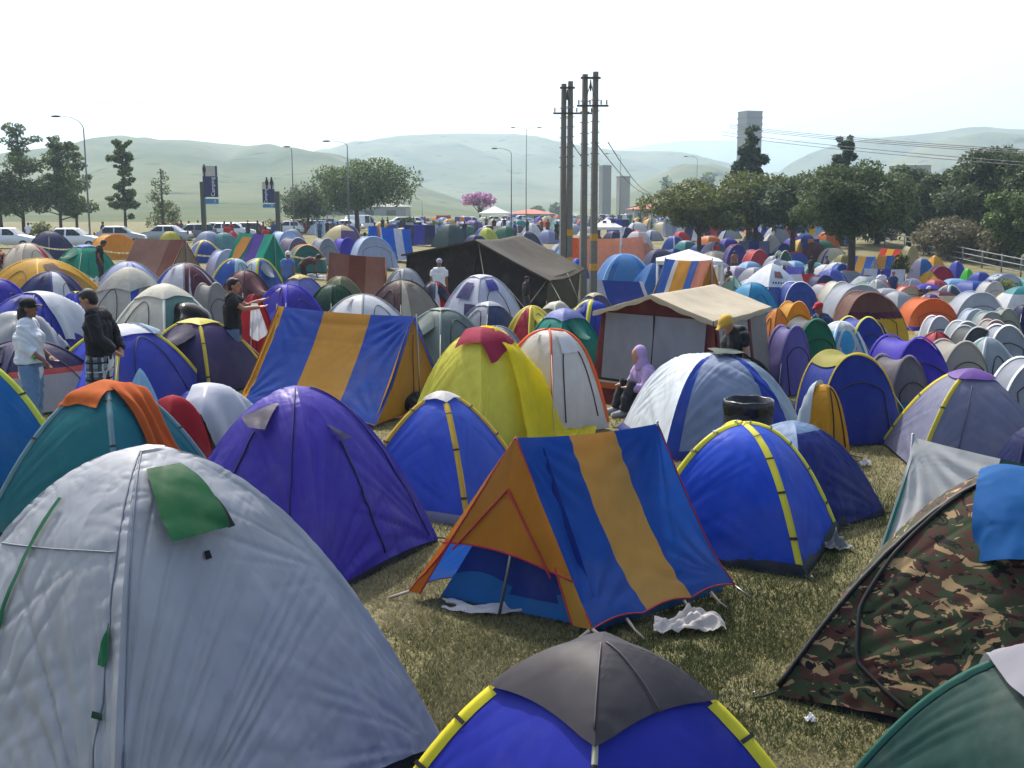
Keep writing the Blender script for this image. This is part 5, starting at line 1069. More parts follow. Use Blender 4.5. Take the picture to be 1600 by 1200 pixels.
def drum(label, px, pyb, wpx, h):
    Y = YG(pyb); x = (px - 800) / F * (Y * cP + CH * sP); r = wpx / 2 / ppm(Y, h); root = empty('trash_drum', (x, Y, 0), 0, label, 'trash drum')
    z_ = [0, .03, h * .33, h * .35, h * .37, h * .65, h * .67, h * .69, h]; rr = [r, r, r, r * 1.03, r, r, r * 1.03, r, r]; MB().tube([(0, 0, k) for k in z_], rr, 28, caps=False).build('drum', plain('black_paint', '#15161a', .4, .2), root)
    a = np.linspace(0, 2 * np.pi, 49); rows = []
    for k, (dz, dr) in enumerate(((-.13, .006), (-.07, .014), (0, .010), (.014, -.002), (.004, -.014), (-.12, -.03), (-.3, -.1))): rows.append(np.stack([(r + dr + .003 * np.sin(a * 11 + k)) * np.cos(a), (r + dr + .003 * np.sin(a * 9)) * np.sin(a), h + dz + (.022 * np.sin(a * 5 + k) + .012 * np.sin(a * 13) if k < 1 else .004 * np.sin(a * 7))], 1))
    MB().grid(np.stack(rows)).build('bin_liner', plain('bin_bag', '#0c0d10', .22, 0, .6, 14), root); return root
drum('black drum with bin liner in front of the pale blue grey tent', 1166, 738, 76, .80)
F18 = dome('small yellow dome tent with silver sheet on its back beside the drum', 1284, 603, 92, 58, '#c9972a', yb=714, p=2.6, asp=1.25, wr=.8, tr=.4)
zipline(F18, F18.root, 0, [(.2, .05), (.3, .6), (.5, .75), (.7, .6), (.8, .05)], '#3a2a14', .008)
drape(F18, 'silver plastic sheet draped over the small yellow tent', 'tarpaulin', 'tarpaulin', '#a9b6bd', -.50, .3, .05, .7, 0, .05, 24, .03, 16, tr=.1, rough=.2)
F19 = arch_tent('dark blue dome tent with yellow sleeves and olive cap right of the frame tent', 1320, 551, 205, 34, '#27398c', yb=680, cap='#8f8a3c', capv=.80, caplift=.02, trim='#b8a53a', tw=.035, clip=.3, wr=.6, p=2.2)
F20 = arch_tent('grey mesh dome tent with teal lower wall behind the dark blue one', 1396, 556, 130, 50, '#6b666e', yb=660, vb=[(.40, '#2a6a80'), (1, None)], p=2.1)
F21 = arch_tent('bright violet dome tent with puckered seams right of centre', 1412, 526, 172, 40, '#3a2fa0', yb=640, p=2.3, wr=1.3, tr=.22)
F22 = dome('lavender grey dome tent with purple cap and yellow sleeve', 1514, 582, 262, 18, '#757890', yb=718, cap='#6a4c94', capv=.74, caplift=.0, trim='#c9b93e', tw=.035, trimk=(3, 0), clip=.3, wr=.6, p=1.85)
zipline(F22, F22.root, 0, [(.35, .66), (.25, .02)], '#3a3c50', .006); zipline(F22, F22.root, 1, [(.5, .7), (.5, .02)], '#3a3c50', .006)
A23, B23 = G(1430, 684, 1.15), G(1640, 729, 1.15)
ridge_w('white ridge tent with dark green stripe and teal end behind the camouflage tent', A23, A23 + (B23 - A23) / np.linalg.norm(B23 - A23) * 1.7, .95, [(.42, '#bdbfbe'), (.66, '#163c34'), (.70, '#bdbfbe'), (1, '#6a3038')], gable='#146058', lod=0, sag=.02, conc=.03, tr=.25)
dome('navy dome tent squeezed at the right edge behind the lavender one', 1606, 668, 120, 30, '#222a58', yb=770, p=1.9)
WK[0] = 1.36; PK[0] = .25
# ------------------------------------------------------------------ left block behind the two standing men
L26 = dome('low blue dome tent under a shiny white sheet between teal and purple tents', 326, 606, 150, 40, '#3448a4', yb=700, p=1.9)
drape(L26, 'shiny white sheet over the low blue tent', 'tarpaulin', 'tarpaulin', '#c0c4ce', -.5, .5, -.52, .12, 20, .04, 28, .02, 18, tr=.3, rough=.3)
dome('light blue peaked tent end showing behind the orange towel', 222, 578, 62, 40, '#8fb4cc', yb=690, p=1.4, ratio=.9, name='small_tent')
FLG = dome('small yellow tent under a red and black flag beside the teal tent', 272, 626, 96, 40, '#c49a30', yb=735, p=1.9, name='small_tent')
drape(FLG, 'red and black flag over the small yellow tent', 'flag', 'flag', '#9a1a28', -.22, .12, -.50, .1, 20, .04, 24, .015, 20, tr=.2)
drape(FLG, 'black strip of the flag over the small yellow tent', 'flag', 'flag', '#15100f', .10, .26, -.50, .1, 20, .05, 16, .012, 20, tr=.1)
L8 = dome('navy dome tent with yellow triangle emblem and grey lower wall at the left edge', 50, 533, 190, 24, '#252350', yb=632, vb=[(.30, '#a8a4a4'), (.36, '#c2504a'), (1, None)], p=1.8, wr=.6)
MBt = [D_ for D_ in [L8]][0]
zipline(L8, L8.root, 0, [(.30, .66), (.36, .82), (.48, .66), (.30, .66)], '#c9b83a', .02, 'emblem', 24, .012); zipline(L8, L8.root, 0, [(.34, .70), (.42, .78), (.44, .68), (.34, .70)], '#c9b83a', .012, 'emblem', 20, .012)
L7 = dome('dark tent under a silver plastic sheet at the left edge', 30, 492, 150, 40, '#2b2e36', yb=618, p=1.9, vb=[(.6, None), (1, '#b5b8ba')])
drape(L7, 'silver plastic sheet over the dark tent at the left edge', 'tarpaulin', 'tarpaulin', '#8d9092', -.6, .55, -.6, .5, 15, .04, 26, .035, 14, tr=.1, rough=.2)
L9 = dome('large blue dome tent with white cap and yellow sleeve behind the man in plaid shorts', 192, 511, 196, 40, '#3a46ac', yb=622, cap='#d5d9de', capv=.62, trim='#c9c03a', tw=.04, p=1.9, wr=.7)
drape(L9, 'pale blue sheet hanging off the cap of the large blue tent', 'towel', 'towel', '#a9bccb', .15, .75, -.42, .0, 10, .06, 22, .02, 24)
L10 = dome('plum dome tent with yellow cap and yellow sleeves', 314, 501, 160, 50, '#3d3560', yb=604, cap='#c9bd4c', capv=.70, trim='#c9b53c', tw=.035, clip=.3, p=2.0, wr=.7)
L6 = dome('blue dome tent with a white plastic cover at left', 62, 460, 176, 38, '#363fa6', yb=578, p=1.9)
drape(L6, 'white plastic cover over the blue tent at left', 'tarpaulin', 'tarpaulin', '#ced3d6', -.12, .75, -.75, .25, 0, .04, 26, .02, 16, tr=.3, rough=.3)
dome('small blue violet dome with yellow tip behind the man in black jacket', 122, 459, 74, 40, '#3c45a0', yb=560, cap='#c9bd3c', capv=.86, p=2.0)
dome('violet dome tent cut by the left edge', 2, 438, 96, 40, '#3f389e', yb=540, p=1.9)
dome('navy dome tent with one white panel at left', 76, 426, 110, 50, {'d': '#2c3160', 0: '#c3c8cc'}, yb=512, ub={0: [(.55, '#c3c8cc'), (1, '#2c3160')]}, p=1.8)
L3 = dome('golden yellow dome tent at left with dark vent', 62, 405, 160, 44, '#c69a30', yb=488, p=1.7, tr=.4)
patch(L3, L3.root, 0, [(.7, .2, .6), (.5, .25, .6)], '#6a5a50', 'window', .02, 6)
dome('cream dome tent with a red stripe beside the maroon shrub', 46, 381, 86, 30, '#cbbfae', yb=452, ub={0: [(.74, None), (.9, '#b8323a'), (1, '#cbbfae')], 'd': [(1, None)]}, p=1.9)
dome('emerald dome tent with blue cap behind the man in black shirt', 132, 384, 80, 36, '#128a72', yb=438, cap='#5a78b8', capv=.68, p=1.9)
dome('navy dome tent in front of the white hatchback', 80, 362, 62, 40, '#2c2f58', yb=408, p=1.9)
arch_tent('orange dome tent behind the barrier tape at left', 178, 366, 70, 24, '#d6962c', yb=404, trim='#c07818', tw=.04, p=2.4, tr=.4)
ridge_w('plain brown ridge tent with darker right stripe near the parked cars', G(212, 372, 1.75), G(290, 374, 1.75), 2.2, [(.70, '#806054'), (1, '#6a3a30')], gable='#a88c74', lod=1, tr=.3)
dome('dark green low dome tent in front of the plain brown ridge tent', 244, 401, 52, 40, '#264a40', yb=445, p=2.2)
dome('lavender white dome tent right of the emerald tent', 203, 410, 88, 38, '#aab2cf', yb=470, ub={0: [(.3, None), (.45, '#5a68b4'), (1, None)], 'd': [(1, None)]}, p=2.1)
dome('beige and blue dome tent with yellow sleeve behind the cream tent', 200, 420, 130, 48, {'d': '#b5b2a4', 0: '#2c4aa0'}, yb=522, trim='#c9b93e', tw=.04, trimk=(3,), cap='#b9b6a8', capv=.45, p=1.7)
dome('white dome tent with maroon right side and blue left edge', 292, 413, 112, 42, {'d': '#b8bcc6', 0: '#5a2438', 1: '#5a2438'}, yb=508, ub={3: [(.18, '#2a44a8'), (1, None)]}, p=2.0, wr=1.3)
cl = dome('maroon covered bundle like dome between beige and white tents', 226, 436, 46, 40, '#6a3a58', yb=510, p=2.4, wr=2.)
dome('cream dome tent with green grey right panel behind the plum tent', 258, 447, 160, 44, {'d': '#c9c5b4', 0: '#5d827a'}, yb=572, cap='#cbc8b8', capv=.60, p=1.7)
L21 = dome('maroon tarpaulin covered tent behind the man holding white cloth', 382, 424, 84, 40, '#6a4448', yb=505, p=1.8, wr=2.)
arch_tent('clear grey little dome in front of the white and maroon tent', 330, 443, 60, 40, '#8f8d88', yb=520, p=2.4)
L23 = dome('blue dome tent under a black plastic sheet', 290, 481, 110, 40, '#27397a', yb=575, p=1.9)
drape(L23, 'torn black plastic sheet over the blue tent', 'tarpaulin', 'tarpaulin', '#101214', -.95, .95, -.55, .7, 20, .07, 40, .06, 11, tr=0, rough=.15)
dome('red tent behind the man holding white cloth', 398, 462, 66, 30, '#b8242e', yb=585, p=1.7, asp=1.2, tr=.4)
# ------------------------------------------------------------------ middle block
dome('violet dome tent left of the tall striped ridge tent top', 452, 446, 102, 40, '#3a2f9c', yb=530, p=1.9, wr=.8)
dome('dark green smooth dome tent behind the tall striped ridge tent', 521, 446, 76, 40, '#264a34', yb=525, p=2.4)
dome('olive dome tent in front of the brown striped ridge tent', 535, 433, 72, 40, '#6a6c50', yb=500, p=1.8)
ridge_w('brown ridge tent with three shades of stripes and orange brown end', G(514, 394, 1.45), G(602, 402, 1.45), 2.0, [(.36, '#8a5c4c'), (.66, '#74402f'), (1, '#8f6250')], gable='#9a5434', lod=1, sag=.03, tr=.35)
dome('wide white dome tent showing over the tall striped ridge tent', 572, 462, 150, 40, '#bfc3c8', yb=565, p=1.9, wr=1.)
dome('brown dome tent with beige stripe and mesh right side', 628, 439, 112, 44, {'d': '#4a3638', 0: '#8a8478'}, yb=532, ub={0: [(.25, '#bdb4a0'), (1, None)]}, p=2.1)
dome('navy and white tent with red right panel left of the football tent', 682, 441, 64, 40, {'d': '#242c44', 0: '#b8242c'}, yb=510, ub={0: [(.25, '#c8ccd0'), (1, None)]}, p=1.9)
S1 = dome('white dome tent with purple patches like a football, in front of the marquee', 752, 432, 112, 40, '#b9bdcc', yb=522, p=2.0, cap='#c9ccd6', capv=.75)
patch(S1, S1.root, 3, [(.62, .3, .75), (.35, .25, .7)], '#3a386a', 'panel', .03, 6); patch(S1, S1.root, 0, [(.68, .25, .7), (.45, .3, .65)], '#4a4c9a', 'panel', .03, 6); patch(S1, S1.root, 3, [(.3, .6, .95), (.1, .7, .9)], '#34305c', 'panel', .03, 6)
dome('silvery grey dome tent behind the brown and beige dome', 632, 420, 62, 40, '#a2a6ac', yb=480, p=2.2, wr=1.3)
dome('grey green dome tent just right of the tall striped ridge tent', 692, 484, 130, 42, '#667470', yb=575, cap='#8a958e', capv=.80, p=1.9)
dome('grey and navy dome tent with white top in the middle', 764, 474, 92, 40, {'d': '#8a909c', 0: '#3a4468'}, yb=545, cap='#aab0b8', capv=.66, p=2.0)
dome('translucent silver dome right of the red topped yellow tent', 778, 512, 80, 40, '#a0a5ac', yb=585, p=2.2, rough=.25)
dome('lavender low tent with a rumpled yellow sheet on it', 470, 432, 86, 40, '#6a6fae', yb=500, cap='#b9a85c', capv=.7, p=1.8, wr=2.)
dome('white and blue dome tent with yellow sleeves behind the violet tent', 404, 405, 66, 40, {'d': '#b9c4cc', 0: '#3a5a9c'}, yb=462, trim='#d0c640', tw=.05, p=1.9)
dome('pale dome tent with yellow and blue left side by the barrier tape', 365, 405, 64, 46, {'d': '#a5c0cc', 3: '#2a50a0'}, yb=462, trim='#d0c640', tw=.05, trimk=(3,), p=1.9)
arch_tent('tall lavender white dome tent left of the yellow sleeved pale one', 348, 391, 56, 30, '#a9b0c8', yb=445, p=2.6)
R15 = ridge_w('green and purple striped ridge tent with an orange and yellow painted patch', G(374, 363, 2.0), G(428, 366, 2.0), 2.4, [(.42, '#17917c'), (.74, '#5a3f98'), (1, '#1f9a80')], gable='#1f8a74', lod=1, tr=.35)
rr, cr, Qr, c_r = R15; a = Qr[0]; P_ = []
for t, s0, s1 in ((.93, .16, .40), (.72, .10, .36), (.5, .13, .30), (.32, .14, .26), (.2, .14, .19)):
    i = int(t * (a.shape[0] - 1)); ss_ = np.linspace(s0, s1, 5); j = [int(x * (a.shape[1] - 1)) for x in ss_]; P_.append(a[i, j] + np.array([0, -.02, .02]))
MB().grid(np.array(P_)).build('painted_patch', fabric('#d0882e', .3, .5), rr)
arch_tent('white and blue dome tent beyond the barrier tape', 445, 361, 54, 40, '#a9bcd6', yb=398, trim='#4a78c0', tw=.1, p=2.2); arch_tent('plum grey dome tent with pale rim beyond the barrier tape', 458, 372, 50, 36, '#6e6478', yb=410, trim='#b8b8c0', tw=.06, p=2.3)
arch_tent('grey dome tent with pale rim beside the orange rimmed green one', 505, 373, 46, 36, '#868c96', yb=412, trim='#b0b4bc', tw=.06, p=2.4); arch_tent('violet dome tent between the grey and the big white blue one', 536, 372, 40, 36, '#4238a8', yb=408, p=2.4)
arch_tent('green dome tent with bright orange rim beside the bending man', 478, 383, 54, 14, '#3a6e66', yb=424, trim='#e0902c', tw=.09, p=2.4)
arch_tent('big white dome tent with light blue rim before the blue striped ridge tent', 582, 370, 66, 18, '#a3acc2', yb=418, trim='#5f9ad0', tw=.11, p=2.5)
dome('beige dome tent with plum lower right side', 534, 352, 64, 42, {'d': '#b9ad82', 0: '#5a4078'}, yb=395, cap='#bdb288', capv=.55, p=1.8)
ridge_w('blue ridge tent with white and orange stripes under the spreading tree', G(576, 353, 1.9), G(640, 358, 1.9), 2.2, [(.20, '#2a66c0'), (.26, '#c07a4a'), (.30, '#d5d5d2'), (.60, '#2264c4'), (.80, '#c9cbd0'), (1, '#2a66c0')], gable='#2a62b8', lod=1, tr=.4)
dome('dark slate green dome tent behind the marquee peak', 703, 350, 46, 40, '#3a504e', yb=388, p=2.0); dome('yellow green dome tent behind the marquee roof', 762, 356, 36, 40, '#b0b84c', yb=392, cap='#c8c45c', capv=.6, p=2.2)
dome('blue dome with white trim at the navy and pale blue pair by the tape', 326, 362, 44, 40, '#9aa4bc', yb=402, p=2.5); dome('navy dome tent with yellow rim and tan panel behind the tape', 320, 376, 48, 16, '#2c4690', yb=410, trim='#d0bc50', tw=.09, p=1.8)
dome('teal grey dome tent left of the green and purple ridge tent', 350, 364, 44, 40, '#5a8a8c', yb=402, p=2.2); dome('red and white tent top behind the teal grey dome', 364, 361, 26, 40, '#b8404c', yb=392, p=1.6); dome('lemon dome tent top behind the plain brown ridge tent', 266, 362, 34, 40, '#b8b04a', yb=392, p=2.2)
dome('lavender blue low dome at the tape below the green and purple ridge tent', 402, 397, 40, 40, '#4a409a', yb=432, p=2.2)
# dark marquee
mq = frame_tent('big dark canvas marquee with sagging olive roof', AT(632, 470, 44) * [1, 1, 0], AT(850, 480, 40) * [1, 1, 0], np.array([1.6, 7.0, 0]), 1.64, 2.62, '#4a4338', '#2e2423', '#3a342c', .15, .05, ridge_drop=.0, sag=.26, name='marquee', curtains=False, side='#4a4636', tilt=.115)
rq, cq, (a_, b_, bv_, u_, bb_, Wq, Dq) = mq
mid = (a_ + b_) / 2
for P0, P1 in ((mid + [0, -.12, 2.6], mid + u_ * 1.6 - bb_ * 2.0), (b_ + [0, 0, 1.64], b_ - u_ * .9 - bb_ * 1.4), (b_ + [0, 0, 1.64], b_ + u_ * 1.6 - bb_ * .5), (b_ + bv_ * .5 + [.05, 0, 1.64], b_ + bv_ * .5 + u_ * 1.2)): MB().tube([P0, P1], .018, 5).build('guy_rope', plain('rope', '#9a8f78', .8), rq)
for k in (0, .5, 1): MB().tube([a_ + (b_ - a_) * k - bb_ * .09, a_ + (b_ - a_) * k - bb_ * .09 + [0, 0, 1.64 if k != .5 else 2.6]], .04, 6).build('pole', plain('timber_pole', '#2c2420', .8), rq)
# ------------------------------------------------------------------ right middle
def gazebo(label, px0, px1, pyt, pye, Y, d, name='gazebo', logo=False):
    x0, x1 = (px0 - 800) / F * Y, (px1 - 800) / F * Y; z0_ = float(zg((x0 + x1) / 2, Y + d / 2)); h, e = AT(px0, pyt, Y + d / 2)[2] - z0_, AT(px0, pye, Y)[2] - z0_; w_ = x1 - x0; root = empty(name, ((x0 + x1) / 2, Y + d / 2, z0_), -.12, label, 'gazebo'); m = fabric('#d9dbdd', .3, .5)
    n_ = 20; S, T = np.meshgrid(np.linspace(-1, 1, n_ + 1), np.linspace(-1, 1, n_ + 1)); r = np.maximum(np.abs(S), np.abs(T)); Z = e + (h - e) * (1 - r) ** 1.15; MB().grid(np.stack([S * w_ / 2, T * d / 2, Z], -1)).build('canopy', m, root)
    mb = MB(); c_ = [(-1, -1), (1, -1), (1, 1), (-1, 1)]
    for k in range(4):
        a, b = c_[k], c_[(k + 1) % 4]; q = np.linspace(0, 1, 16)[:, None]; P = np.array([a[0] * w_ / 2, a[1] * d / 2, e]) * (1 - q) + np.array([b[0] * w_ / 2, b[1] * d / 2, e]) * q; mb.grid(np.stack([P * [1.003, 1.003, 1], P * [1.003, 1.003, 1] - [0, 0, .17]], 0))
    mb.build('valance', m, root)
    for a in c_: MB().tube([(a[0] * (w_ / 2 - .05), a[1] * (d / 2 - .05), 0), (a[0] * (w_ / 2 - .05), a[1] * (d / 2 - .05), e)], .045, 6).build('leg', plain('white_pole', '#cfd2d4', .4), root)
    if logo:
        for k in range(2): MB().box((-.1 + .5 * k, -d / 2 * .45, e + (h - e) * .53), (.22, .03, .2)).build('emblem', plain('print_dark', '#30343c', .6), root, smooth=False)
    return root
gazebo('white party gazebo on white legs in front of the striped tent', 1032, 1134, 389, 408, 50, 3.2)
ridge_w('blue and yellow striped ridge tent under the white gazebo', G(1040, 404, 1.95), G(1112, 406, 1.95), 2.2, [(.22, '#1f58a8'), (.30, '#d0d0cc'), (.58, '#c08c34'), (.74, '#2a5aa8'), (1, '#b87a64')], gable='#b88a34', lod=1, tr=.4)
dome('purple dome tent with white rim under the white gazebo', 1084, 420, 54, 30, '#4a3a98', yb=472, trim='#c9c9d4', tw=.05, p=2.2)
B3 = dome('large blue dome tent with arched pale front behind the blue sheet tent', 978, 397, 82, 10, '#2464a4', yb=456, p=2.3, trim='#7fb0d8', tw=.10, trimk=(0, 1), tr=.3); patch(B3, B3.root, 0, [(v_, .14 + .2 * v_, .86 - .2 * v_) for v_ in (.05, .3, .5, .68)], '#3a7cb4', 'door', .02, 8)
dome('blue tarpaulin lean to on the right side of the large blue dome', 1018, 412, 56, 20, '#1f5fa0', yb=462, p=1.3, name='tarpaulin_shelter'); dome('bright blue dome tent left of the twin poles', 902, 404, 36, 30, '#2a50b4', yb=452, p=2.2)
ridge_w('blue sheet ridge tent with white ends behind the frame tent', G(912, 435, 1.25), G(1004, 440, 1.25), 1.5, [(.30, '#b2b4bc'), (.94, '#223c92'), (1, '#c9ccd2')], gable='#b9bcc4', lod=1, tr=.3)
dome('grey violet low tent with crumpled cream sheet on top', 928, 460, 72, 40, '#54506a', yb=535, cap='#b5ab94', capv=.72, p=1.9, wr=2.)
dome('blue dome tent with lemon sleeve left of the frame tent', 924, 471, 84, 34, '#2f48ae', yb=560, trim='#ccc840', tw=.05, trimk=(0, 3), p=2.0)
dome('teal dome tent with lavender cap above the orange edged tent', 880, 486, 104, 40, '#1f8878', yb=572, cap='#7a84b8', capv=.55, p=2.0)
dome('red and yellow panelled dome tent right of the football tent', 830, 480, 74, 40, {'d': '#c6b44a', 3: '#9a2438'}, yb=548, ub={3: [(.3, '#c6b44a'), (1, None)]}, p=1.9, wr=1.5)
dome('dark dome with rumpled yellow and white clothes heaped on top', 868, 474, 62, 40, '#6a6a3a', yb=540, cap='#c4c2b4', capv=.5, p=2.2, wr=3.)
O1 = ridge_w('large pale orange tarpaulin shelter behind the twin poles', AT(893, 371, 69), AT(1005, 369, 69), 3.4, [(.10, '#d0642c'), (1, '#d09a80')], gable='#d8642a', lod=1, sag=.12, conc=.12, tr=.4, name='tarpaulin_shelter')
dome('crumpled orange and white tarpaulin heap at the right end of the orange shelter', 1000, 374, 44, 40, '#c4886c', yb=412, p=1.8, wr=3., cap='#c9a892', capv=.6, name='tarpaulin_shelter')
gazebo('small white gazebo with dark emblems behind the orange shelter', 925, 974, 341, 355, 66, 3.0, logo=True); gazebo('white party gazebo among the cars below the pink tree', 750, 796, 322, 333, 150, 4.0)
W1 = dome('white and blue tent with picture and dark lettering on its sloping top', 1204, 413, 112, 40, {'d': '#c3cbd8', 3: '#3a5098', 0: '#3a5098'}, yb=486, cap='#ccd4de', capv=.40, caplift=.0, p=1.3)
patch(W1, W1.root, 0, [(.70, .20, .52), (.58, .20, .5)], '#8a5a50', 'printed_picture', .05, 4); patch(W1, W1.root, 0, [(.715, .17, .55), (.565, .17, .53)], '#6a7484', 'picture_border', .042, 4)
for k in range(7): u = .10 + .085 * k; patch(W1, W1.root, 0, [(.49, u, u + .05), (.455, u, u + .05)], '#2c323c', 'letter', .045, 3)
dome('turquoise dome with two dark round vents beside the frame tent roof', 1172, 443, 84, 40, '#2584b0', yb=520, p=2.0, wr=1.3)
dome('small green grey tent with orange edge left of the turquoise one', 1146, 432, 44, 40, '#7f9a8c', yb=490, trim='#c88c3a', tw=.05, trimk=(3,), p=1.8)
arch_tent('blue dome tent with white and red left rim beside the seated man', 1244, 440, 62, 26, '#2c4a9a', yb=490, trim='#d4d4da', tw=.07, trimk=(0,), p=2.2)
arch_tent('navy dome tent with small violet window right of the blue one', 1283, 430, 52, 36, '#32355e', yb=474, p=2.5)
ridge_w('violet blue sheet tent right of the lettered white tent', G(1229, 416, 1.5), G(1256, 417, 1.5), 1.6, [(1, '#5a58b0')], gable='#6a7090', lod=1, tr=.3)
arch_tent('white dome tent with light blue stripe and grey front', 1334, 444, 98, 24, '#959ca8', yb=512, ub={3: [(.4, '#c5d2dc'), (.6, '#5f88c4'), (1, '#ccd4da')], 'd': [(1, None)]}, p=2.3)
arch_tent('cream edged tent left of the light blue striped dome', 1306, 440, 60, 30, '#c0c0b4', yb=492, p=1.9)
BIG = arch_tent('large brown dome tent with maroon band and yellow lower wall', 1356, 456, 108, 22, '#6a4a42', yb=546, vb=[(.58, '#c9a428'), (.69, '#5a2c48'), (1, None)], p=2.5, tr=.35, trim='#8c6a5a', tw=.03)
arch_tent('orange dome tent with blue lower wall behind the tape', 1446, 466, 88, 26, '#c8662c', yb=520, vb=[(.26, '#35389a'), (1, None)], p=2.2, tr=.4)
arch_tent('cream dome tent with red sides next to the orange dome', 1420, 447, 52, 20, '#b8ac94', yb=486, trim='#a82a34', tw=.2, p=2.4); dome('small red dome tent left of the cream and red one', 1392, 462, 22, 40, '#b8242e', yb=486, p=2.4)
arch_tent('amber dome tent beside the frame tent roof', 1237, 472, 58, 36, '#c8922c', yb=534, p=2.2, tr=.4); dome('orange tent squeezed between the frame tent and the amber dome', 1212, 484, 52, 40, '#d08a3a', yb=552, p=1.7, tr=.4)
arch_tent('green dome tent with grey black cap right of the frame tent', 1258, 499, 92, 38, '#1f6a4c', yb=590, cap='#54585a', capv=.64, p=2.3)
arch_tent('lavender tent strip squeezed behind the frame tent wall', 1228, 510, 70, 40, '#6a649c', yb=612, p=2.0)
dome('white topped blue tent with cyan sheet in front of the brown dome', 1310, 505, 76, 30, '#b3bcc0', yb=578, vb=[(.55, '#3f98c4'), (1, None)], p=1.9)
arch_tent('blue tunnel tent with twin yellow sleeves in front of the brown dome', 1340, 496, 86, 46, '#2a3f98', yb=575, trim='#c4c050', tw=.06, p=2.3)
dome('dark blue dome tent at the foot of the brown and yellow one', 1362, 503, 46, 40, '#2c3a88', yb=560, p=2.2)
dome('red tent roof behind the cream tunnel tent', 1462, 521, 74, 40, '#b44048', yb=602, p=1.7); arch_tent('cream grey tunnel tent right of the violet dome', 1486, 533, 100, 36, '#9a978e', yb=628, p=2.4)
dome('grey tent with teal and lavender bands next to the cream tunnel', 1540, 530, 96, 40, '#8d979e', yb=625, ub={3: [(.2, '#6a74b0'), (.5, '#157a6e'), (1, None)], 'd': [(1, None)]}, p=1.8)
arch_tent('white dome tent with red seam left of the grey row', 1464, 495, 54, 24, '#a0a6b0', yb=556, trim='#d4d4d6', tw=.06, trimk=(0,), p=2.5); arch_tent('grey dome tent with white rim second in the grey row', 1504, 503, 60, 24, '#8f979c', yb=566, trim='#ccd0d2', tw=.05, p=2.5)
arch_tent('dark grey dome tent with bright rim in the grey row', 1518, 511, 76, 30, '#4c5254', yb=585, vb=[(.35, '#9a4a44'), (.5, '#78806a'), (1, None)], trim='#a8b0b4', tw=.05, p=2.4)
arch_tent('white grey dome tent with red seam at the right end of the grey row', 1568, 509, 76, 26, '#8f98a4', yb=590, trim='#d6d9da', tw=.08, trimk=(0,), p=2.5); arch_tent('beige grey dome tent with red left seam behind the grey row', 1550, 501, 54, 24, '#8d8c88', yb=562, trim='#c4a0a0', tw=.05, trimk=(0,), p=2.5)
arch_tent('white dome tent with blue base left of the beige grey one', 1520, 484, 50, 24, '#a6b2c0', yb=535, vb=[(.30, '#2f62a8'), (1, None)], p=2.5); arch_tent('pale green grey dome tent with green window', 1545, 488, 56, 26, '#8f9a9a', yb=540, p=2.5); arch_tent('grey green dome tent with dark window, rightmost of the grey cluster', 1570, 483, 44, 24, '#90968e', yb=540, p=2.5)
arch_tent('white grey ridge like dome with red seam cut by the right edge', 1602, 562, 110, 26, '#8f96a2', yb=660, trim='#d6dcdc', tw=.07, trimk=(0,), p=2.2)
arch_tent('grey white dome tent with blue right stripe, biggest of the far right group', 1522, 456, 84, 22, '#a0a8b4', yb=520, ub={3: [(.5, '#9aa6c8'), (1, '#cdd2d8')], 0: [(.75, None), (.9, '#3f66b0'), (1, '#b0b8c4')], 'd': [(1, None)]}, p=2.4); dome('green white low tent left of the big grey white dome', 1494, 470, 40, 36, '#a3b2ac', yb=516, p=2.2)
dome('blue dome tent behind the orange one', 1454, 461, 40, 36, '#34407e', yb=502, p=2.2); dome('navy tent at the right edge beside the sapling', 1598, 478, 44, 36, '#252c58', yb=532, p=2.0); arch_tent('white dome tent under the sapling', 1545, 440, 46, 30, '#aeb0b2', yb=482, p=2.2)
dome('blue dome tent left of the white blue pair by the fence', 1530, 425, 40, 40, '#34469a', yb=458, p=2.2); arch_tent('white dome tent with blue stripes near the fence', 1566, 428, 60, 26, '#a9b4bc', yb=468, trim='#5f74b8', tw=.09, p=2.5); dome('teal tent sliver at the right edge near the fence', 1600, 438, 26, 40, '#3f9088', yb=470, p=2.2)
arch_tent('red dome tent with blue rim near the fence', 1468, 416, 42, 20, '#a82440', yb=456, trim='#4a62b4', tw=.16, trimk=(0, 3), p=2.5); dome('yellow sheet tent in front of the red and blue dome', 1452, 424, 50, 40, '#cb9c2e', yb=462, p=1.3, tr=.4); dome('pink red low dome in front of the yellow sheet tent', 1462, 437, 46, 40, '#b05058', yb=474, p=2.4)
ridge_w('blue and yellow striped ridge tent beside the round tree trunk', G(1332, 399, 1.7), G(1368, 401, 1.7), 1.8, [(.26, '#2a5cb0'), (.62, '#c0923c'), (1, '#2a5cb0')], gable='#c9c4b8', lod=1, tr=.4); ridge_w('second blue and yellow striped ridge tent, right of the first', G(1372, 398, 1.75), G(1398, 399, 1.75), 1.8, [(.55, '#bd9444'), (1, '#2a5cb0')], gable='#b88a34', lod=1, tr=.4)
ridge_w('red and yellow striped ridge tent near the fence', G(1377, 387, 1.6), G(1408, 390, 1.6), 1.8, [(.34, '#c03424'), (.68, '#d0a42c'), (1, '#c03424')], gable='#d0b440', lod=1, tr=.4); arch_tent('khaki tunnel tent right of the red and yellow one', 1420, 384, 28, 40, '#9a9672', yb=420, p=2.6); dome('yellow tent by the fence right of the khaki tunnel', 1460, 399, 30, 40, '#c8962c', yb=424, p=1.4)
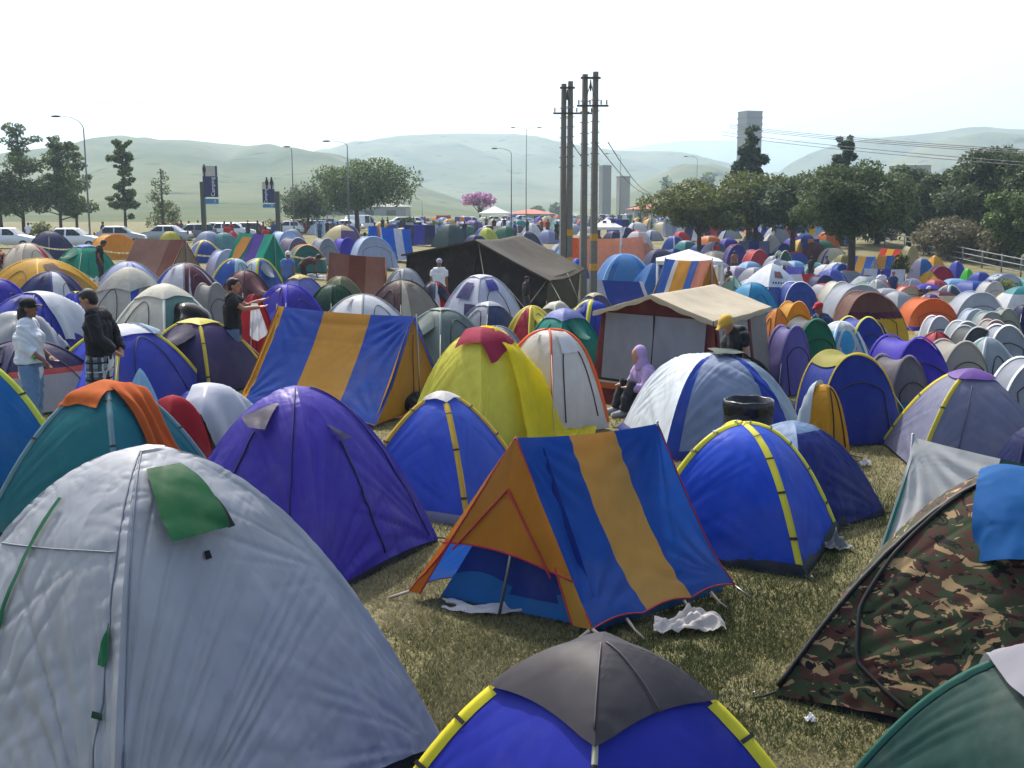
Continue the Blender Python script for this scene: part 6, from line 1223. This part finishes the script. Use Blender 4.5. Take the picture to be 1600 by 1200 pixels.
dome('blue and grey tent pair in front of the yellow fence tent', 1440, 404, 34, 40, {'d': '#6a6a84', 0: '#2a64a0'}, yb=436, p=2.4); dome('blue tent with yellow peak near the fence', 1495, 408, 26, 40, '#3a42a0', yb=440, cap='#c4b050', capv=.8, p=2.); dome('bright green small tent near the fence', 1512, 420, 20, 40, '#4ab83c', yb=446, p=2.)
dome('maroon dome tent below the round tree left side', 1272, 378, 38, 40, '#5a2a34', yb=414, p=2.2); ridge_w('blue orange striped ridge tent under the trees', G(1252, 373, 1.6), G(1280, 373, 1.6), 1.8, [(.35, '#2a4c98'), (.7, '#c08a34'), (1, '#2a4c98')], gable='#b87a34', lod=1, tr=.4)
arch_tent('red dome tent right of the gazebo', 1180, 390, 42, 30, '#a8303c', yb=428, trim='#c46a70', tw=.1, p=2.4); arch_tent('blue dome tent with rust red rim right of the gazebo', 1148, 382, 38, 20, '#34408c', yb=424, trim='#8a4a3c', tw=.12, p=2.5); dome('white sided tent under the feathery tree edge', 1204, 365, 34, 20, '#c3c4c6', yb=400, p=1.5)
arch_tent('dark green dome tent between the trees', 1222, 392, 30, 40, '#3a5a50', yb=424, trim='#aab4ac', tw=.1, trimk=(1,), p=2.4); dome('blue long low tent under the dark tree', 1224, 380, 44, 20, '#2a58a0', yb=408, p=1.6); dome('grey white dome tent below the red dome', 1208, 400, 32, 40, '#9aa0ac', yb=432, p=2.3)
arch_tent('silver tent end left of the light blue striped dome row', 1289, 424, 28, 30, '#9c968c', yb=452, p=2.6, cap='#c9c8c4', capv=.7); arch_tent('blue dome tent with pale right side near the round tree trunk', 1312, 412, 36, 30, '#2a5cae', yb=450, p=2.4); dome('khaki dome tent behind the blue and yellow ridge tents', 1318, 398, 34, 30, '#7a7648', yb=432, p=2.4)
dome('violet blue small dome beside the navy windowed dome', 1300, 421, 38, 30, '#4a5aa8', yb=462, p=2.3); dome('pale violet low tent right of the gazebo', 1150, 416, 56, 40, '#8d86a8', yb=450, p=2.2, cap='#b4b8b4', capv=.7); dome('grey lavender low tent left of the lettered white tent', 1178, 418, 50, 40, '#90939c', yb=456, p=2.3)
dome('clear white and red tent right of the brown dome top', 1372, 437, 44, 36, '#9aa2a4', yb=482, p=2.2, trim='#a85a78', tw=.08, trimk=(1,)); dome('white bundle like dome with green window near the dark sapling', 1385, 424, 26, 36, '#b4b8ba', yb=452, p=2.4); dome('grey blue dome tent left of the pink red low dome', 1424, 436, 34, 30, '#a4a6b4', yb=466, p=2.4)
dome('navy dome tent with teal and white edges behind the blue dome', 1482, 446, 44, 40, '#363a5a', yb=486, trim='#9cb0b0', tw=.08, p=2.2)

for lb, px, py, L_, W_, hx, sd_, h_, nm, ct in (('white plastic bundle on the grass left of the emerald tent', 108, 446, .9, .6, '#c9ccce', 11, .35, 'plastic_bag', 'bag'), ('grey white bag on the grass right of the emerald tent', 146, 446, .7, .5, '#b3b7ba', 12, .4, 'plastic_bag', 'bag'), ('clothes and bags strewn in front of the brown ridge tent', 484, 436, 1.4, .8, '#9a9ca4', 13, .25, 'clothes', 'clothes'),
    ('yellow and orange sheet on the grass beside the brown ridge tent', 498, 424, 1.1, .7, '#d0982c', 14, .2, 'tarpaulin', 'tarpaulin'), ('light blue sheet on the grass right of the blue dome with red rim', 1276, 484, 1.2, .8, '#7fb0d0', 15, .12, 'tarpaulin', 'tarpaulin'), ('rumpled grey bag at the foot of the dark blue dome with yellow sleeves', 1362, 684, .35, .25, '#8d8f90', 16, .2, 'plastic_bag', 'bag'), ('rumpled grey bag at the right corner of the royal blue dome', 1306, 858, .22, .2, '#7d7f80', 17, .14, 'plastic_bag', 'bag')):
    rag(lb, px, py, L_, W_, hx, sd_, h_, nm, ct)
# ------------------------------------------------------------------ far field of small tents
PAL = [('blue', '#2a4a9c'), ('navy', '#2a2f58'), ('violet', '#4238a0'), ('white', '#c3c7cc'), ('silver grey', '#9aa0a8'), ('green', '#2a6a54'), ('teal', '#2a7f84'), ('red', '#b03038'), ('cream', '#bfb698'), ('orange', '#cc7430'), ('maroon', '#5a2c38'), ('yellow', '#c8a838'), ('lavender', '#8a8cb4'), ('light blue', '#7fa6cc')]
WTS = [5, 3, 3, 6, 5, 2, 2, 2, 2, 1.4, 1.4, 2, 2, 2]
LM = [(-300, 60, 'beyond the tape in front of the white estate car'), (60, 300, 'among the cars at left'), (300, 440, 'between the two camping signs'), (440, 540, 'below the dark bushy tree'), (540, 650, 'below the spreading tree'), (650, 720, 'left of the marquee peak'), (720, 800, 'behind the marquee roof'), (800, 872, 'between the marquee and the power poles'), (872, 935, 'just behind the power poles'), (935, 1000, 'behind the orange shelter'), (1000, 1060, 'left of the feathery tree'), (1060, 1130, 'under the feathery tree'), (1130, 1200, 'below the tall pine'), (1200, 1290, 'under the dark trees'), (1290, 1400, 'behind the round tree'), (1400, 1700, 'at right in front of the fence')]
rf = random.Random(21); cnt = 0; GRP = {}
zones = [(430, 640, 352, 380, 16), (640, 880, 345, 385, 62), (880, 1040, 342, 392, 62), (1030, 1230, 344, 420, 72), (1190, 1400, 365, 425, 40), (1400, 1640, 405, 435, 14)]
for (xa, xb, ya, yb2, num) in zones:
    tries = 0; made = 0
    while made < num and tries < 1500:
        tries += 1; px = rf.uniform(xa, xb); u = rf.random(); Y = 1 / ((1 - u) / YF(yb2) + u / YF(ya)) if rf.random() < .6 else YF(ya) + (YF(yb2) - YF(ya)) * rf.random() ** .8
        x = (px - 800) / F * Y; S = rf.uniform(2.1, 3.1)
        if px > 1330 and Y > 60: continue
        if any((x - a) ** 2 + (Y - b) ** 2 < (.92 * (r + S * .36)) ** 2 for a, b, r in FOOT): continue
        cn, ch = rf.choices(PAL, WTS)[0]; c2n, c2 = rf.choices(PAL, WTS)[0]; st = rf.random(); place = [n_ for a, b, n_ in LM if a <= px < b][0]
        h = rf.uniform(1.0, 1.4) * S / 2.6; WK[0] = 1.0; z0_ = float(zg(x, Y)); base_y = proj((x, Y, z0_))[1]; top_y = proj((x, Y, z0_ + h))[1]; wp = S * F / Y; rowd = 'nearer' if Y < 55 else ('far' if Y < 85 else 'farthest')
        if st < .16 and px < 1390:
            lab = f'{rowd} {cn} and {c2n} ridge tent {place}'; d = rf.uniform(-.5, .5); L2 = rf.uniform(1.0, 1.3); dx, dy = L2 * math.cos(d), L2 * math.sin(d); hh = rf.uniform(1.3, 1.8)
            ridge_w(lab, (x - dx, Y - dy, hh + z0_), (x + dx, Y + dy, hh + z0_), rf.uniform(1.6, 2.0), [(.33, ch), (.66, c2), (1, ch)], gable=c2, lod=2, tr=.35, group='far tents ' + place)
        else:
            kw = {}; lab = f'{rowd} {cn} dome tent {place}'
            if st < .45 and c2n != cn: kw = dict(trim=c2, tw=.1); lab = f'{rowd} {cn} dome tent edged in {c2n} {place}'
            elif st < .68 and c2n != cn: kw = dict(cap=c2, capv=rf.uniform(.45, .75)); lab = f'{rowd} {cn} dome tent with {c2n} top {place}'
            dome(lab, px, top_y, wp, rf.uniform(10, 50), ch, yb=base_y, lod=2, p=rf.uniform(1.9, 2.5), tr=.35, group='far tents ' + place, **kw)
        made += 1; cnt += 1
print('fill tents', cnt)
# ------------------------------------------------------------------ people
P1p = dict(tilt=0, head=(.03, 0, 1.61), el=(.0, .22, 1.13), wr=(.20, .16, .98), ha=(.31, .10, .90), el2=(.02, -.22, 1.13), wr2=(.22, -.20, .98), ha2=(.30, -.15, .84))
def plaid():
    m, n, L, p, out = newmat('plaid_cloth'); tc = n.new('ShaderNodeTexCoord'); sx = n.new('ShaderNodeSeparateXYZ'); L.new(tc.outputs['Object'], sx.inputs[0])
    def st(o, f, th):
        a = n.new('ShaderNodeMath'); a.operation = 'MULTIPLY'; a.inputs[1].default_value = f; L.new(o, a.inputs[0]); b = n.new('ShaderNodeMath'); b.operation = 'FRACT'; L.new(a.outputs[0], b.inputs[0]); c = n.new('ShaderNodeMath'); c.operation = 'LESS_THAN'; c.inputs[1].default_value = th; L.new(b.outputs[0], c.inputs[0]); return c.outputs[0]
    cur = None
    for o, f, th, hx in ((sx.outputs[2], 9, .5, '#5c6066'), (sx.outputs[0], 9, .5, '#3e4248'), (sx.outputs[2], 9, .14, '#b9bcc0'), (sx.outputs[0], 9, .16, '#a9adb2'), (sx.outputs[2], 4.5, .1, '#16181c'), (sx.outputs[0], 4.5, .12, '#16181c')):
        mx = n.new('ShaderNodeMix'); mx.data_type = 'RGBA'; L.new(st(o, f, th), mx.inputs[0]); mx.inputs[7].default_value = lin(hx)
        if cur is None: mx.inputs[6].default_value = lin('#7c8288')
        else: L.new(cur, mx.inputs[6])
        cur = mx.outputs[2]
    L.new(cur, p.inputs['Base Color']); p.inputs['Roughness'].default_value = .9; return m
YP = 13.6
p1 = person('man in white shirt and black cap facing right', at_px(55, YP), YP, 8, 1.72, '#d3d6dc', 'three', '#6483a8', 'long', SKIN2, 'long', '#14130f', P1p, 0, hips=.10, bulk=1.22)
w_ = np.array([.12, -.20, 1.035]) * 1.0; MB().tube([w_ - [.018, -.004, -.012], w_ + [.018, -.004, -.012]], .042, 14, caps=False).build('wristband', plain('green_band', '#4fc43a', .5), p1)
P2p = dict(tilt=22, head=(.10, 0, 1.58), neck=(.03, 0, 1.46), el=(-.10, .24, 1.14), wr=(-.22, .12, .98), ha=(-.26, .02, .90), el2=(-.10, -.24, 1.14), wr2=(-.20, -.14, .97), ha2=(-.24, -.04, .88))
p2 = person('man in black jacket and plaid shorts facing left', at_px(163, YP + .3), YP + .3, 178, 1.84, '#151518', 'long', plaid(), 'short', SKIN, 'short', None, P2p, 0, hips=.02)
MB().tube([(0, -.075, .90), (0, .075, .90)], .158, 14).build('white_undershirt', clothm('#d0d2d4'), p2)
YP3 = 17.6
P3p = dict(head=(.05, 0, 1.61), el=(.22, .20, 1.27), wr=(.45, .12, 1.36), ha=(.60, .09, 1.40), el2=(.22, -.20, 1.25), wr2=(.45, -.12, 1.27), ha2=(.60, -.08, 1.29))
p3 = person('man in black T-shirt holding out a white cloth', at_px(367, YP3), YP3, 6, 1.72, '#131416', 'short', '#56708f', 'long', SKIN, 'short', None, P3p, 0)
n_ = 24; U, V = np.meshgrid(np.linspace(-.5, .5, n_), np.linspace(0, 1, n_)); g_ = np.array([at_px(400, YP3) + .03, YP3 - .04, 0]); Xc = U * (.10 + .22 * V) + .06 * V; Zc = 1.33 - V * (.62 - .22 * np.abs(U + .1)); Yc = .035 * np.sin(U * 16 + V * 3) * V
tag(MB().grid(np.stack([Xc, Yc, Zc], -1)).build('held_cloth', fabric('#d6d8de', .25, .8), None, g_), 'white cloth hanging from the outstretched hands of the man in black T-shirt', 'cloth')
x, y = P_at(1017, 646); person('person in lilac hoodie sitting on the grass by the pale blue grey tent', x, y, 200, 1.70, '#a78fb8', 'long', '#23252a', 'long', SKIN, None, 'H#a78fb8', SIT, 1, shoe='#8a8c8e')
x, y = P_at(1134, 668); person('person in yellow cap bending before the frame tent', x, 13.6, 200, 1.62, '#181a1c', 'short', '#3a4048', 'long', SKIN, 'short', '#c49a34', dict(tilt=35, head=(.14, 0, 1.5), neck=(.05, 0, 1.42)), 1)
x, y = P_at(622, 680); person('dark haired person lying with head at the opening of the tall striped ridge tent', at_px(625, 15.0), 14.75, 235, 1.7, '#1a1c20', 'short', '#26282c', 'long', SKIN2, 'short', None, LIE, 1)
person('man in white T-shirt and pale cap walking to the marquee', *H_at(686, 404, 1.74), 82, 1.72, '#d4d6da', 'short', '#1c1e24', 'long', SKIN2, 'short', '#9a9ab4', None, 1)
person('youth in black and cap standing at the marquee right end', at_px(822, 36), 36, 20, 1.38, '#14161c', 'three', '#2a3038', 'short', SKIN2, 'short', '#20242c', None, 1)
person('man in black shirt stooping before the emerald tent', *H_at(154, 375, 1.70), 20, 1.74, '#16171a', 'short', '#2a3040', 'long', SKIN2, 'short', None, dict(tilt=30, head=(.16, 0, 1.56), neck=(.06, 0, 1.44)), 1)
person('person in blue shirt and white cap on the grass by the orange rimmed tent', *H_at(449, 392, 1.62), 70, 1.6, '#4a68a8', 'short', '#2c3a58', 'long', SKIN2, 'short', '#d0d2d6', None, 1)
person('person bending to the ground beside the orange rimmed tent', *H_at(474, 398, 1.28), 10, 1.7, '#5a3a34', 'short', '#3a2c2c', 'long', SKIN2, 'short', None, BEND, 1)
person('man in beige T-shirt standing under the white gazebo', *H_at(1085, 411, 1.68), 80, 1.66, '#b0aa90', 'short', '#2a2a30', 'long', SKIN2, 'short', None, None, 1)
person('person in black crouching left of the gazebo', *H_at(1024, 427, 1.12), -30, 1.7, '#131316', 'short', '#2a2c30', 'long', SKIN2, 'short', '#8a7a70', CROUCH, 1)
person('person in red sitting under the gazebo', *H_at(1071, 437, .92), 180, 1.6, '#b02834', 'short', '#2a2c3a', 'long', SKIN2, 'short', None, SIT, 1)
person('person in dark clothes beside the right gazebo leg', *H_at(1139, 416, 1.67), 200, 1.65, '#1c1e24', 'long', '#23262e', 'long', SKIN2, 'short', None, None, 1)
person('bare backed person before the rust rimmed blue dome', *H_at(1148, 392, 1.67), 90, 1.65, '#8a5a44', 'short', '#3a3034', 'long', SKIN, 'short', None, None, 1)
person('boy in white shirt sitting by the blue dome with red rim', *H_at(1236, 457, .92), 190, 1.6, '#c4c0b8', 'short', '#3a4668', 'long', SKIN2, 'short', None, dict(SIT), 1)
person('person in red cap crouching by the white domed tent', *H_at(1298, 469, 1.1), 200, 1.6, '#2a3458', 'short', '#c0c4c8', 'long', SKIN2, 'short', '#a8202c', CROUCH, 1)
person('person in white cap and black near the cream and red tent', *H_at(1461, 446, 1.1), 180, 1.6, '#16181c', 'short', '#1c1e24', 'long', SKIN2, 'short', '#d0d0d0', CROUCH, 1)
person('person in dark shirt behind the cream and red tent', *H_at(1448, 451, 1.1), 170, 1.65, '#1a1a1e', 'short', '#22242a', 'long', SKIN2, 'short', None, CROUCH, 1)
for lb, px_, yh, Hh, tp, fc in (('person in black standing below the round tree left side', 1268, 401, 1.66, '#17181c', 40), ('person in dark grey walking below the round tree', 1292, 400, 1.66, '#34363c', 190), ('person in white standing by the dark sapling', 1378, 424, 1.62, '#cfd2d6', 90), ('person in dark blue standing right of the dark sapling', 1396, 426, 1.62, '#20305a', 270), ('person in white between the lettered white tent and the trees', 1214, 401, 1.6, '#cdd0d4', 120), ('person in black sitting under the lettered white tent', 1201, 452, .95, '#18191d', 200), ('person in red shirt near the far orange domes', 1120, 378, 1.66, '#a82c30', 80), ('person in grey walking between the far tents right of the power poles', 950, 372, 1.66, '#5c6068', 10)):
    person(lb, *H_at(px_, yh, Hh), fc, 1.68, tp, 'short', '#262a34', 'long', SKIN2, 'short', None, SIT if Hh < 1 else None, 2)
person('person in white shirt beside the white estate car', at_px(46, 84), 84, 90, 1.75, '#d0d4dc', 'short', '#3a4460', 'long', SKIN2, 'short', None, None, 2)
person('man in black walking behind the white hatchback', at_px(162, 86), 86, 0, 1.8, '#17181c', 'long', '#1c1e26', 'long', SKIN2, 'short', None, None, 2)
person('person in white shirt in front of the blue striped ridge tent', at_px(571, 57), 57, 90, 1.7, '#d2d4d8', 'short', '#4a5060', 'long', SKIN2, 'short', None, None, 2)
person('person in blue shirt behind the blue striped ridge tent', at_px(586, 82), 82, 90, 1.8, '#1a3a78', 'short', '#20242c', 'long', SKIN2, 'short', None, None, 2)
person('person in red shirt between the camping signs, nearest the dark estate car', at_px(356, 78), 78, 90, 1.75, '#a8242c', 'short', '#2a2c36', 'long', SKIN2, 'short', None, None, 2)
person('person in red shirt at the foot of the shorter camping sign', at_px(416, 70), 70, 90, 1.7, '#b0282c', 'short', '#2a2c36', 'long', SKIN2, 'short', None, None, 2)
cr = [('#1c1e26', 'black'), ('#8a2028', 'red'), ('#c9ccd2', 'white'), ('#2a4478', 'blue'), ('#4a4a50', 'grey')]; protos = []
rp = random.Random(5); xs = [276, 284, 296, 310, 352, 362, 388, 403, 412, 428, 438, 500, 512, 520, 528, 540, 598, 606, 628, 664, 700, 716, 726, 744, 760, 772, 788, 804, 824, 846, 856, 870, 898, 922, 936, 950, 958, 966, 980, 990, 1000, 1010, 1018, 1028]
for i, px in enumerate(xs):
    k = rp.choices(range(5), [5, 2, 2, 1, 1])[0]; Y = rp.uniform(92, 104) if px < 560 else rp.uniform(95, 150); place = [n_ for a, b, n_ in LM if a <= px < b][0].replace('among', 'behind')
    lab = f'distant person in {cr[k][1]} standing by the cars, {place}'; found = [q for q in protos if q[0] == k]
    if not found: o = person(lab, at_px(px, Y), Y, rp.uniform(0, 360), 1.72, cr[k][0], 'short', '#22252e', 'long', SKIN2, 'short', None, None, 2, group='people standing by the cars'); protos.append((k, o))
    else:
        o = copy_tree(found[0][1]); o.location = (at_px(px, Y), Y, 0); o.rotation_euler = (0, 0, rp.uniform(0, 6.28)); o['label'] = lab
# ------------------------------------------------------------------ barrier tapes
def tape(label, pts, Y, n=60):
    m, n_, L, p, out = newmat('barrier_tape'); tc = n_.new('ShaderNodeTexCoord'); sx = n_.new('ShaderNodeSeparateXYZ'); L.new(tc.outputs['Object'], sx.inputs[0]); a = n_.new('ShaderNodeMath'); a.operation = 'MULTIPLY'; a.inputs[1].default_value = 4.0; L.new(sx.outputs[0], a.inputs[0]); b = n_.new('ShaderNodeMath'); b.operation = 'FRACT'; L.new(a.outputs[0], b.inputs[0]); c = n_.new('ShaderNodeMath'); c.operation = 'GREATER_THAN'; c.inputs[1].default_value = .5; L.new(b.outputs[0], c.inputs[0])
    mx = n_.new('ShaderNodeMix'); mx.data_type = 'RGBA'; L.new(c.outputs[0], mx.inputs[0]); mx.inputs[6].default_value = lin('#d8b848'); mx.inputs[7].default_value = lin('#d8d8cc'); L.new(mx.outputs[2], p.inputs['Base Color'])
    W = [G(a_, b_, .95) for a_, b_ in pts] if Y > 40 else [G(a_, b_, .45) for a_, b_ in pts]; root = empty('barrier_tape', W[0] - [0, 0, .95 if Y > 40 else .45], 0, label, 'barrier tape'); o = W[0] - [0, 0, .95 if Y > 40 else .45]
    for A, B in zip(W[:-1], W[1:]):
        t = np.linspace(0, 1, n); P = A + (B - A) * t[:, None] - o; P[:, 2] -= .08 * np.sin(np.pi * t); k = .035 * (1 + 0 * t); tw = .012 * np.sin(t * 30); MB().grid(np.stack([P - np.stack([0 * t, tw, k], 1), P + np.stack([0 * t, tw, k], 1)], 0)).build('tape', m, root)
    for A in W: MB().tube([A - o - [0, 0, .95 if Y > 40 else .45], A - o + [0, 0, .06]], .018, 6).build('stake', plain('stake', '#8a8478', .8), root)
tape('long yellow and white barrier tape crossing the field at left', [(-20, 379), (62, 385), (118, 389), (155, 391), (222, 394), (296, 397), (372, 398), (452, 399), (510, 404)], 47.5)
tape('short barrier tape in front of the brown and orange domes at right', [(1252, 493), (1302, 497), (1400, 511), (1446, 517)], 23.0)
# ------------------------------------------------------------------ grass blades close to the camera
rs = np.random.default_rng(4); N = 620000
uu = rs.random(N); Yg = 1 / ((1 - uu) / 4.2 + uu / 24.0); Xg = (rs.random(N) * 1.16 - .58) * Yg * .96
keep = np.ones(N, bool)
for D_ in [v for v in globals().values() if isinstance(v, Dome)]:
    c, s = math.cos(-D_.root.rotation_euler[2]), math.sin(-D_.root.rotation_euler[2]); dx, dy = Xg - D_.g[0], Yg - D_.g[1]; lx, ly = c * dx - s * dy, s * dx + c * dy; keep &= ~((np.abs(lx) < D_.a * .97) & (np.abs(ly) < D_.b * .97))
for a, b, r in FOOT: keep &= ~((Xg - a) ** 2 + (Yg - b) ** 2 < (r * .62) ** 2)
bare = fbm(Xg * 1.1 + 31, Yg * 1.1, 55) + .25 * fbm(Xg * 5, Yg * 5, 56); keep &= (bare > .50) | (rs.random(N) < .42)
Xg, Yg = Xg[keep], Yg[keep]; n = len(Xg); pat = fbm(Xg * .8, Yg * .8, 77)
a = rs.random(n) * 6.283; hgt = (.014 + .03 * rs.random(n) ** 1.5) * (.6 + 1.0 * pat) * (1 + .25 * (Yg > 9)); wd = .0016 + .0018 * rs.random(n) + Yg * .00017; le = rs.random(n) * .055; la = rs.random(n) * 6.283
zz_ = zg(Xg, Yg); b0 = np.stack([Xg - np.cos(a) * wd, Yg - np.sin(a) * wd, zz_], 1); b1 = np.stack([Xg + np.cos(a) * wd, Yg + np.sin(a) * wd, zz_], 1); tp = np.stack([Xg + np.cos(la) * le, Yg + np.sin(la) * le, hgt + zz_], 1)
V = np.stack([b0, b1, tp], 1).reshape(-1, 3); me = bpy.data.meshes.new('grass'); me.vertices.add(3 * n); me.vertices.foreach_set('co', V.ravel()); me.loops.add(3 * n); me.loops.foreach_set('vertex_index', np.arange(3 * n, dtype=np.int32)); me.polygons.add(n); me.polygons.foreach_set('loop_start', np.arange(0, 3 * n, 3, dtype=np.int32))
dry = np.clip(.5 + (pat - .50) * -4.0 + rs.normal(size=n) * .28, 0, 1); at = me.attributes.new('dry', 'FLOAT', 'POINT'); at.data.foreach_set('value', np.repeat(dry, 3).astype(np.float32)); me.update(); me.validate()
m, nn, L, p, out = newmat('grass_blades'); av = nn.new('ShaderNodeAttribute'); av.attribute_name = 'dry'; r = nn.new('ShaderNodeValToRGB'); e = r.color_ramp.elements; e[0].color = lin('#414b26'); e[1].color = lin('#878262'); x_ = e.new(.45); x_.color = lin('#60603c'); L.new(av.outputs['Fac'], r.inputs[0]); L.new(r.outputs[0], p.inputs['Base Color']); p.inputs['Roughness'].default_value = .7
t = nn.new('ShaderNodeBsdfTranslucent'); L.new(r.outputs[0], t.inputs[0]); ms = nn.new('ShaderNodeMixShader'); ms.inputs[0].default_value = .3; L.new(p.outputs[0], ms.inputs[1]); L.new(t.outputs[0], ms.inputs[2]); L.new(ms.outputs[0], out.inputs[0]); me.materials.append(m)
tag(bpy.data.objects.new('grass', me), kind='stuff', label='short dry trampled grass between the tents', cat='grass'); COL.objects.link(bpy.data.objects['grass'])
# ------------------------------------------------------------------ haze
def haze(density):
    x, y0, y1, h = 4200, -70, 7200, 420; z0 = -8
    V = [(-x, y0, z0), (x, y0, z0), (x, y1, z0), (-x, y1, z0), (-x, y0, h), (x, y0, h), (x, y1, h), (-x, y1, h)]
    m = bpy.data.materials.new('haze_air'); m.use_nodes = True; n = m.node_tree.nodes; n.remove(n['Principled BSDF']); v = n.new('ShaderNodeVolumePrincipled'); v.inputs['Density'].default_value = density; v.inputs['Color'].default_value = (.62, .79, .95, 1); v.inputs['Anisotropy'].default_value = .35
    m.node_tree.links.new(v.outputs[0], n['Material Output'].inputs['Volume'])
    o = mesh('haze', V, [[0, 3, 2, 1], [4, 5, 6, 7], [0, 1, 5, 4], [1, 2, 6, 5], [2, 3, 7, 6], [3, 0, 4, 7]], m, smooth=False); tag(o, kind='stuff')
HAZE = 3.7e-4
if HAZE: haze(HAZE)
